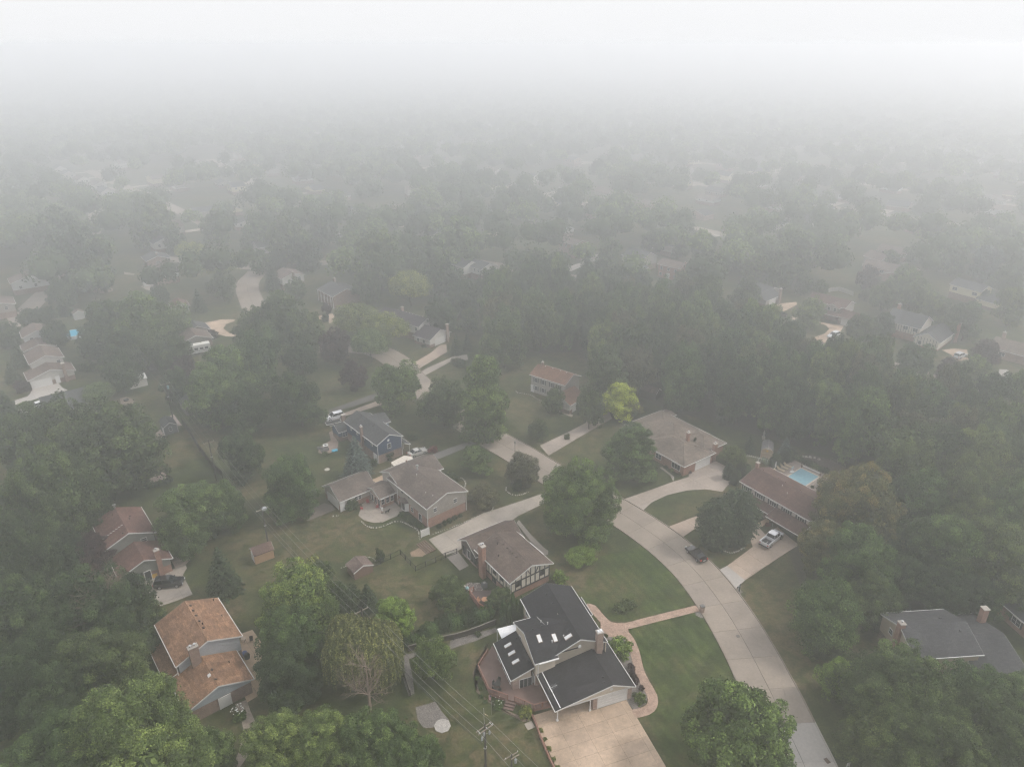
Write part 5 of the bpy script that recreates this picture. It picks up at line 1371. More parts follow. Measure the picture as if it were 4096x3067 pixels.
# --- foreground, left
T(285, 1600, 138, 'broad light green oak at the lower left corner in front of the orange-roofed house', 'light', hr=1.7)
T(150, 1630, 110, 'lower light green oak cut by the bottom edge at the far left', 'light', hr=1.6)
T(432, 1632, 60, 'green tree beside the white flowering bush below the pale blue garage', 'light', hr=1.7)
T(210, 1330, 115, 'large oak with bare grey twigs above the orange-roofed house', 'dark', hr=1.7)
T(60, 1350, 100, 'dark oak at the left edge beside the oak with bare twigs', 'dark', hr=1.9)
T(60, 1490, 100, 'dark green tree at the left edge above the corner oaks', 'dark', hr=1.9)
T(210, 1450, 90, 'dark oak between the two largest oaks at lower left', 'dark', hr=1.8)
T(305, 1345, 48, 'oak overhanging the orange roof on its upper left side', 'mid', hr=1.9)
T(95, 1075, 95, 'tall grey-green tree at the left edge level with the brown-roofed house', 'mid', hr=2.2)
T(45, 1195, 80, 'lower tree at the left edge below the tall grey-green one', 'mid', hr=2.2)
T(110, 1195, 55, 'slender dark tree close behind the brown-roofed house', 'dark', hr=2.3)
T(192, 1195, 48, 'dark purple maple in front of the brown-roofed house', 'purple', hr=1.5)
T(240, 960, 98, 'very large dark tree shading the curved patio left of the power line', 'dark', hr=1.8)
T(130, 935, 70, 'dark tree beside the grey T-shaped roof at left', 'dark')
T(60, 955, 65, 'dark tree at the left edge below the grey T-shaped roof', 'mid')
T(165, 1015, 48, 'low dark tree under the very large one at left', 'dark')
T(15, 880, 30, 'dark conical spruce at the left edge beside the white drive', 'conifer', 'conifer', 2.6)
T(408, 1112, 76, 'light green silver maple left of the power line, over the brown-roofed house', 'light', hr=1.7)
T(478, 1090, 58, 'right half of the light green maples beside the pole transformer', 'light', hr=1.8)
T(395, 1165, 36, 'light green maple spilling over the stepping stones', 'light', hr=1.8)
T(476, 1225, 38, 'tall dark spruce between the tan shed and the brown-roofed house', 'conifer', 'conifer', 2.9)
T(640, 1300, 82, 'yellow-green maple between the tan shed and the willow', 'bright2', hr=2.0)
T(625, 1370, 70, 'green maple just below the yellow-green one', 'fresh', hr=2.0)
T(622, 1452, 66, 'dark round tree beside the orange-roofed house patio', 'dark', hr=1.8)
T(790, 1385, 84, 'weeping willow with brown dead limbs near the pole crossarm', 'willow', 'willow', 1.75)
T(845, 1330, 48, 'bright green tree behind the willow under the wires', 'bright', hr=1.8)
T(600, 1605, 72, 'yellow-green maple at the bottom edge, left of three', 'light', hr=1.6)
T(705, 1600, 72, 'yellow-green maple at the bottom edge, middle of three', 'light', hr=1.6)
T(810, 1600, 74, 'olive-green maple at the bottom edge under the willow', 'light', hr=1.7)
T(890, 1635, 70, 'olive-green tree at the bottom edge left of the utility poles', 'light', hr=1.7)
T(935, 1420, 44, 'feathery pine-like tree beside the gravel strip and wooden fence', 'fresh', 'zelkova', 2.2)
T(690, 1245, 36, 'dark bushy tree under the power line near the low shed', 'dark', hr=1.8)
T(735, 1290, 40, 'bushy green tree under the wires left of the small spruce', 'mid', hr=1.8)
T(793, 1283, 27, 'small dark spruce beside the low brown shed', 'conifer', 'conifer', 2.3)
T(628, 1045, 64, 'leafy green tree between the power line and the beige garage', 'fresh', hr=2.0)
T(515, 985, 50, 'dark tree beside the long wooden fence', 'dark')
T(455, 850, 62, 'yellow-green maple right of the power line, near side', 'light')
T(500, 800, 60, 'tall green maple behind the yellow-green one by the power line', 'fresh')
T(560, 770, 60, 'green maple in the middle of the clump above the dark shed', 'light')
T(530, 880, 52, 'dark lower maple of the clump above the dark shed', 'mid')
T(645, 860, 60, 'broad grey-green tree left of the white car by the blue house', 'mid', hr=2.0)
T(768, 980, 36, 'blue-grey spruce standing behind the blue-sided house', 'blue', 'conifer', 2.7)
T(855, 832, 60, 'broad green tree at the bend of the street, behind the blue house', 'fresh', hr=1.9)
T(957, 868, 56, 'round green tree between the blue house and the tall conical tree', 'mid', hr=1.9)
T(1046, 862, 57, 'tall conical green tree beside the street in the centre', 'fresh', 'tall', 3.6, zc=.5)
T(1032, 992, 38, 'small rounded green tree on the lawn above the beige house', 'fresh', hr=1.6)
T(1043, 1070, 36, 'brownish green spreading tree beside the beige house', 'brown', hr=1.3)
T(1130, 1010, 40, 'thin grey-brown tree in the stone-edged island bed', 'brown', hr=1.9)
T(1160, 925, 26, 'small tree on the lawn in front of the colonial house', 'mid', hr=1.9)
T(1197, 862, 26, 'slender tree with a mulch ring beside the colonial wall', 'mid', hr=2.3)
T(1275, 865, 32, 'tall narrow tree with bare trunk beside the colonial drive', 'dark', hr=3.0, zc=.72)
T(1308, 810, 50, 'pale green upright tree behind the yellow tree', 'mid', 'tall', 2.6, zc=.5)
T(1332, 862, 46, 'bright yellow tree in front of the wood', 'lime', hr=1.8)
T(1365, 880, 28, 'olive-yellow tree touching the right side of the bright yellow one', 'autumn', hr=1.8)
T(1362, 975, 60, 'big dark green tree standing against the hip-roofed ranch', 'fresh', 'tall', 2.1, zc=.5)
T(1255, 1065, 92, 'largest green tree beside the street in the centre, over the shared drive', 'fresh', hr=1.9, zc=.62)
T(1257, 1200, 34, 'yellow-green spreading shrub tree on the front lawn of the tudor house', 'bright', 'zelkova', 1.1)
T(968, 1278, 44, 'wide dark green crab-apple tree in the tudor back garden', 'mid', hr=1.4)
T(1080, 1290, 29, 'round clipped tree between the tudor deck and house wall', 'mid', 'round', 1.6)
w_ = at(1543, 1176); plant(w_.x, w_.y, 4.1, 10.5, 'pine', 'conifer', 'left of the two dark pines inside the curved drive', name='conifer_tree')
w_ = at(1585, 1168); plant(w_.x, w_.y, 4.3, 12, 'pine', 'conifer', 'right and taller of the two dark pines inside the curved drive', name='conifer_tree')
T(1697, 965, 19, 'small blue spruce behind the barn-shaped shed', 'blue', 'conifer', 2.6)
T(1500, 960, 16, 'first small spruce at the back edge of the long lawn', 'conifer', 'conifer', 2.4); 
T(1582, 985, 30, 'low rounded weeping tree at the corner chimney of the ranch', 'mid', hr=1.3)
T(1620, 955, 16, 'small spruce at the edge of the wood behind the long lawn', 'conifer', 'conifer', 2.6)
# --- foreground, right
T(1592, 1572, 104, 'round dark green maple beside the street at the bottom edge', 'fresh', 'round', 1.75)
T(1958, 1492, 112, 'huge maple at the lower right, upper crown in front of the dark grey roofs', 'mid', hr=1.6)
T(1895, 1592, 72, 'lower left part-tree of the lower right maples next to the street sign', 'mid', hr=1.6)
T(2010, 1605, 104, 'huge maple cut by the bottom edge at lower right', 'mid', hr=1.6)
T(2130, 1580, 100, 'maple in the lower right corner', 'mid', hr=1.6)
T(2085, 1500, 70, 'rounded maple crown directly below the dark grey roofs at lower right', 'fresh', hr=1.9)
T(2190, 1510, 58, 'light green tree at the right edge below the dark grey roofs', 'light', hr=1.8)
T(1818, 1465, 42, 'bright lime-green tree at the left side of the huge lower right maple', 'bright', hr=2.2)
T(1783, 1325, 74, 'loose feathery green tree on the lawn left of the tan house', 'fresh', 'zelkova', 1.8)
T(1790, 1400, 30, 'small grey-green tree below the feathery one', 'mid', hr=1.5)
T(1850, 1090, 88, 'large rust-tinged tree covering the end of the maroon-brown roof', 'autumn', hr=2.0)
T(1780, 1180, 58, 'rust and green tree beside the white pickup truck', 'autumn', hr=1.9)
T(1860, 1215, 76, 'deep green tree below the rust-tinged one', 'fresh', hr=2.0)
T(1930, 1190, 38, 'small rust-brown crown in front of the dark wood', 'autumn', hr=2.2)
T(1885, 1290, 52, 'dark green tree between the feathery tree and the tan house', 'mid', hr=2.1)
T(1575, 1015, 12, 'clipped upright shrub pair at the ranch drive corner', 'conifer', 'column', 3.0, cat='shrub', trunk=False)
for (x, y, r, m) in [(1960, 990, 72, 'mid'), (2040, 1000, 72, 'mid'), (2120, 1010, 78, 'mid'), (2195, 1020, 70, 'mid'), (2000, 1090, 70, 'fresh'), (2085, 1100, 80, 'mid'), (2170, 1120, 78, 'fresh'), (1990, 1180, 62, 'mid'), (2060, 1190, 70, 'fresh'), (2150, 1210, 75, 'mid'), (2205, 1250, 55, 'dark'), (1960, 1250, 50, 'dark'), (2040, 1270, 48, 'dark'), (2110, 1290, 42, 'dark')]:
    T(x, y, r, 'tall green tree of the dense wood above the tan house at the right', m, hr=2.1, group='trees of the right-hand wood')
# --- middle distance
L_ = [(210, 853, 34, 'light', 'locust'), (262, 805, 36, 'mid', None), (300, 690, 60, 'fresh', None), (235, 700, 50, 'mid', None), (365, 695, 42, 'light', None), (330, 745, 46, 'mid', None), (260, 755, 45, 'dark', None), (215, 735, 40, 'dark', None), (375, 760, 38, 'mid', None),
 (600, 690, 66, 'mid', None), (545, 705, 42, 'mid', None), (655, 715, 46, 'mid', None), (650, 770, 40, 'mid', None), (725, 745, 36, 'purple', None), (762, 808, 32, 'purple', None), (770, 690, 52, 'yellow', 'locust'), (835, 712, 56, 'yellow', 'locust'), (800, 745, 50, 'light', 'locust'),
 (1090, 735, 58, 'mid', None), (1060, 690, 36, 'mid', None), (1140, 700, 40, 'mid', None), (885, 622, 54, 'yellow', 'locust'), (817, 557, 60, 'mid', None), (880, 570, 48, 'dark', None), (930, 560, 52, 'mid', None), (995, 520, 55, 'light', None), (960, 600, 42, 'dark', None), (790, 620, 34, 'dark', None), (760, 560, 30, 'dark', None),
 (1000, 640, 40, 'dark', None), (950, 680, 40, 'dark', None), (1053, 615, 40, 'dark', None), (1155, 575, 42, 'dark', None), (1110, 640, 38, 'dark', None), (1268, 580, 34, 'conifer', 'conifer'), (1300, 590, 30, 'dark', None), (1329, 600, 28, 'dark', None), (1385, 608, 28, 'dark', None), (1474, 602, 20, 'mid', None), (1510, 592, 20, 'dark', None), (1546, 619, 18, 'mid', None), (1607, 632, 34, 'dark', None), (1316, 543, 30, 'light', None),
 (1413, 516, 28, 'dark', None), (1468, 524, 30, 'mid', None), (1523, 535, 30, 'mid', None), (1579, 553, 30, 'dark', None), (1634, 570, 30, 'mid', None), (1656, 541, 28, 'mid', None), (1750, 672, 32, 'light', None), (1673, 722, 15, 'conifer', 'conifer'), (1862, 713, 32, 'dark', None), (1905, 700, 26, 'dark', None), (1712, 548, 48, 'mid', None), (1690, 590, 34, 'dark', None), (1812, 535, 26, 'light', None), (1876, 596, 22, 'purple', None), (1950, 610, 34, 'light', None), (1985, 640, 34, 'mid', None), (1910, 640, 26, 'mid', None), (2014, 563, 18, 'dark', None), (2131, 568, 32, 'blue', None), (2061, 556, 30, 'light', None),
 (2034, 676, 30, 'mid', None), (2089, 690, 36, 'mid', None), (2186, 658, 34, 'mid', None), (2125, 640, 15, 'dark', None), (2134, 762, 28, 'purple', None), (2056, 800, 26, 'purple', None), (1976, 780, 38, 'light', None), (2114, 800, 30, 'fresh', None), (1800, 775, 44, 'fresh', None), (1850, 790, 40, 'fresh', None), (1760, 790, 36, 'mid', None), (1709, 744, 20, 'mid', None), (1923, 560, 20, 'dark', None), (1970, 546, 16, 'dark', None), (1867, 638, 11, 'brown', None), (1773, 620, 16, 'mid', None), (1735, 610, 22, 'dark', None), (2170, 610, 30, 'mid', None), (2000, 850, 40, 'mid', None), (2080, 860, 38, 'mid', None), (1930, 840, 38, 'mid', None),
 (36, 760, 19, 'conifer', 'conifer'), (22, 800, 16, 'conifer', 'conifer'), (119, 722, 26, 'dark', None), (85, 690, 22, 'dark', None), (60, 690, 20, 'dark', None), (130, 632, 28, 'mid', None), (471, 575, 42, 'yellow', 'locust'), (410, 546, 32, 'yellow', 'locust'), (466, 490, 34, 'mid', None), (427, 645, 19, 'conifer', 'conifer'), (480, 615, 30, 'dark', None), (554, 503, 38, 'light', None), (563, 564, 24, 'mid', None), (166, 545, 58, 'dark', None), (125, 505, 50, 'mid', None), (97, 573, 32, 'mid', None), (200, 590, 34, 'dark', None), (327, 478, 48, 'mid', None), (374, 517, 26, 'dark', None), (695, 490, 40, 'mid', None), (623, 513, 50, 'mid', None), (660, 545, 36, 'dark', None), (587, 590, 23, 'conifer', 'conifer'), (637, 622, 24, 'mid', None), (600, 560, 22, 'dark', None), (956, 476, 26, 'mid', None), (900, 467, 30, 'dark', None), (839, 467, 24, 'dark', None), (756, 459, 13, 'conifer', 'conifer'), (985, 740, 18, 'conifer', 'conifer'), (1008, 735, 15, 'conifer', 'conifer'), (1010, 690, 26, 'mid', None), (705, 665, 12, 'purple', None), (380, 830, 34, 'dark', None), (400, 800, 30, 'purple', None), (15, 720, 24, 'mid', None), (340, 640, 22, 'dark', None)]
LMK = [(95, 790, 'the white split-level house'), (140, 875, 'the grey T-shaped roof'), (75, 715, 'the house by the round pool'), (20, 670, 'the tan house at the left edge'), (355, 590, 'the grey shuttered house'), (290, 545, 'the far left gabled houses'), (415, 725, 'the brick ranch with curved drive'), (370, 640, 'the small pale outbuilding'), (540, 620, 'the far bend of the street'), (735, 635, 'the white-columned porch house'), (685, 592, 'the gabled house with centre chimney'), (905, 705, 'the black-roofed white house'), (1030, 577, 'the long white grey-roofed house'), (1230, 535, 'the hip-roofed brick house with white drive'), (1370, 560, 'the steep-roofed grey house'), (1450, 575, 'the brick colonial house'), (1660, 640, 'the grey-roofed ranch with brick garage'), (1820, 665, 'the maroon-roofed tan house'), (1985, 700, 'the far half-timbered house'), (2180, 750, 'the stone ranch at the right edge'), (2095, 620, 'the pale yellow house'), (1960, 575, 'the brown hip-roofed house'), (1730, 478, 'the distant white colonial'), (800, 870, 'the blue-sided house'), (280, 740, 'the pole with the can transformer'), (1200, 830, 'the tan colonial house'), (740, 470, 'the hazy street corner')]
DESC = {'dark': 'dark green', 'mid': 'mid green', 'fresh': 'fresh green', 'light': 'light green', 'yellow': 'yellow-green', 'purple': 'dark purple', 'conifer': 'dark', 'blue': 'bluish', 'autumn': 'rust-tinged', 'brown': 'brownish'}
buckets = {}
for (x, y, r, m, k) in L_:
    d_, lx, ly, nk = min((math.hypot(x - a, (y - b) * 1.4), a, b, n_) for a, b, n_ in LMK)
    dx, dy = x - lx, (y - ly) * 1.4
    rel_ = ('left of' if dx < 0 else 'right of') if abs(dx) > abs(dy) else ('behind' if dy < 0 else 'in front of')
    buckets.setdefault((DESC[m], {'conifer': 'conifer', 'locust': 'flat-topped tree'}.get(k, 'leafy tree'), rel_, nk), []).append((x, y, r, m, k))
ORD = ['first', 'second', 'third', 'fourth', 'fifth', 'sixth', 'seventh', 'eighth']
for (ds, kd, rel_, nk), lst in buckets.items():
    for i, (x, y, r, m, k) in enumerate(sorted(lst)):
        if len(lst) == 1: lab = f'{ds} {kd} {rel_} {nk}'
        elif len(lst) == 2: lab = f'{["left", "right"][i]}-hand {ds} {kd} {rel_} {nk}'
        else: lab = f'{ORD[i]} {ds} {kd} {rel_} {nk}, counting from left'
        T(x, y, r * .97, lab, m, k, 2.7 if k == 'conifer' else (1.5 if k == 'locust' else 2.15))

# --- the wood behind the ranch and pool house
def inside(p, poly):
    c = False; j = len(poly) - 1
    for i in range(len(poly)):
        if (poly[i][1] > p[1]) != (poly[j][1] > p[1]) and p[0] < (poly[j][0] - poly[i][0]) * (p[1] - poly[i][1]) / (poly[j][1] - poly[i][1]) + poly[i][0]: c = not c
        j = i
    return c
WOOD = WOODP
wr = random.Random(5)
def scatter(poly, dmin, tries, rr, hh, label, group, mats, maxn=400):
    xs = [p[0] for p in poly]; ys = [p[1] for p in poly]; n = 0
    for _ in range(tries):
        p = (wr.uniform(min(xs), max(xs)), wr.uniform(min(ys), max(ys)))
        if not inside(p, poly): continue
        R_ = wr.uniform(*rr)
        if any((p[0] - a) ** 2 + (p[1] - b) ** 2 < (dmin * (R_ + min(c, 9)) / 2) ** 2 for a, b, c in occupied): continue
        plant(p[0], p[1], R_, wr.uniform(*hh), 'near' if p[1] < 135 else 'mid', wr.choice(mats), label, 'tree', group); n += 1
        if n >= maxn: break
    return n
nw = scatter(WOOD, 1.22, 14000, (4.2, 7.0), (14, 20), 'dark leafy tree of the dense wood stretching behind the ranch house and swimming pool', 'trees of the central wood', ['dark', 'mid', 'mid', 'light', 'brown', 'fresh', 'fresh'])
print('wood trees', nw)
# --- far field: individuals first, then one far-off mass
HP = [(o.location.x, o.location.y) for o in COL.objects if o.get('category') == 'house' and o.location.y > 190]
fs = random.Random(77); FROAD = []; FH = []
dA, dB = Vector((math.cos(R(130)), math.sin(R(130)), 0)), Vector((math.cos(R(40)), math.sin(R(40)), 0))
DR_ = concrete('far_drive', (.42, .37, .32), .1)
for k in range(-7, 7):
    base = Vector((20, 470, 0)) + dB * (k * 104 + 14 * math.sin(k * 2.1)); bend = 10 * math.sin(k * 1.7); pts = []
    for t in range(-9, 11):
        p = base + dA * t * 30 + dB * (bend * math.sin(t * .45))
        if 350 < p.y < 640 and abs(p.x) < p.y * .78: pts.append((p.x, p.y))
    if len(pts) < 3: continue
    strip('far_street', pts, 7.2, C_ROAD, th=.03); L = catmull(pts, 6.0); FROAD += [(q.x, q.y) for q in L]; N = normals(L)
    for i in range(2, len(L) - 2, 5):
        for sg in (-1, 1):
            c = L[i] + N[i] * sg * (20 + fs.uniform(-2, 3))
            if any((c.x - a) ** 2 + (c.y - b) ** 2 < 24 ** 2 for a, b in HP + FH) or c.y > 640 or fs.random() < .12: continue
            FH.append((c.x, c.y)); tg = L[i + 1] - L[i - 1]; an = math.degrees(math.atan2(tg.y, tg.x)) + (180 if sg > 0 else 0)
            hx = House('house', 'hazy distant house among the far trees', 'house', (c.x, c.y), an, 'distant houses fading into the haze')
            wd, dp, two = fs.uniform(11, 15), fs.uniform(8, 9.5), fs.random() < .5
            b_ = hx.block(-wd / 2, wd / 2, -dp / 2, dp / 2, 5.2 if two else 3.0, fs.uniform(1.7, 2.4), fs.choice('uuv'), lower=BRICK_B, hb=2.0, upper=fs.choice([WHT, TAN, GREYW, BRICK_P, YEL]), roof=fs.choice([RF_GY, RF_BN, RF_TN, RF_BR, RF_DG]), gutter=False)
            for f_ in 'SE':
                t0_, t1_ = (b_['wall'][0], b_['wall'][1]) if f_ == 'S' else (b_['wall'][2], b_['wall'][3])
                for t in (.3, .7): hx.win(b_, f_, t0_ + (t1_ - t0_) * t, 4.0 if two else 1.7, 1.2, 1.1, off=.03, rows=1)
            q0 = L[i] + tg.normalized() * 3.5; q1 = c + tg.normalized() * 3.5; dd = tg.normalized() * 2.6
            sheet('far_driveway', [(v.x, v.y) for v in (q0 - dd, q0 + dd, q1 + dd, q1 - dd)], DR_, .012)
print('far houses', len(FH))
HP += FH
roadpts = [(-242, 430), (-225, 390), (-205, 350), (-192, 305), (-180, 260), (-30, 322), (-8, 309), (14, 296), (36, 283), (58, 269), (75, 252), (-74, 316), (-93, 309), (-110, 305), (-140, 314), (-97, 258), (-106, 280), (94, 218), (107, 208), (115, 196)]
fr_ = random.Random(21); farlist = []
for iy in range(0, 130):
    yy = 262 + iy * 11.5 * (1 + iy * .003)
    if yy > 1750: break
    half = yy * .74 + 25; ix = -half
    while ix < half:
        x = ix + fr_.uniform(-3.5, 3.5); y = yy + fr_.uniform(-4, 4); ix += 12.5
        cl = math.sin(x * .021 + y * .013) + math.sin(x * .043 - y * .027 + 2) + math.sin(y * .05 + x * .01)
        if cl > 1.6 and yy < 700: continue
        if fr_.random() < .14: continue
        ok = True
        for hx, hy in HP:
            if abs(x - hx - 4 * hx / 300) < 10 and -19 < y - hy < 12: ok = False; break
        if ok and any((x - a) ** 2 + (y - b) ** 2 < 64 for a, b in roadpts): ok = False
        if ok and yy < 820 and any(abs(x - a) < 8 and -9 < y - b < 7 for a, b in FROAD): ok = False
        if ok and any((x - a) ** 2 + (y - b) ** 2 < (c * .8 + 4) ** 2 for a, b, c in occupied): ok = False
        if ok: farlist.append((x, y, fr_.uniform(5.4, 10.0), fr_.uniform(12, 22)))
farlist.sort(key=lambda q: q[1])
nind = max(0, 300 - len(occupied))
print('trees so far', len(occupied), 'far', len(farlist), 'indiv', nind)
mats_ = ['dark', 'mid', 'mid', 'light', 'dark']
for (x, y, r, hgt) in farlist[:nind]:
    plant(x, y, r, hgt, 'far', fr_.choice(mats_), 'hazy leafy tree between the distant gardens', 'tree', 'hazy trees between the distant gardens')
rest = farlist[nind:]
rg = np.random.default_rng(3); PP, NN, SS, TT = [], [], [], []; EV, EF, ET = [], [], []; off = 0
for (x, y, r, hgt) in rest:
    n = 520 if y < 600 else (240 if y < 900 else 90)
    lob = 6; d = sph(rg, lob, -.3); C = d * .5 * np.array([r, r, hgt * .35]) + np.array([x, y, hgt * .6]); LR = r * rg.uniform(.4, .6, lob)
    j = rg.integers(0, lob, n); dd = sph(rg, n, -.5); PP.append(C[j] + dd * LR[j][:, None] * rg.uniform(.85, 1.15, (n, 1))); NN.append(dd + rg.normal(size=(n, 3)) * .4 + [0, 0, .3])
    SS.append(np.full(n, 1.25 if y < 600 else (1.9 if y < 900 else 3.0)) * rg.uniform(.7, 1.3, n)); t0 = rg.uniform(0, 1); TT.append(np.stack([np.full(n, t0), rg.uniform(0, 1, n)], 1))
    v, f_, t = blockers(C[:3], LR[:3], .9, .85); EV.append(v); EF.append(f_ + off); ET.append(t); off += len(v)
me = leaf_mesh('far_woods', np.concatenate(PP), np.concatenate(NN), np.concatenate(SS), np.concatenate(TT), (np.concatenate(EV), np.concatenate(EF), np.concatenate(ET)), 4)
me.materials.append(F['mid']); tag(link(me, 'far_woods'), 'hazy mass of distant trees reaching the horizon', kind='stuff')

# --- shrubs, hedges
def S(reg, x, y, r, label, mat='mid', kind='shrub', hr=1.35, z=0, group=None, name='shrub'):
    w = Vector((*sv(reg, [(x, y)])[0], 0)); Rm = r / REG[reg][2] * (w - Vector((0, 0, CAM_H))).length / FPX
    e = plant(w.x, w.y, Rm, Rm * hr, kind, mat, label, 'shrub', group, name, trunk=False, z=z); return e
S('1', 1298, 790, 98, 'round yellow-tipped lime shrub tree beside the brick chimney', 'bright', hr=1.5)
S('1', 1385, 905, 34, 'dark red barberry nearest the lime shrub', 'purple'); S('1', 1395, 960, 36, 'reddish barberry in the middle of the gravel bed', 'purple'); S('1', 1418, 1008, 32, 'dark purple barberry next to the roof corner', 'purple')
S('1', 1462, 1062, 25, 'small dark red ball shrub on the curved gravel bed', 'purple'); S('1', 1410, 1110, 22, 'small dark shrub against the garage corner', 'dark'); S('1', 1450, 1155, 50, 'large round green shrub at the end of the gravel bed', 'fresh', hr=1.3)
S('1', 1105, 535, 20, 'yellow-green shrub on the walk side of the large house', 'yellow'); S('1', 1190, 660, 18, 'small green shrub under the lime shrub', 'mid')
S('1', 1335, 445, 88, 'dark flat juniper spreading on the upper front lawn', 'mid', hr=.75)
S('1', 835, 235, 66, 'pale flowering hydrangea bush at the tudor house corner', 'bright', hr=1.5)
S('1', 578, 1262, 56, 'variegated yellowish shrub beside the deck steps', 'yellow', hr=1.6)
S('1', 370, 1195, 46, 'leafy rose bush with white flowers below the deck rail', 'fresh', hr=.8)
S('1', 215, 650, 28, 'small dark plant on the gravel strip near the wooden fence', 'dark'); S('1', 185, 470, 28, 'greyish wispy shrub beside the tudor deck', 'blue', hr=1.4)
for i, (x, y) in enumerate([(240, 1120), (235, 1060), (205, 980), (270, 1160)]): S('1', x, y, 20, 'low green perennial on the border outside the deck', 'fresh', hr=.8, group='perennials outside the deck')
for i, (x, y) in enumerate([(692, 1380), (720, 1450), (755, 1520), (790, 1600), (822, 1660)]): S('1', x, y, 22, ['yellowish clump nearest the deck in the row beside the driveway', 'second yellowish clump in the row beside the driveway', 'third yellowish clump in the row beside the driveway', 'fourth yellowish clump in the row beside the driveway', 'last yellowish clump of the row, at the bottom edge'][i], 'yellow', hr=1.0, group='golden clumps along the driveway')
for i, (x, y, r, h_) in enumerate([(408, 560, 36, 5.2), (452, 560, 30, 4.6), (480, 520, 30, 5.6), (512, 520, 26, 4.2), (545, 510, 26, 4.6)]):
    w = sv('1', [(x, y)])[0]; plant(w[0], w[1], r / 1.91 * .036, h_, 'column', 'arbor', ['leftmost arborvitae of the tall dark clump behind the big house', 'second arborvitae from the left in the tall clump', 'middle and tallest arborvitae of the clump', 'fourth arborvitae of the clump, in shade', 'rightmost arborvitae, against the cream wall'][i], 'shrub', 'arborvitae clump', 'arborvitae', False)
# long hedge
def hedge(label, pts, w, hgt, mat='arbor', n_per=420, leaf=.17, name='hedge'):
    L = catmull(pts, .5); rg = np.random.default_rng(len(pts) + int(abs(pts[0][0]) * 10)); n = int(n_per * len(L) * .5 * max(1, hgt * w)); i = rg.integers(0, len(L) - 1, n); N = normals(L)
    c = np.array([[p.x, p.y, 0] for p in L])[i]; nn = np.array([[p.x, p.y, 0] for p in N])[i]; d = sph(rg, n, -.2)
    wob = 1 + .22 * np.sin(i * .9) + .12 * np.sin(i * 2.3)
    P = c + nn * (np.sign(d[:, :1]) * np.abs(d[:, :1]) ** .5 * w / 2 * rg.uniform(.85, 1.15, (n, 1))); P[:, 2] = np.abs(d[:, 2]) ** .45 * hgt * wob * rg.uniform(.9, 1.06, n) * np.where(np.abs(d[:, 2]) < .3, rg.uniform(.1, 1, n), 1)
    P[:, :2] += rg.normal(size=(n, 2)) * .1
    C = np.array([[p.x, p.y, hgt * .42] for p in L[::2]])
    me = leaf_mesh('foliage', P, nn * np.sign(d[:, :1]) * .6 + np.array([0, 0, .8]) + rg.normal(size=(n, 3)) * .4, leaf * rg.uniform(.7, 1.4, n), np.stack([.5 + .5 * np.sin(i * .7), rg.uniform(0, 1, n)], 1) * .9, blockers(C, np.full(len(C), w * .5), hgt / w, .85), 5)
    me.materials.append(F[mat]); return tag(link(me, name), label, 'hedge')
hedge('long clipped hedge between the tudor garden and the wooden fence', sv('8', [(1510, 560), (1600, 480), (1720, 440), (1880, 405), (2100, 350)]), 2.4, 2.0, 'arbor')
hedge('low hedge continuing left of the fence corner under the wires', sv('8', [(1340, 590), (1400, 570), (1490, 540)]), 1.8, 1.4)
hedge('tall dark hedge row screening the barn-shaped shed from the pool', sv('2', [(1120, 330), (1180, 300), (1275, 250)]), 1.6, 2.8, 'conifer')
hedge('low juniper border along the far side of the pool deck', sv('2', [(1290, 250), (1400, 300), (1560, 375)]), 1.6, .9, 'dark')
hedge('dark hedge at the left end of the maroon-brown roofed house', sv('2', [(830, 460), (860, 410), (935, 360)]), 1.8, 2.6, 'conifer')
hedge('dark hedge row behind the tan house at the left', sv('a', [(200, 950), (330, 925), (560, 900)]), 3.0, 3.2, 'dark', 60, .5)
hedge('dark border hedge below the curved patio at left', sv('5', [(1090, 830), (1180, 810), (1280, 770)]), 1.4, .9, 'dark')
for (x, y, r, l, m, hr) in [(395, 1230, 62, 'big round bush against the beige garage wall', 'mid', 1.5), (845, 1325, 34, 'first round bush of the row along the beige house wall', 'mid', 1.3), (885, 1350, 32, 'second round bush of the row along the beige house wall', 'mid', 1.3), (915, 1375, 32, 'third round bush of the row along the beige house wall', 'mid', 1.3), (945, 1395, 30, 'last round bush of the row, next to the white fence panel', 'mid', 1.3), (790, 1290, 32, 'grey-green plant at the bay window', 'fresh', 1.0),
    (1085, 1385, 24, 'cone bush nearest the corner under the brick gable wall', 'dark', 1.6), (1125, 1360, 24, 'second cone bush under the brick gable wall', 'dark', 1.6), (1165, 1340, 24, 'third cone bush under the brick gable wall', 'dark', 1.6), (1205, 1320, 24, 'fourth cone bush under the brick gable wall', 'dark', 1.6), (1250, 1295, 22, 'low bush at the far end of the brick gable wall', 'dark', 1.2),
    (1180, 1010, 66, 'dark spreading bush behind the brown-grey roof', 'dark', 1.0), (690, 850, 50, 'dark bush at the blue house brick corner', 'dark', 1.6), (575, 900, 36, 'dark bush at the back of the blue house', 'dark', 1.6), (1035, 790, 48, 'low red-leaved maple bush behind the beige house roof', 'red', 1.0), (880, 690, 50, 'low dark evergreen beside the blue house lawn', 'dark', .6), (200, 820, 30, 'green shrub below the rear patio of the blue house', 'mid', 1.0), (1690, 1080, 62, 'round green shrub in the stone-edged island bed', 'dark', 1.2), (1650, 1160, 0.1, '', 'dark', 1)]:
    if r > 1: S('6', x, y, r, l, m, hr=hr)
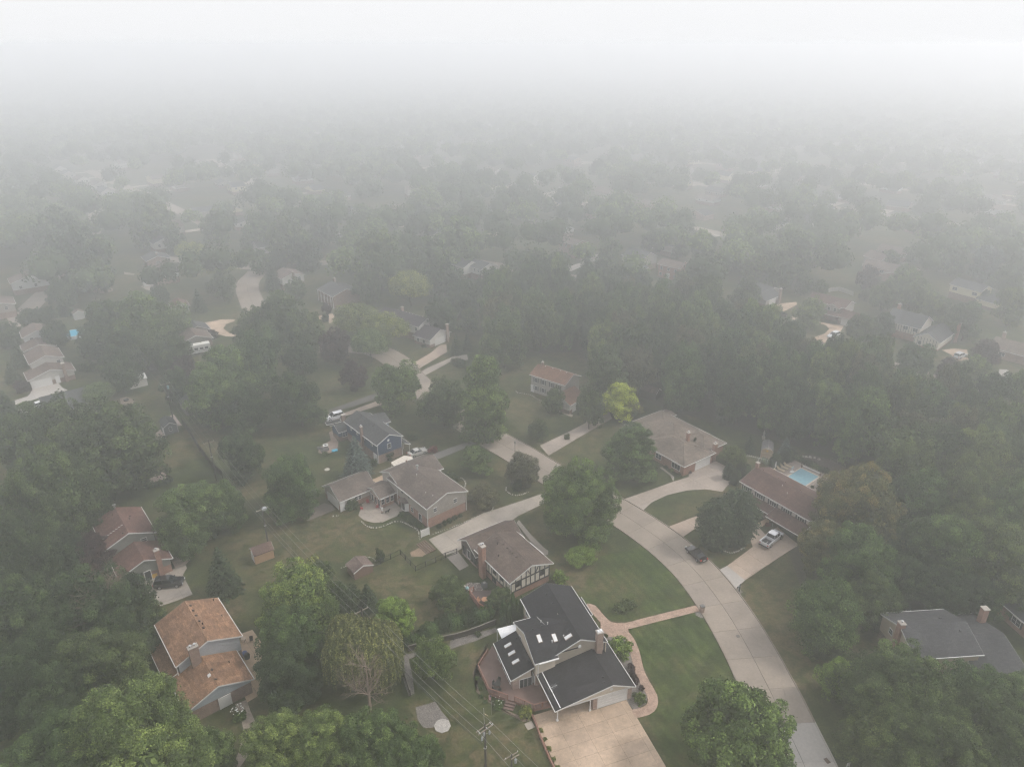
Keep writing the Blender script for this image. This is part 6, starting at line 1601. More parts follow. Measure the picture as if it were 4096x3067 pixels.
for (x, y, r, l, m, hr) in [(940, 640, 22, 'first ball shrub on the pool house front walk', 'dark', 1.5), (988, 665, 24, 'second ball shrub on the pool house front walk', 'dark', 1.5), (1082, 680, 14, 'small shrub by the pool house front door', 'dark', 1.5), (480, 365, 28, 'dark red shrub at the ranch garage corner', 'purple', 1.1), (360, 350, 22, 'yellow-green low shrub in the ranch front bed', 'yellow', .9), (310, 325, 20, 'green low shrub in the ranch front bed', 'mid', .9), (425, 375, 22, 'green low shrub nearest the ranch drive', 'mid', .9), (1430, 480, 14, 'potted palm beside the swimming pool', 'fresh', 1.6), (1070, 285, 40, 'rounded green shrub at the end of the pool hedge', 'fresh', 1.0), (1090, 765, 24, 'low flowering shrub beside the pool house flag', 'red', .8)]:
    S('2', x, y, r, l, m, hr=hr)
for (x, y, r, l, m, hr) in [(180, 1490, 60, 'dark red shrub beside the white drive at the left edge', 'purple', 1.2), (225, 1630, 50, 'dark green shrub between the two white drives', 'mid', 1.2), (690, 1330, 60, 'dark round shrub right of the white garage house', 'dark', 1.4), (1660, 1075, 50, 'purple shrub in front of the brick ranch by the curved drive', 'purple', 1.3), (1630, 1050, 34, 'yellow shrub in front of the brick ranch by the curved drive', 'yellow', 1.0)]:
    S('a', x, y, r, l, m, hr=hr)
for (x, y, r, l, m, hr) in [(1640, 1290, 60, 'low juniper beside the pale strip drive', 'dark', .8), (1600, 1265, 40, 'spiky shrub beside the pale strip drive', 'brown', 1.1), (590, 945, 34, 'pair of dark cone shrubs by the white parking pad', 'conifer', 1.8), (1355, 1150, 22, 'small dark shrub at the white garage corner', 'dark', 1.3)]:
    S('b', x, y, r, l, m, hr=hr)
S('3', 590, 1180, 36, 'upright dark shrub on the black garden fence', 'dark', hr=3.0); S('3', 1965, 285, 26, 'small round-headed sapling beside the colonial drive', 'mid', hr=1.8); S('3', 95, 1215, 60, 'white-flowering bush at the end of the stone edging', 'yellow', hr=1.2)
S('5', 1240, 720, 24, 'bright green shrub beside the curved patio', 'bright', hr=1.4); S('5', 1545, 270, 34, 'golden shrub beside the dark shed', 'yellow', hr=1.4); S('4', 1935, 1150, 52, 'hydrangea bush with white flower heads beside the paver path', 'fresh', hr=1.1)
S('7', 500, 800, 90, 'low grey-green shrub beside the lime-green tree', 'mid', hr=.9)
# white flower heads
FL = plain('white_petals', (.8, .8, .76), .6)
for reg, x, y, n, sp in (('4', 1918, 1120, 26, 1.0), ('1', 375, 1180, 14, 1.2)):
    w = sv(reg, [(x, y)])[0]; q = MB(); rr = random.Random(3)
    for i in range(n):
        a, d = rr.uniform(0, 6.28), rr.uniform(0, sp); c = (w[0] + math.cos(a) * d, w[1] + math.sin(a) * d)
        k = rr.uniform(.06, .13) if reg == '4' else .06; z = 1.15 if reg == '4' else .95
        q.lathe([(0, z + k), (k, z), (0, z - k)], 6, c)
    tag(q.build('flower_heads', FL), 'white hydrangea flower heads beside the paver path' if reg == '4' else 'white roses below the deck rail', 'flowers')
# dead limbs
for (x, y, zz, L, n, lab) in ((795, 1500, 5.0, 3.4, 12, 'bare brown dead limbs at the foot of the willow'), (790, 1440, 8.5, 2.4, 7, 'bare dead boughs inside the willow crown'), (225, 1290, 12.0, 3.4, 14, 'bare grey twigs on top of the large oak')):
    w = at(x, y, zz); me = twigs('branches', int(x), n, L); tag(link(me, 'dead_branches', None, (w.x, w.y, zz)), lab, 'branches')
    q = MB(); q.tube((w.x, w.y, 0), (w.x, w.y, zz), .22, .1, 7); o = q.build('stem', DEADW)
    par = [p for p in COL.objects if p.get('label') == lab][0]; o.parent = par; o.matrix_parent_inverse = Matrix.Translation((-w.x, -w.y, -zz))
# ------------------------------------------------------------------ vehicles
RUB = plain('tyre_rubber', (.02, .02, .02), .8); RIMM = plain('rim_metal', (.45, .45, .46), .3, .8)
CGL = glass('car_glass', (.015, .02, .024), .05)
RED = plain('tail_lamp_red', (.45, .03, .02), .3); LAMP = plain('head_lamp', (.6, .6, .6), .15)
def paint(name, c, rough=.25):
    if name in MATS: return MATS[name]
    m, n, l, b = nt(name); b.inputs['Base Color'].default_value = lin(c); b.inputs['Roughness'].default_value = rough; b.inputs['Coat Weight'].default_value = .6; MATS[name] = m; return m
def shell(prof, w, tum=0.0, zr=None, inset=.9, nose=.06):
    """side profile (x, z) lofted across the width with softened edges; tum = tumblehome above zr"""
    m = MB(); n = len(prof); x0 = min(p[0] for p in prof); x1 = max(p[0] for p in prof); z1 = max(p[1] for p in prof); cz = sum(p[1] for p in prof) / n; cx = (x0 + x1) / 2
    rows = []
    for s_, k in ((-1, .95), (-.97, .985), (-.86, 1), (0, 1.0), (.86, 1), (.97, .985), (1, .95)):
        r = []
        for x, z in prof:
            f = 1 - tum * max(0, (z - (zr or 0))) / max(.01, z1 - (zr or 0)); t = abs(x - cx) / ((x1 - x0) / 2); f *= 1 - nose * max(0, t - .7) / .3
            r.append((cx + (x - cx) * k, s_ * w / 2 * f, cz + (z - cz) * (k if abs(s_) > .9 else 1) + (.012 if s_ == 0 and z > cz else 0)))
        rows.append(r)
    base = len(m.v)
    for r in rows: m.v += r
    for i in range(len(rows) - 1):
        for k in range(n):
            k2 = (k + 1) % n; m.f.append((i * n + k, i * n + k2, (i + 1) * n + k2, (i + 1) * n + k)); m.mi.append(0)
    m.f.append(tuple(reversed(range(n)))); m.mi.append(0); m.f.append(tuple((len(rows) - 1) * n + k for k in range(n))); m.mi.append(0)
    return m
def wheels(e, xs, w, r):
    for x in xs:
        for s_ in (-1, 1):
            q = MB(); q.tube((x, s_ * (w / 2 - .22), r), (x, s_ * (w / 2 + .01), r), r, n=16); o = q.build('wheel', RUB, e)
            q = MB(); q.tube((x, s_ * (w / 2 - .02), r), (x, s_ * (w / 2 + .025), r), r * .62, n=12); q.build('rim', RIMM, o)
def car(kind, loc, rz, label, cat, col, name='parked_car', group=None):
    e = empty(name, (loc[0], loc[1], .05), rz, label, cat, group)
    B = paint('car_paint_%.2f_%.2f' % (col[0], col[2]), col)
    if kind == 'sedan':
        L, w, r, ax = 4.85, 1.84, .33, (-1.4, 1.42)
        body = [(-2.42, .35), (-2.4, .78), (-2.3, .98), (-1.75, 1.03), (-.9, 1.0), (.9, .98), (1.0, .93), (2.0, .82), (2.35, .66), (2.42, .4), (2.2, .25), (-2.2, .25)]
        cab = [(-1.75, 1.0), (-.95, 1.40), (-.5, 1.45), (.15, 1.43), (.95, .97)]
        roof = (-1.0, .2)
    elif kind == 'suv':
        L, w, r, ax = 4.95, 1.98, .38, (-1.42, 1.45)
        body = [(-2.45, .4), (-2.47, 1.0), (-2.4, 1.14), (.95, 1.12), (1.2, 1.08), (2.2, .98), (2.45, .8), (2.47, .45), (2.2, .32), (-2.2, .32)]
        cab = [(-2.38, 1.1), (-2.15, 1.72), (-1.9, 1.78), (.1, 1.76), (.35, 1.7), (1.05, 1.1)]
        roof = (-2.1, .25)
    else:
        L, w, r, ax = 5.9, 2.03, .42, (-1.85, 1.95)
        body = [(-.62, .45), (-.62, 1.22), (1.5, 1.2), (2.7, 1.1), (2.93, .95), (2.95, .5), (2.7, .4), (-.5, .4)]
        cab = [(-.6, 1.18), (-.52, 1.86), (-.3, 1.93), (.85, 1.92), (1.1, 1.86), (1.72, 1.18)]
        roof = (-.45, 1.0)
    shell(body, w).build('body', B, e, smooth=False)
    g = shell(cab, w * .93, .22, cab[0][1]).build('windows', CGL, e)
    q = MB(); zt = max(c[1] for c in cab); q.box(roof[0], roof[1], -w * .335, w * .335, zt - .03, zt + .035); q.build('roof', B, e)
    q = MB()
    for s_ in (-1, 1):
        for x0, z0, x1, z1 in ((cab[0][0], cab[0][1], cab[1][0], cab[1][1]), (cab[-1][0], cab[-1][1], cab[-2][0], cab[-2][1]), ((cab[0][0] + cab[-1][0]) / 2, cab[0][1], (roof[0] + roof[1]) / 2, zt)):
            q.tube((x0, s_ * w * .455, z0), (x1, s_ * w * .37, z1), .045, n=5)
        q.tube((roof[0], s_ * w * .355, zt - .01), (roof[1], s_ * w * .355, zt - .01), .04, n=5)
    q.build('pillar', B, e)
    if kind == 'pickup':
        q = MB()
        q.box(-2.95, -.64, -w / 2 + .01, -w / 2 + .15, .5, 1.2); q.box(-2.95, -.64, w / 2 - .15, w / 2 - .01, .5, 1.2); q.box(-2.95, -2.85, -w / 2 + .15, w / 2 - .15, .5, 1.2); q.box(-.74, -.64, -w / 2 + .15, w / 2 - .15, .62, 1.2)
        q.build('cargo_bed', B, e)
        q = MB(); q.box(-2.84, -.75, -w / 2 + .16, w / 2 - .16, .62, .68); q.build('bed_liner', DARK, e)
        if col[0] > .3: q = MB(); q.box(-2.3, -1.5, -.1, .0, .68, .74, M=Matrix.Rotation(.0, 4, 'Z')); q.build('plank', WHITE, e)
        q = MB(); q.box(-3.15, -2.96, -w / 2 + .05, w / 2 - .05, .45, .62); q.build('bumper', DARK, e)
        q = MB(); q.box(1.75, 1.85, -.75, .75, 1.2, 1.25); q.box(1.9, 2.2, -.5, .5, 1.17, 1.2); q.build('wiper_cowl', DARK, e)
    q = MB(); q.box(-L / 2 - (.5 if kind == 'pickup' else 0) + (.45 if kind == 'pickup' else .0), -L / 2 + .1, -.28, .28, .62, .78); q.build('number_plate', WHITE, e)
    wheels(e, ax, w, r)
    for s_ in (-1, 1):
        xb = -L / 2 + (.0 if kind != 'pickup' else -.0)
        q = MB(); q.box(xb - .03, xb + .12, s_ * (w / 2 - .2) - .13, s_ * (w / 2 - .2) + .13, .78, 1.02); q.build('tail_light', RED, e)
        q = MB(); q.box(L / 2 - .16, L / 2 + .01, s_ * (w / 2 - .3) - .2, s_ * (w / 2 - .3) + .2, .6, .78); q.build('headlight', LAMP, e)
        mx_ = cab[-1][0] - .25; q = MB(); q.box(mx_ - .08, mx_ + .08, s_ * (w / 2 + .08) - .1, s_ * (w / 2 + .08) + .1, cab[0][1] + .02, cab[0][1] + .2); q.build('mirror', B if kind != 'pickup' else DARK, e)
    return e
def heading(reg, a, b):
    p, q = sv(reg, [a])[0], sv(reg, [b])[0]; return math.atan2(q[1] - p[1], q[0] - p[0]), ((p[0] + q[0]) / 2, (p[1] + q[1]) / 2)
# rear -> front wheels, nearer side; shift to the centre line
def vehicle(kind, reg, rear, front, side, label, cat, col, name='parked_car', half=.92):
    a, c = heading(reg, rear, front); n = Vector((-math.sin(a), math.cos(a))) * side * half
    return car(kind, (c[0] + n.x, c[1] + n.y), a, label, cat, col, name)
vehicle('sedan', '2', (545, 1045), (475, 978), -1, 'black sedan parked against the kerb of the curving street', 'car', (.012, .009, .012))
vehicle('pickup', '2', (1103, 943), (1196, 868), 1, 'white pickup truck with open bed on the drive of the long maroon-roofed house', 'pickup truck', (.72, .72, .74), 'pickup_truck')
a_, c_ = heading('4', (1270, 120), (1445, 100)); car('suv', (c_[0] - .2, c_[1] + .9), a_, 'black SUV on the drive of the brown-roofed house', 'car', (.014, .015, .018))
vehicle('suv', '6', (330, 535), (228, 562), -1, 'white SUV beside the blue-sided house', 'car', (.74, .74, .76))
vehicle('suv', 'd', (700, 1262), (652, 1280), -1, 'white SUV on the far circular drive of the maroon-roofed house', 'car', (.72, .72, .72))
vehicle('pickup', 'd', (215, 1125), (295, 1105), 1, 'dark pickup truck on the strip drive beyond the wood', 'pickup truck', (.03, .03, .035), 'pickup_truck')
vehicle('suv', 'd', (1640, 1440), (1690, 1420), 1, 'white van on the parking pad of the far tudor house', 'van', (.68, .68, .7), 'parked_van')
vehicle('suv', 'b', (160, 468), (210, 466), 1, 'grey van at the far street corner, upper left', 'van', (.4, .4, .4), 'parked_van')
vehicle('sedan', 'a', (25, 1035), (75, 1030), 1, 'white car at the left edge beyond the spruce', 'car', (.7, .7, .7))
vehicle('suv', 'd', (90, 378), (125, 376), 1, 'small white car by the distant white colonial house', 'car', (.7, .7, .7))
vehicle('sedan', 'a', (300, 1625), (345, 1612), 1, 'white car mostly hidden by the grey T-shaped roof at left', 'car', (.7, .7, .7))
vehicle('sedan', '6', (905, 835), (960, 815), 1, 'pale car half hidden behind the beige house roof', 'car', (.5, .48, .45))
vehicle('suv', 'b', (690, 300), (725, 295), 1, 'white car in the haze above the dark tree clump', 'car', (.7, .7, .7))
# travel trailer
p_ = at(425, 764); e = empty('travel_trailer', (p_.x, p_.y, 0), R(30), 'long white travel trailer beside the brick ranch at left', 'trailer')
q = MB(); q.box(-4.2, 4.2, -1.2, 1.2, .6, 3.1); q.build('body', WHITE, e); q = MB(); q.box(-4.1, 4.1, -1.1, 1.1, 3.1, 3.16); q.box(-1.4, -.8, -.3, .3, 3.16, 3.4); q.box(1.5, 2.0, -.2, .2, 3.16, 3.3); q.build('roof', plain('trailer_roof', (.7, .68, .62)), e)
for x in (-3.2, -1.6, 0, 1.6, 3.0): q = MB(); q.box(x - .5, x + .5, -1.23, -1.19, 1.6, 2.3); q.build('window', GLASS, e)
q = MB(); q.box(-4.2, 4.2, -1.225, -1.19, 1.15, 1.25); q.build('stripe', DARK, e)
for x in (-.5, .5):
    for s_ in (-1, 1): q = MB(); q.tube((x, s_ * 1.0, .36), (x, s_ * 1.2, .36), .36, n=12); q.build('wheel', RUB, e)
# small utility trailer and open frame by the blue house
p_ = sv('6', [(262, 575)])[0]; e = empty('utility_trailer', (*p_, 0), R(30), 'small flat white trailer frame between the white SUV and the blue house', 'trailer')
q = MB(); q.box(-2, 2, -.9, .9, .5, .58); q.build('bed', WHITE, e); q = MB(); q.box(-1.85, 1.85, -.75, .75, .58, .62); q.build('floor', DARK, e)
for s_ in (-1, 1): q = MB(); q.tube((0, s_ * .9, .3), (0, s_ * 1.05, .3), .3, n=10); q.build('wheel', RUB, e)

# ------------------------------------------------------------------ sheds
def shed(label, O, ang, u, v, ze, rise, ax, wall, roof, door=None, win=None, name='garden_shed'):
    h = House(name, label, 'shed', O, ang); b = h.block(0, u, 0, v, ze, rise, ax, ov=.15, gov=.12, upper=wall, roof=roof, gutter=False)
    if door: h.door(b, door[0], door[1], door[2], 1.75, off=.02)
    if win: h.win(b, *win, off=.02)
    return h, b
shed('tan wooden shed with brown roof alone on the back lawn', (-47.4, 107.2), 35, 3.75, 3.0, 2.0, .95, 'u', siding('orange_tan_board', (.47, .30, .18), .3, True), shingle('shed_brown', (.13, .085, .07)), ('W', 1.5, 1.2))
hs, bs = shed('small grey shed with white trim beside the long wooden fence', (-85.3, 156.0), 37, 3.3, 4.6, 2.3, 1.0, 'v', siding('grey_shed', (.17, .175, .185), .2), RF_GY, ('W', 1.4, 1.2), ('S', 1.6, 1.4, .6, .9))
hs.spout(.05, .05, 2.2); hs.spout(3.2, .05, 2.2)
h_, b_ = shed('dark brown shed with grey roof right of the power line', sv('5', [(1372, 305)])[0], 38, 4.2, 6.0, 2.5, 1.2, 'v', siding('dark_brown_board', (.06, .05, .04), .3), RF_GY, ('S', 3.0, .9))
shed('low shed with worn brown roof between the spruce and the black fence', sv('3', [(400, 1330)])[0], 38, 4.0, 3.2, 1.7, .8, 'v', plain('faded_board', (.2, .13, .1)), shingle('shed_brown2', (.155, .115, .10)))
shed('small dark shed with brown roof at the edge of the wood behind the yellow tree', sv('c', [(1085, 1335)])[0], -38, 5.0, 3.2, 2.2, 1.1, 'u', plain('dark_board', (.08, .07, .06)), RF_BN)  # walls of plain dark brown boards
shed('white shed half covered by a tree left of the power line', sv('a', [(1010, 1480)])[0], 38, 5, 4, 2.3, .9, 'u', WHT, WHITE)
shed('small pale shed beside the round blue pool', sv('a', [(580, 940)])[0], 38, 3.6, 3.0, 2.4, .9, 'v', GREYW, RF_BN)
shed('long low shed with tan roof beyond the pole with the grey transformer', sv('a', [(1160, 1330)])[0], 20, 6, 4, 2.3, .9, 'u', plain('dark_board', (.08, .07, .06)), shingle('straw_roof', (.24, .21, .15)))
# barn-shaped shed
p_ = sv('2', [(1030, 258)])[0]; hb_ = House('barn_shed', 'tan barn-shaped shed with gambrel roof beside the pool hedge', 'shed', p_, -20)
PR = [(0, 1.7), (.15, 2.55), (1.35, 3.2), (2.55, 2.55), (2.7, 1.7)]
q = MB(); q.extrude([(0.05, 0), (2.65, 0), (2.65, 1.7), (2.5, 2.5), (1.35, 3.12), (.2, 2.5), (.05, 1.7)], 'v', .1, 4.3); hb_.part('wall', q, siding('barn_board', (.42, .30, .18), .3, True))
q = MB()
for i in range(4):
    a, c = PR[i], PR[i + 1]; q.face([(a[0], 0, a[1]), (c[0], 0, c[1]), (c[0], 4.4, c[1]), (a[0], 4.4, a[1])])
    q.face([(a[0], 0, a[1] - .06), (c[0], 0, c[1] - .06), (c[0], 4.4, c[1] - .06), (a[0], 4.4, a[1] - .06)])
hb_.part('roof', q, shingle('barn_grey', (.12, .115, .115)))
q = MB()
for i in range(4): q.tube((PR[i][0], -.0, PR[i][1]), (PR[i + 1][0], 0, PR[i + 1][1]), .06, n=5)
for x in (.05, 2.65): q.tube((x, .02, 0), (x, .02, 1.7), .06, n=5)
q.tube((0, .02, 1.75), (2.7, .02, 1.75), .05, n=5); hb_.part('trim', q, plain('pale_trim', (.5, .42, .32)))
q = MB(); q.tube((1.35, .03, 2.35), (1.35, .09, 2.35), .27, n=10); hb_.part('sun_plaque', q, plain('sun_yellow', (.6, .35, .03)))
q = MB(); q.box(1.1, 1.6, .02, .08, 2.75, 2.95); hb_.part('small_sign', q, WHITE)

# ------------------------------------------------------------------ fences
BLK = plain('black_fence', (.018, .02, .02), .6); WOOD_G = plain('grey_wood', (.17, .15, .13), .9, var=.25); WOOD_D = plain('dark_wood', (.055, .045, .04), .9)
def fence(label, pts, hgt, style, mat, cap=None, step=2.2, pk=.16):
    e = empty('fence', (pts[0][0], pts[0][1], 0), 0, label, 'fence'); O = Vector((pts[0][0], pts[0][1]))
    pm = MB(); pm.box(-.06, .06, -.06, .06, 0, hgt + .08); pme = pm.mesh('post', mat); cnt = 0
    rest = MB()
    km = MB(); km.box(-pk * .42, pk * .42, -.015, .015, .05, hgt); kme = km.mesh('board', mat)
    for i in range(len(pts) - 1):
        a, b = Vector(pts[i][:2]) - O, Vector(pts[i + 1][:2]) - O; L = (b - a).length; d = (b - a) / L; an = math.atan2(d.y, d.x); n = max(1, round(L / step))
        for k in range(n + (1 if i == len(pts) - 2 else 0)): p = a + d * (L * k / n); link(pme, 'post', e, (p.x, p.y, 0), an)
        M = Matrix.Translation((a.x, a.y, 0)) @ Matrix.Rotation(an, 4, 'Z')
        for k in range(n):
            x0, x1 = L * k / n + .06, L * (k + 1) / n - .06
            for z in ((.12, hgt - .05) if style == 'rail' else (.25, hgt - .25)):
                q = MB(); q.box(x0, x1, -.03, .03, z, z + .07, M=M); q.build('rail', mat, e)
            if style == 'rail':
                q = MB(); q.box(x0, x1, -.004, .004, .19, hgt - .06, M=M)
                me = bpy.data.materials.get('fence_mesh')
                w_ = MB()
                x = x0 + .05
                while x < x1: w_.box(x, x + .012, -.006, .006, .19, hgt - .05, M=M); x += .22
                tag(w_.build('wire_mesh', mat, e), kind='stuff')
            if cap: q = MB(); q.box(x0 - .06, x1 + .06, -.09, .09, hgt + .08, hgt + .13, M=M); q.build('cap_board', cap, e)
        if style == 'board':
            m = int(L / pk)
            for k in range(m):
                p = a + d * (pk * (k + .5)); zz = 1
                if cnt < 300: o = link(kme, 'board', e, (p.x - d.y * .05, p.y + d.x * .05, 0), an, (1, 1, .96 + .06 * ((k * 7) % 5) / 5)); cnt += 1
                else: rest.box(pk * (k + .08), pk * (k + .92), .035, .065, .05, hgt, M=M)
    if rest.f: tag(rest.build('board', mat, e), kind='stuff')
    return e
fence('black wire garden fence round the tudor back lawn', sv('3', [(470, 1268), (520, 1240), (740, 1135), (852, 1258), (1070, 1160), (1155, 1130)]), 1.15, 'rail', BLK)
fence('dark wooden fence with pale cap board along the gravel strip behind the big house', sv('1', [(25, 685), (130, 655), (240, 615), (350, 570)]), 1.1, 'board', WOOD_D, WOOD_G)
fence('dark wooden fence corner with pale cap near the willow', sv('8', [(1370, 660), (1500, 620), (1640, 580), (1760, 555)]), 1.1, 'board', WOOD_D, WOOD_G)
fence('dark fence running down beside the gravel path under the wires', sv('8', [(1290, 740), (1340, 900), (1385, 1040)]), 1.1, 'board', WOOD_D, WOOD_G)
fence('long tall weathered fence following the power line', sv('5', [(1345, 365), (1400, 440), (1470, 560), (1560, 680), (1640, 760)]), 1.9, 'board', WOOD_D, None, 2.4, .2)
fence('white vinyl fence panel at the corner of the beige house', sv('6', [(945, 1462), (1008, 1437)]), 1.75, 'board', plain('white_vinyl', (.66, .65, .62), .4), None, 2.0)
fence('pale curved fence behind the maroon-roofed house', sv('d', [(575, 930), (640, 910), (700, 905), (760, 925), (810, 945)]), 1.8, 'board', plain('pale_fence', (.4, .38, .34)), None, 2.4, .25)
fence('chain fence behind the ranch garage', sv('2', [(770, 285), (820, 310), (910, 350)]), 1.2, 'rail', BLK)
fence('rail fence on the bank beyond the pool', sv('2', [(1570, 275), (1620, 300), (1680, 330)]), 1.0, 'rail', WOOD_G)
# low timber retaining wall along the driveway
pl = sv('1', [(628, 1270), (655, 1330), (690, 1430), (735, 1540), (770, 1620), (810, 1700)])
e = empty('retaining_wall', (*pl[0], 0), 0, 'brown timber edging wall along the left side of the big driveway', 'wall')
for i in range(len(pl) - 1):
    a, b = Vector(pl[i]), Vector(pl[i + 1]); L = (b - a).length; an = math.atan2((b - a).y, (b - a).x)
    for k in range(3): q = MB(); q.box(0, L - .02, -.1 + .01 * (k % 2), .1 + .01 * (k % 2), .0 + k * .18, .17 + k * .18, M=Matrix.Translation((a.x - pl[0][0], a.y - pl[0][1], 0)) @ Matrix.Rotation(an, 4, 'Z')); q.build('timber', plain('deck_rail', (.24, .12, .09), .7), e)
# edging stones round beds: individually placed rocks
STONE = plain('pale_stone', (.42, .39, .35), .9, var=.3, scale=4)
def rocks(label, pts, size=.3, step=.42, name='stone_edging', cat='edging'):
    L = catmull(pts, .2); e = empty(name, (L[0].x, L[0].y, 0), 0, label, cat); rr = random.Random(len(pts)); vs_ = []
    for v in range(4):
        q = MB(); q.lathe([(0, size * .5), (size * .38, size * .42), (size * .55, size * .12), (size * .5, 0)], 6); q.v = [(x * rr.uniform(.75, 1.2), y * rr.uniform(.75, 1.2), z * rr.uniform(.8, 1.1)) for x, y, z in q.v]; vs_.append(q.mesh('stone', STONE))
    acc = 0
    for i in range(1, len(L)):
        acc += (L[i] - L[i - 1]).length
        if acc >= step: acc = 0; s_ = rr.uniform(.7, 1.3); link(vs_[rr.randrange(4)], 'stone', e, (L[i].x - L[0].x + rr.uniform(-.05, .05), L[i].y - L[0].y + rr.uniform(-.05, .05), 0), rr.uniform(0, 6), (s_, s_, s_))
rocks('white stones edging the planting bed of the beige house patio', sv('6', [(475, 1330), (520, 1370), (580, 1385), (650, 1370), (745, 1335), (800, 1340), (860, 1370), (920, 1405), (925, 1450), (935, 1480)]))
rocks('stones edging the bed along the brick gable wall of the beige house', sv('6', [(1015, 1440), (1120, 1405), (1260, 1350), (1400, 1290), (1490, 1255), (1505, 1210)]))
rocks('stones ringing the island bed under the thin brown tree', sv('6', [(1610, 1060), (1608, 1095), (1650, 1125), (1710, 1130), (1780, 1105)]))
rocks('stones edging the bed right of the beige house roof', sv('6', [(1245, 990), (1275, 1010), (1290, 1040), (1280, 1070)]))
rocks('white stones at the foot of the beige garage corner', sv('6', [(235, 1300), (260, 1295), (300, 1290)]))
rocks('curved line of pale edging stones on the tudor back lawn', sv('3', [(290, 1240), (380, 1205), (470, 1160), (530, 1158), (555, 1185)]), .22, .3)
rocks('ring of stones edging the colonial front bed', sv('c', [(120, 1285), (135, 1305), (190, 1315), (240, 1325), (280, 1350), (330, 1375)]), .4, .6)
rocks('stone wall bed edging under the two dark spruces', sv('2', [(625, 870), (680, 915), (740, 955), (810, 975), (870, 960), (910, 930)]), .34, .4)
rocks('boulders on the bank beyond the swimming pool', sv('2', [(1300, 232), (1350, 240), (1400, 245), (1440, 250), (1480, 262)]), .6, .8)
# flagstone patch by the tudor house
fl = sv('3', [(1205, 1365), (1240, 1340), (1320, 1345), (1355, 1380), (1340, 1400), (1290, 1425), (1230, 1395)])
base = sheet('flagstone_patio', fl, plain('mortar_white', (.42, .38, .34), .9), .012); fr2 = random.Random(9)
cx_, cy_ = np.mean([p[0] for p in fl]), np.mean([p[1] for p in fl])
seeds = [(fr2.uniform(min(p[0] for p in fl), max(p[0] for p in fl)), fr2.uniform(min(p[1] for p in fl), max(p[1] for p in fl))) for _ in range(34)]
FLAG = plain('flagstone', (.16, .13, .115), .9, var=.3)
for i, s_ in enumerate(seeds):
    if not inside(s_, fl): continue
    p = list(fl)
    for j, t_ in enumerate(seeds):
        if i == j or not p: continue
        nx, ny = t_[0] - s_[0], t_[1] - s_[1]; ln = math.hypot(nx, ny)
        if ln < .05: continue
        p = clip(p, nx / ln, ny / ln, ((s_[0] + t_[0]) / 2 * nx + (s_[1] + t_[1]) / 2 * ny) / ln - .05)
    if len(p) > 2 and area(p) > .02: q = MB(); q.prism(p, .015, .05); q.build('flagstone', FLAG, base)
# stepping stones
e = empty('stepping_stones', (*sv('5', [(1250, 1200)])[0], 0), 0, 'curving row of stepping stones right of the brown-roofed house', 'stepping stones'); o0 = sv('5', [(1250, 1200)])[0]
for x, y in ((1262, 1175), (1255, 1188), (1250, 1202), (1246, 1217), (1243, 1232), (1244, 1247), (1248, 1262), (1262, 1274), (1275, 1282)):
    p = sv('5', [(x, y)])[0]; q = MB(); q.box(-.42, .42, -.2, .2, 0, .07, M=Matrix.Translation((p[0] - o0[0], p[1] - o0[1], 0)) @ Matrix.Rotation(R(20), 4, 'Z')); q.build('stepping_stone', STONE, e)
# timber steps at the end of the shared drive
p_ = sv('3', [(925, 1085)])[0]; e = empty('timber_steps', (*p_, 0), R(38), 'brown timber steps at the end of the shared driveway', 'steps')
for i in range(5): q = MB(); q.box(-.95 + i * .42, -.6 + i * .42, -1.9, 1.9, 0, .1 + .05 * i); q.build('step', plain('old_timber', (.13, .09, .065), .9, var=.25), e)

# ------------------------------------------------------------------ pool house garden
O7 = (49.2, 130.93)
pw = sv('2', [(1240, 398), (1345, 330), (1480, 395), (1375, 465)])
e = empty('swimming_pool', (*pw[0], 0), 0, 'rectangular blue swimming pool with pale coping behind the maroon-brown roof', 'pool'); rel = [(p[0] - pw[0][0], p[1] - pw[0][1]) for p in pw]
wm, n_, l_, b_ = nt('pool_water'); v_ = coord(n_, l_, 'World'); f_ = noise(n_, l_, v_, 1.6, 6, .7)
l_.new(ramp(n_, l_, f_, [(.3, (.16, .33, .40)), (.7, (.30, .48, .53))]), b_.inputs['Base Color']); b_.inputs['Roughness'].default_value = .25; bump(n_, l_, b_, f_, .5, .06)
q = MB(); q.prism(rel, .02, .05); q.build('water', wm, e)
q = MB(); cen = (sum(p[0] for p in rel) / 4, sum(p[1] for p in rel) / 4); out = [(cen[0] + (p[0] - cen[0]) * 1.13, cen[1] + (p[1] - cen[1]) * 1.13) for p in rel]
for i in range(4):
    j = (i + 1) % 4; q = MB(); q.prism([rel[i], rel[j], out[j], out[i]], .02, .09); q.build('coping', plain('pale_coping', (.55, .46, .37), .8), e)
def lounger(reg, x, y, ang, label):
    p = sv(reg, [(x, y)])[0]; e = empty('sun_lounger', (*p, 0), ang, label, 'sun lounger', 'cream loungers beside the pool'); C_ = plain('lounger_canvas', (.5, .41, .29), .8)
    q = MB(); q.extrude([(-1.0, .35), (.35, .35), (1.0, .95), (1.0, .88), (.38, .27), (-1.0, .27)], 'v', -.34, .34); q.build('cushion', C_, e)
    for x_ in (-.85, .3):
        for y_ in (-.3, .3): q = MB(); q.box(x_ - .03, x_ + .03, y_ - .03, y_ + .03, 0, .27); q.build('leg', C_, e)
for i, (x, y) in enumerate(((1240, 318), (1212, 330), (1186, 347), (1165, 370))):
    lounger('2', x, y, R(135), ['cream lounger farthest from the house in the row beside the pool', 'second cream lounger from the far end of the poolside row', 'third cream lounger from the far end of the poolside row', 'cream lounger nearest the house in the poolside row'][i])
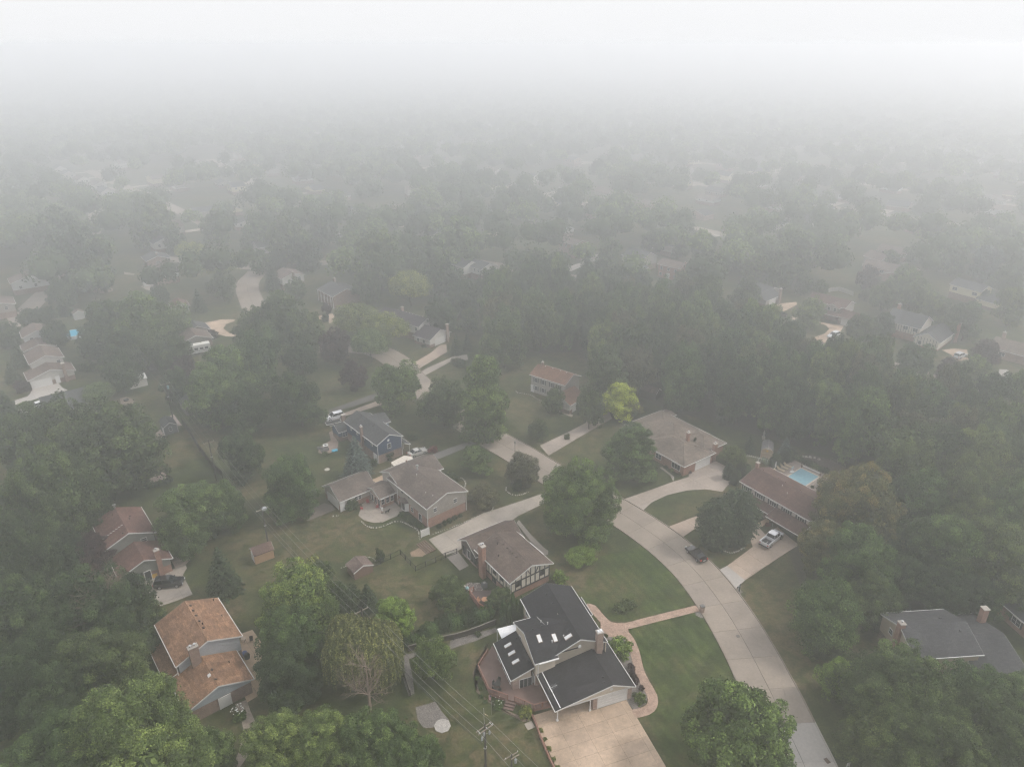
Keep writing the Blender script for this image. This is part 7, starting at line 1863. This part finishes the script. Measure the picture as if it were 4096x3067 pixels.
p_ = sv('2', [(1143, 352)])[0]; e = empty('parasol', (*p_, 0), 0, 'closed white parasol behind the row of loungers', 'parasol'); q = MB(); q.tube((0, 0, 0), (0, 0, 2.5), .03); q.build('pole', ALU, e); q = MB(); q.lathe([(.02, 2.6), (.12, 2.3), (.18, 1.5), (.1, 1.0)], 8); q.build('canopy', WHITE, e); q = MB(); q.lathe([(.3, 0), (.25, .1), (.05, .15)], 8); q.build('base', WHITE, e)
p_ = sv('2', [(1275, 362)])[0]; e = empty('poolside_hoop', (*p_, 0), R(40), 'white poolside basketball stand at the near pool edge', 'basketball hoop'); q = MB(); q.box(-.5, .5, -.35, .35, .05, .3); q.build('base', WHITE, e); q = MB(); q.box(-.04, .04, -.04, .04, .3, 1.2); q.build('pole', WHITE, e); q = MB(); q.box(-.45, .45, .0, .05, .9, 1.6); q.build('backboard', plain('clear_board', (.5, .55, .55)), e)
a_ = sv('2', [(1348, 324), (1490, 385)]); A_, B_ = Vector((*a_[0], .6)), Vector((*a_[1], .6)); e = empty('cover_reel', (A_.x, A_.y, 0), 0, 'long white pool cover reel along the far side of the pool', 'pool cover reel')
q = MB(); q.tube((0, 0, .6), (B_.x - A_.x, B_.y - A_.y, .6), .1); q.build('roller', WHITE, e)
for t_ in (0, 1): q = MB(); c = ((B_.x - A_.x) * t_, (B_.y - A_.y) * t_); q.box(c[0] - .08, c[0] + .08, c[1] - .25, c[1] + .25, 0, .75); q.build('stand', plain('brown_stand', (.2, .13, .1)), e)
p_ = sv('2', [(1490, 468)])[0]; e = empty('covered_grill', (*p_, 0), R(-56), 'white covered object on the pool deck corner', 'grill'); q = MB(); q.box(-.75, .75, -.4, .4, 0, .9); q.extrude([(-.4, .9), (.4, .9), (.3, 1.05), (-.3, 1.05)], 'u', -.7, .7); q.build('cover', WHITE, e)
p_ = sv('2', [(1545, 420)])[0]; e = empty('covered_table', (*p_, 0), R(-56), 'small white table beside the autumn tree on the pool deck', 'table'); q = MB(); q.box(-.5, .5, -.4, .4, .65, .72); q.build('top', WHITE, e)
for x_ in (-.4, .4):
    for y_ in (-.3, .3): q = MB(); q.box(x_ - .03, x_ + .03, y_ - .03, y_ + .03, 0, .65); q.build('leg', WHITE, e)
p_ = sv('2', [(1056, 105)])[0]; e = empty('garden_statue', (*p_, 0), 0, 'grey statue standing at the edge of the wood', 'statue'); q = MB(); q.box(-.35, .35, -.35, .35, 0, .7); q.build('plinth', STONE, e); q = MB(); q.lathe([(.28, .7), (.24, 1.2), (.3, 1.7), (.12, 1.95), (.16, 2.1), (.1, 2.3), (0, 2.35)], 10); q.build('figure', plain('statue_grey', (.3, .29, .27)), e)
p_ = sv('2', [(1125, 775)])[0]
def flag(p, hgt, ang, label, tilt=0.0, drop=.9, fw=.5):
    e = empty('flag', (*p, 0), ang, label, 'flag'); q = MB(); q.tube((0, 0, 0), (tilt, 0, hgt), .025, n=6); q.build('pole', ALU, e)
    rd, bl, wh = plain('flag_red', (.45, .05, .06)), plain('flag_blue', (.05, .07, .2)), plain('flag_white', (.7, .7, .7))
    q = MB()
    for i in range(13):
        x0, x1 = .03 + i * fw / 13, .03 + (i + 1) * fw / 13; z1 = hgt - .08; s_ = math.sin(i * 1.1) * .05; s2 = math.sin((i + 1) * 1.1) * .05
        zc_ = z1 - drop * .4 if i >= 0 else z1
        q.face([(x0 + tilt, s_, z1 - (.35 if i < 7 else 0) * drop), (x1 + tilt, s2, z1 - (.35 if i < 7 else 0) * drop), (x1 + tilt, s2, z1 - drop), (x0 + tilt, s_, z1 - drop)], i % 2)
        if i < 7: q.face([(x0 + tilt, s_, z1), (x1 + tilt, s2, z1), (x1 + tilt, s2, z1 - .35 * drop), (x0 + tilt, s_, z1 - .35 * drop)], 2)
    q.build('cloth', [rd, wh, bl], e)
flag(p_, 2.6, R(-20), 'striped flag hanging beside the front walk of the maroon-brown roofed house')
flag(sv('1', [(316, 1255)])[0], 3.9, R(160), 'American flag hanging limp from the slim pole beside the deck', drop=1.0, fw=.32)
# mailboxes
p_ = sv('2', [(872, 1268)])[0]; e = empty('mailbox', (*p_, 0), R(35), 'dark green post mailbox beside the pale driveway apron', 'mailbox'); GRN = plain('mailbox_green', (.02, .035, .035), .4)
q = MB(); q.box(-.07, .07, -.07, .07, 0, 1.55); q.lathe([(.05, 1.55), (.08, 1.62), (0, 1.7)], 6); q.build('post', GRN, e)
q = MB(); q.box(-.62, .1, -.13, .13, 1.05, 1.2); q.extrude([(-.13, 1.2), (.13, 1.2), (.1, 1.3), (-.1, 1.3)], 'u', -.62, .1); q.build('box', plain('mailbox_grey', (.12, .14, .14), .4), e); q = MB(); q.box(-.62, .1, -.03, .03, .98, 1.04); q.tube((-.35, 0, 1.0), (0, 0, .75), .03); q.build('bracket', GRN, e)
p_ = sv('2', [(586, 1425)])[0]; e = empty('mailbox', (*p_, 0), R(20), 'brick pillar mailbox where the pink walk meets the street', 'mailbox'); q = MB(); q.box(-.3, .3, -.3, .3, 0, 1.25); q.build('pillar', BRICK_P, e); q = MB(); q.box(-.36, .36, -.36, .36, 1.25, 1.33); q.build('cap', plain('slate_cap', (.12, .12, .12)), e); q = MB(); q.box(.3, .34, -.16, .16, .85, 1.12); q.build('box', DARK, e)
# street sign: white plates, lettering and no-dogs roundel
p_ = at(1826, 1672); e = empty('street_sign', (p_.x, p_.y, 0), R(12), 'white notice sign with a barred black roundel on a thin post by the street', 'sign')
q = MB(); q.box(-.03, .03, -.02, .02, 0, 2.35); q.build('post', plain('sign_post', (.08, .09, .08)), e); q = MB(); q.box(-.23, .23, -.05, -.03, 1.55, 2.3); pl_ = q.build('plate', WHITE, e)
INK = plain('sign_ink', (.03, .03, .03))
def text(body, size, loc, parent, mat, name='lettering'):
    cu = bpy.data.curves.new(name, 'FONT'); cu.body = body; cu.size = size; cu.align_x = 'CENTER'; cu.extrude = .002; cu.materials.append(mat); o = bpy.data.objects.new(name, cu); COL.objects.link(o); o.parent = parent; o.location = loc; o.rotation_euler = (R(90), 0, 0)
    bpy.context.view_layer.update(); me = bpy.data.meshes.new_from_object(o.evaluated_get(bpy.context.evaluated_depsgraph_get())); o2 = bpy.data.objects.new(name, me); COL.objects.link(o2); o2.parent = parent; o2.location = loc; o2.rotation_euler = (R(90), 0, 0); bpy.data.objects.remove(o); tag(o2, kind='stuff'); return o2
text('PLEASE', .11, (0, -.055, 2.17), pl_, INK); text('CLEAN UP', .085, (0, -.055, 2.06), pl_, INK); text('AFTER DOG', .08, (0, -.055, 1.96), pl_, INK)
q = MB(); 
for k in range(20):
    a0, a1 = k * math.pi / 10, (k + 1) * math.pi / 10; q.face([(.16 * math.cos(a0), -.056, 1.74 + .16 * math.sin(a0)), (.16 * math.cos(a1), -.056, 1.74 + .16 * math.sin(a1)), (.125 * math.cos(a1), -.056, 1.74 + .125 * math.sin(a1)), (.125 * math.cos(a0), -.056, 1.74 + .125 * math.sin(a0))])
q.box(-.08, .06, -.057, -.053, 1.72, 1.77); q.box(-.075, -.05, -.057, -.053, 1.66, 1.72); q.box(.03, .055, -.057, -.053, 1.66, 1.72); q.box(.05, .11, -.057, -.053, 1.74, 1.8); q.face([(-.12, -.058, 1.83), (-.1, -.058, 1.85), (.12, -.058, 1.64), (.1, -.058, 1.62)]); q.build('roundel', INK, pl_)
p_ = sv('7', [(588, 1608)])[0]; e = tag((lambda q: (q.box(-.4, .4, -.28, .28, 0, .03), q)[1])(MB()).build('drain_grate', plain('rusty_iron', (.09, .05, .035), .8, var=.4, scale=9), None, (*p_, .055), R(-70)), 'rusty storm drain grate at the street kerb near the bottom edge', 'drain grate')
p_ = sv('2', [(862, 1612)])[0]; tag((lambda q: (q.lathe([(.33, 0), (.33, .02), (0, .02)], 16), q)[1])(MB()).build('manhole_cover', plain('grey_iron', (.13, .12, .11), .7), None, (*p_, .055)), 'small round manhole cover in the street lane', 'manhole cover')
p_ = sv('6', [(211, 930)])[0]; tag((lambda q: (q.lathe([(.6, 0), (.6, .05), (.55, .08), (0, .1)], 16), q)[1])(MB()).build('well_lid', plain('pale_lid', (.48, .44, .38), .8), None, (*p_, 0)), 'pale round lid on the shady lawn left of the blue spruce', 'lid')
# white octagonal stone pad at the end of the gravel
p_ = sv('8', [(1662, 1300)])[0]; q = MB(); q.lathe([(1.2, 0), (1.2, .08), (0, .08)], 8); tag(q.build('stone_pad', speckle('white_gravel', (.3, .28, .26), (.5, .47, .43), 14), None, (*p_, 0)), 'white gravel octagon at the end of the grey gravel near the poles', 'gravel pad')
# ------------------------------------------------------------------ furniture, bins, AC, person, dog
def table(name, p, ang, label, top, leg, r=.55, hgt=.74, rnd=True, z=0):
    e = empty(name, (*p, z), ang, label, 'table'); q = MB()
    if rnd: q.lathe([(r, hgt - .04), (r, hgt), (0, hgt)], 16)
    else: q.box(-r * 1.4, r * 1.4, -r * .8, r * .8, hgt - .05, hgt)
    q.build('tabletop', top, e)
    for sx_ in (-1, 1):
        for sy_ in (-1, 1): q = MB(); q.tube((sx_ * r * .6, sy_ * r * .55, 0), (sx_ * r * .5, sy_ * r * .45, hgt - .04), .025, n=6); q.build('leg', leg, e)
def chair(p, ang, label, mat, frame=None, z=0, group=None):
    frame = frame or mat; e = empty('chair', (*p, z), ang, label, 'chair', group); q = MB(); q.box(-.26, .26, -.26, .26, .4, .45); q.build('seat', mat, e); q = MB(); q.box(-.26, .26, .22, .27, .45, .98); q.build('backrest', mat, e)
    for x_ in (-.24, .24):
        for y_ in (-.24, .24): q = MB(); q.tube((x_, y_, 0), (x_, y_, .4), .02, n=5); q.build('leg', frame, e)
        q = MB(); q.box(x_ - .03, x_ + .03, -.26, .24, .62, .66); q.build('armrest', frame, e)
CED = plain('cedar', (.42, .20, .10), .6); IRON = plain('wrought_iron', (.03, .03, .03), .6); REDP = plain('red_plastic', (.36, .025, .035), .4)
tp = L2W((-.01, 98.45), 35, [(-4.7, 1.3), (-5.5, 2.0), (-4.7, .15)])
table('round_table', tp[0], 0, 'round cedar table with a small plant on the tudor deck', plain('cedar_top', (.52, .27, .15)), CED, .62, z=.45); chair(tp[1], R(60), 'cedar chair left of the round table on the tudor deck', CED, z=.45); chair(tp[2], R(180), 'chair in front of the round table on the tudor deck', IRON, CED, z=.45)
dp = sv('1', [(365, 1045), (340, 1035), (372, 1010), (375, 1080), (340, 1075)], .5)
table('patio_table', dp[0], 0, 'dark iron table on the large brown deck', IRON, IRON, .45, z=.5)
for i, a in enumerate((60, -30, 200, 130)): chair(dp[i + 1], R(a), 'dark iron chair around the table on the large brown deck', IRON, z=.5, group='iron chairs on the large deck')
for i, (x, y, a) in enumerate(((530, 1195, 30), (602, 1232, -60), (482, 1245, 100))): chair(sv('6', [(x, y)])[0], R(a), ['red chair nearest the garage wall on the beige house patio', 'red chair beside the brick sun room', 'red chair at the left edge of the patio'][i], REDP)
bp = sv('5', [(1322, 1312)])[0]; table('patio_table', bp, R(30), 'grey patio table with tan top right of the brown-roofed house', plain('tan_top', (.5, .4, .32)), IRON, .7, rnd=False)
for i, (x, y, a) in enumerate(((1290, 1330, 120), (1305, 1285, 20), (1350, 1300, -60), (1330, 1345, 190))): chair(sv('5', [(x, y)])[0], R(a), 'grey chair around the patio table right of the brown-roofed house', plain('grey_chair', (.1, .11, .12)), group='grey chairs around the patio table')
op = sv('4', [(1962, 535), (2025, 532)]); table('bistro_table', op[0], 0, 'small round table on the tan patio of the orange-roofed house', plain('tan_top', (.5, .4, .32)), IRON, .4); chair(op[1], R(20), 'thin dark chair on the tan patio of the orange-roofed house', IRON)
YB = plain('bin_yellow', (.55, .33, .03), .5); BB = plain('bin_blue', (.03, .07, .25), .5)
for i, (x, y) in enumerate(((1120, 1492), (1146, 1482))):
    p = sv('5', [(x, y)])[0]; e = empty('wheelie_bin', (*p, .03), R(39), ['left yellow bin with blue lid by the brick wall', 'right yellow bin with blue lid by the brick wall'][i], 'bin', 'yellow bins'); q = MB(); q.prism([(-.3, -.33), (.3, -.33), (.3, .33), (-.3, .33)], .08, 1.0); q.build('body', YB, e); q = MB(); q.box(-.33, .33, -.36, .36, 1.0, 1.07); q.build('lid', BB, e)
    for s_ in (-1, 1): q = MB(); q.tube((s_ * .28, .3, .1), (s_ * .34, .3, .1), .1, n=10); q.build('wheel', RUB, e)
p_ = sv('5', [(1082, 1500)])[0]; q = MB(); q.lathe([(.25, 0), (.3, .5), (.32, .5), (0, .54)], 10); tag(q.build('recycling_tub', BB, None, (*p_, .03)), 'small blue tub beside the yellow bins', 'tub')
p_ = sv('4', [(1972, 648)])[0]; q = MB(); q.lathe([(.3, 0), (.36, .75), (.38, .78), (0, .84)], 12); tag(q.build('bin', BB, None, (*p_, .03)), 'blue barrel against the wall of the orange-roofed house', 'bin')
p_ = sv('4', [(1990, 665)])[0]; q = MB(); q.lathe([(.4, 0), (.45, .6), (.3, .95), (0, 1.0)], 12); tag(q.build('grill', IRON, None, (*p_, .03)), 'dark round grill beside the blue barrel', 'grill')
# air conditioner
p_ = sv('3', [(1357, 1378)])[0]; e = empty('air_conditioner', (*p_, 0), R(35), 'grey air conditioner unit beside the tudor brick wall', 'air conditioner'); q = MB(); q.prism([(-.42, -.36), (-.36, -.42), (.36, -.42), (.42, -.36), (.42, .36), (.36, .42), (-.36, .42), (-.42, .36)], .05, 1.05); q.build('cabinet', plain('unit_grey', (.12, .13, .135), .5), e); q = MB(); q.lathe([(.36, 1.05), (.36, 1.08), (.0, 1.08)], 16); q.build('grille', DARK, e)
q = MB()
for k in range(4): q.box(-.3, .3, -.05, .05, 1.085, 1.1, M=Matrix.Rotation(k * math.pi / 4, 4, 'Z'))
q.build('fan_guard', ALU, e)
# bird house on post
p_ = sv('3', [(1232, 1482)])[0]; e = empty('bird_feeder', (*p_, 0), 0, 'tall bird feeder with pale blue roof at the tudor deck corner', 'bird feeder'); q = MB(); q.tube((0, 0, 0), (0, 0, 2.5), .06, n=8); q.build('post', DARK, e); q = MB(); q.lathe([(.22, 2.4), (.25, 3.0)], 8); q.build('house', plain('feeder_wall', (.12, .11, .1)), e); q = MB(); q.lathe([(.36, 3.0), (.3, 3.12), (.06, 3.35), (0, 3.5)], 8); q.build('roof', plain('verdigris', (.22, .36, .38)), e)
# lamp post on the colonial lawn
p_ = sv('6', [(1675, 795)])[0]; e = empty('lamp_post', (*p_, 0), 0, 'thin dark lamp post beside the wide street', 'lamp post'); q = MB(); q.tube((0, 0, 0), (0, 0, 2.4), .05, n=8); q.build('pole', DARK, e); q = MB(); q.lathe([(.1, 2.4), (.16, 2.5), (.18, 2.8), (.04, 3.0)], 8); q.build('lantern', plain('lantern', (.2, .2, .2)), e)
# fire bowl, blue pools, cushions
p_ = sv('5', [(930, 188)])[0]; q = MB(); q.lathe([(.6, 0), (.75, .4), (.65, .42), (.5, .2), (0, .15)], 12); tag(q.build('fire_bowl', DARK, None, (*p_, 0)), 'dark fire bowl on the gravel circle left of the power line', 'fire bowl')
PB = plain('pool_blue', (.05, .38, .55), .3); PW = plain('pool_white', (.6, .64, .66), .5)
def roundpool(reg, x, y, r, label):
    p = sv(reg, [(x, y)])[0]; e = empty('round_pool', (*p, 0), 0, label, 'pool'); q = MB(); q.lathe([(r, 0), (r, 1.15), (r - .15, 1.2), (r - .2, 1.0)], 24); q.build('wall', PW, e); q = MB(); q.lathe([(r - .18, 1.02), (0, 1.02)], 24); q.build('water', PB, e)
roundpool('a', 580, 1060, 3.6, 'round above-ground pool with bright blue water at the left'); roundpool('a', 1240, 722, 1.7, 'small blue paddling pool beside the shuttered house at left'); roundpool('a', 1212, 742, 1.5, 'smaller blue paddling pool in front of the other one')
for i, (x, y) in enumerate(((262, 788), (280, 784))): p = sv('6', [(x, y)])[0]; q = MB(); q.lathe([(.45, 0), (.5, .2), (.4, .3), (0, .22)], 12); tag(q.build('beanbag', PB, None, (*p, .02)), ['left blue round cushion on the blue house patio', 'right blue round cushion on the blue house patio'][i], 'cushion')
p = sv('6', [(200, 755)])[0]; e = empty('fire_table', (*p, .02), R(20), 'square pale fire table on the blue house patio', 'table'); q = MB(); q.box(-.5, .5, -.5, .5, .1, .45); q.build('base', plain('grey_chair', (.1, .11, .12)), e); q = MB(); q.box(-.6, .6, -.6, .6, .45, .52); q.build('top', WHITE, e); q = MB(); q.box(-.25, .25, -.25, .25, .52, .54); q.build('burner', DARK, e)
for i, (x, y) in enumerate(((165, 775), (195, 788))): p = sv('6', [(x, y)])[0]; e = empty('outdoor_sofa', (*p, .02), R(-20 + 60 * i), ['grey wicker sofa left of the fire table', 'grey wicker sofa in front of the fire table'][i], 'sofa'); q = MB(); q.box(-.9, .9, -.4, .4, .1, .42); q.build('seat', plain('wicker', (.14, .135, .13)), e); q = MB(); q.box(-.9, .9, -.42, -.22, .42, .8); q.build('backrest', plain('wicker', (.14, .135, .13)), e)
# person and dog (continuous skinned bodies)
def skinned(name, V, E_, Rd, mat, parent, sub=2, root=0):
    me = bpy.data.meshes.new(name); me.from_pydata(V, E_, []); o = bpy.data.objects.new(name, me); COL.objects.link(o); o.parent = parent; me.materials.append(mat)
    md = o.modifiers.new('Skin', 'SKIN'); 
    if not me.skin_vertices: me.attributes
    bpy.context.view_layer.update()
    for i, v in enumerate(me.skin_vertices[0].data): v.radius = (Rd[i], Rd[i]); v.use_root = (i == root)
    md.use_smooth_shade = True; s_ = o.modifiers.new('Sub', 'SUBSURF'); s_.levels = sub; s_.render_levels = sub; return o
p = sv('6', [(642, 1270)])[0]; e = empty('person', (*p, .03), R(-20), 'person in white T-shirt and white shorts standing on the beige house patio', 'person')
SKIN = plain('skin', (.42, .25, .18), .6, var=.04); CLO = plain('white_cotton', (.72, .71, .7), .8, var=.04)
V = [(0, 0, .92), (0, 0, 1.12), (0, 0, 1.38), (0, 0, 1.5), (0, -.01, 1.6), (0, -.015, 1.68), (.1, 0, .88), (.11, -.01, .5), (.12, .02, .09), (.12, -.14, .04), (-.1, 0, .88), (-.12, -.03, .5), (-.13, 0, .09), (-.14, -.16, .04), (.19, 0, 1.4), (.25, .02, 1.14), (.2, -.16, .98), (-.19, 0, 1.4), (-.26, .02, 1.14), (-.2, -.18, 1.0), (.17, -.22, .96), (-.16, -.24, .98)]
E_ = [(0, 1), (1, 2), (2, 3), (3, 4), (4, 5), (0, 6), (6, 7), (7, 8), (8, 9), (0, 10), (10, 11), (11, 12), (12, 13), (2, 14), (14, 15), (15, 16), (2, 17), (17, 18), (18, 19), (16, 20), (19, 21)]
Rd = [.14, .13, .15, .065, .1, .085, .09, .06, .04, .035, .09, .06, .04, .035, .06, .045, .033, .06, .045, .033, .04, .04]
skinned('body', V, E_, Rd, SKIN, e)
q = MB(); q.lathe([(.165, .9), (.17, 1.1), (.19, 1.3), (.16, 1.44), (.07, 1.5)], 14); q.v = [(x * 1.12, y * .82, z) for x, y, z in q.v]
for s_ in (-1, 1): q.tube((s_ * .17, 0, 1.41), (s_ * .25, .015, 1.17), .085, .075, 8)
q.build('shirt', CLO, e, smooth=True)
q = MB(); q.lathe([(.165, .95), (.17, .82)], 14)
for s_ in (-1, 1): q.tube((s_ * .1, 0, .9), (s_ * .115, -.01, .5), .12, .095, 10)
q.build('shorts', CLO, e, smooth=True)
q = MB(); q.lathe([(.0, 1.79), (.07, 1.765), (.1, 1.7), (.1, 1.64)], 12, (0, .01)); q.build('hair', plain('grey_hair', (.22, .2, .18)), e, smooth=True)
for s_ in (-1, 1): q = MB(); q.box(s_ * .125 - .05, s_ * .125 + .05, -.2, .07, 0, .09); q.build('shoe', DARK, e)
q = MB()
for s_ in (-1, 1): q.tube((s_ * .035, -.1, 1.67), (s_ * .035, -.108, 1.67), .012, n=6)
q.box(-.015, .015, -.125, -.09, 1.62, 1.66); q.build('face', plain('face_dark', (.12, .07, .06)), e)
p = sv('6', [(682, 1268)])[0]; e = empty('dog', (*p, .03), R(30), 'black dog standing on the patio beside the person in white', 'dog')
V = [(-.3, 0, .5), (0, 0, .5), (.28, 0, .52), (.42, 0, .66), (.52, 0, .74), (.66, 0, .7), (-.3, .1, .42), (-.36, .11, .28), (-.42, .11, .2), (-.38, .11, .03), (-.3, -.1, .42), (-.34, -.11, .28), (-.4, -.11, .2), (-.36, -.11, .03), (.28, .09, .4), (.28, .1, .2), (.3, .1, .03), (.28, -.09, .4), (.26, -.1, .2), (.28, -.1, .03), (-.48, 0, .55), (-.62, 0, .68), (.5, .07, .82), (.5, -.07, .82)]
E_ = [(0, 1), (1, 2), (2, 3), (3, 4), (4, 5), (0, 6), (6, 7), (7, 8), (8, 9), (0, 10), (10, 11), (11, 12), (12, 13), (2, 14), (14, 15), (15, 16), (2, 17), (17, 18), (18, 19), (0, 20), (20, 21), (4, 22), (4, 23)]
Rd = [.13, .12, .16, .1, .1, .05, .08, .05, .03, .03, .08, .05, .03, .03, .06, .035, .03, .06, .035, .03, .03, .015, .025, .025]
skinned('body', V, E_, Rd, plain('black_fur', (.012, .012, .012), .9), e, root=1)

# ------------------------------------------------------------------ power line
PW_ = plain('pole_wood', (.06, .052, .045), .95, var=.3, scale=3); ARM = plain('crossarm_wood', (.24, .20, .16), .9, var=.25, scale=3); PORC = plain('porcelain', (.45, .45, .45), .3); TRG = plain('transformer_grey', (.34, .35, .36), .5, .2)
POLES = [(-3.4, 64.1), (-22.7, 84.8), (-46.0, 111.2), (-65.2, 136.0), (-87.5, 165.8), (-110.8, 194.8), (-140, 233), (-170, 272)]
PL = ['nearest utility pole with double crossarm and grey transformers at the bottom edge', 'utility pole whose crossarm rises above the willow', 'utility pole with a square transformer box right of the light green maples', 'utility pole with plain crossarm beside the long fence', 'utility pole with a green-stained transformer beyond the grey shed', 'utility pole with a can transformer in the haze, left', 'hazy utility pole beyond the shuttered house lawn', 'farthest hazy utility pole at the left']
LA = R(130); LP = Vector((math.cos(LA), math.sin(LA), 0)); XP = Vector((-LP.y, LP.x, 0)) * -1      # along the line, across it
HZ = 9.5; arms = []
for i, (x, y) in enumerate(POLES):
    e = empty('utility_pole', (x, y, 0), LA - R(90), PL[i], 'utility pole')      # local x = across the line
    q = MB(); q.tube((0, 0, 0), (0, 0, HZ + .7), .17, .11, 12); q.build('pole', PW_, e)
    dbl = i == 0; half = 1.15 if i else 1.2
    for yy in ((-.22, .22) if dbl else (.16,)):
        q = MB(); q.box(-half, half, yy - .055, yy + .055, HZ - .07, HZ + .07); q.build('crossarm', ARM, e)
    if dbl:
        for x_ in (-.95, .15, .95): q = MB(); q.box(x_ - .04, x_ + .04, -.34, .34, HZ + .07, HZ + .11); q.build('cleat', ALU, e)
    for x_ in (-1.05, .1, 1.05):
        q = MB(); q.lathe([(.04, HZ + .08), (.06, HZ + .14), (.035, HZ + .18), (.06, HZ + .24), (0, HZ + .28)], 8, (x_, .16 if not dbl else -.22)); q.build('insulator', PORC, e)
    if i == 0:
        for x_, zt in ((-.55, HZ - 1.2), (.62, HZ - 1.0), (-.25, HZ - .55)):
            q = MB(); q.lathe([(0, zt - .45), (.13, zt - .42), (.15, zt), (.1, zt + .12), (.05, zt + .3), (0, zt + .32)], 10, (x_, -.1)); q.build('transformer', TRG, e)
            q = MB(); q.tube((0, 0, zt - .1), (x_, -.1, zt - .1), .025); q.build('bracket', ALU, e)
        q = MB(); q.tube((0, .1, HZ + .3), (0, .15, HZ + 3.3), .035, .02, 6); q.lathe([(.06, HZ + 3.3), (0, HZ + 3.4)], 6, (0, .15)); q.build('mast', ALU, e)
        q = MB(); q.tube((.08, .12, HZ + 2.4), (.45, -.1, HZ + 1.9), .03, .02, 6); q.lathe([(.0, HZ + 2.3), (.08, HZ + 2.22), (0, HZ + 2.1)], 8, (.2, .05)); q.build('bird_guard', plain('weathered_tan', (.5, .42, .3)), e)
    if i in (2, 4, 5):
        q = MB(); zt = HZ - .9
        if i == 2: q.box(-.1, .75, -.35, .35, HZ - .1, HZ + .3)
        else: q.lathe([(0, zt - .5), (.28, zt - .48), (.28, zt + .3), (.12, zt + .4), (0, zt + .5)], 12, (.42, 0))
        q.build('transformer', plain('verdigris', (.22, .36, .38)) if i == 4 else TRG, e)
    q = MB(); q.lathe([(.17, 5.9), (.2, 6.0), (.17, 6.1)], 10); q.box(-.25, .25, -.06, .06, 6.0, 6.08); q.build('bracket', ALU, e)
def P3(i, off, z): x, y = POLES[i]; M = Matrix.Rotation(LA - R(90), 4, 'Z'); v = M @ Vector((off, .16, 0)); return Vector((x + v.x, y + v.y, z))
ext = (POLES[0][0] * 2 - POLES[1][0] + 7, POLES[0][1] * 2 - POLES[1][1] + 5)
def wire(a, b, sag, label, r=.016, col=None, group='power line wires'):
    q = MB(); n = 12; pr_ = None
    for k in range(n + 1):
        t = k / n; p = a.lerp(b, t); p.z -= sag * 4 * t * (1 - t)
        if pr_ is not None: q.tube(pr_, p, r, n=5, cap=False)
        pr_ = p
    return tag(q.build('power_wire', col or plain('wire_metal', (.30, .29, .28), .5, .3)), label, 'power line', group)
names = ['left', 'middle', 'right']
for k, off in enumerate((-1.05, .1, 1.05)):
    for i in range(len(POLES) - 1):
        wire(P3(i, off, HZ + .28), P3(i + 1, off, HZ + .28), .55, f'{names[k]} conductor of the power line spans between the crossarms', .017, group=f'{names[k]} conductor spans')
    a = P3(0, off, HZ + .28); b = a + Vector((5.6 + .4 * k, -6.2, -.9)); wire(a, b + (b - a) * 1.5, .2, f'{names[k]} conductor running from the nearest pole out of the bottom of the picture', .017, group=f'{names[k]} conductor spans out of frame')
for i in range(3):
    wire(P3(i, 0, 6.0), P3(i + 1, 0, 6.0), .7, 'dark telephone cable below the conductors', .03, plain('cable_black', (.03, .03, .03)), 'telephone cable spans'); wire(P3(i, -.2, 6.8), P3(i + 1, -.2, 6.8), .7, 'thin neutral wire between conductors and telephone cable', .014, group='neutral wire spans')
# second, lower pole with its own crossarm and can transformer
x, y = at(1105, 1633, 8.3).x, at(1105, 1633, 8.3).y; e = empty('utility_pole', (x, y, 0), LA - R(90) - R(6), 'second pole with short crossarm at the bottom edge right of the nearest one', 'utility pole')
q = MB(); q.tube((0, 0, 0), (0, 0, 8.6), .13, .1, 10); q.build('pole', PW_, e); q = MB(); q.box(-1.05, 1.05, .1, .2, 8.2, 8.32); q.build('crossarm', ARM, e); q = MB(); q.box(-.2, 1.0, -.25, -.15, 8.1, 8.22); q.build('crossarm', ARM, e)
for x_ in (-.8, 0.0, 1.0): q = MB(); q.lathe([(.05, 8.3), (.07, 8.42), (0, 8.52)], 8, (x_, .15)); q.build('insulator', PORC, e)
q = MB(); q.lathe([(0, 6.9), (.17, 6.95), (.17, 7.5), (.05, 7.7), (0, 7.75)], 10, (.5, -.1)); q.build('transformer', TRG, e)
# swing of low ornaments behind the tan house
p = sv('7', [(1582, 440)])[0]; q = MB(); q.lathe([(.1, 0), (.08, .6), (.5, .72), (.52, .78), (0, .7)], 12); tag(q.build('bird_bath', plain('statue_grey', (.3, .29, .27)), None, (*p, 0)), 'pale bird bath in the shade behind the dark grey roofs', 'bird bath')
p = sv('7', [(1200, 462)])[0]; e = empty('garden_bench', (*p, 0), 0, 'dark covered grill with white legs behind the tan house', 'grill'); q = MB(); q.box(-.5, .5, -.35, .35, .5, 1.0); q.build('cover', plain('grill_cover', (.07, .07, .055)), e)
for x_ in (-.4, .4): q = MB(); q.box(x_ - .06, x_ + .06, -.33, -.25, 0, .5); q.build('leg', WHITE, e)
e.name = 'covered_grill'
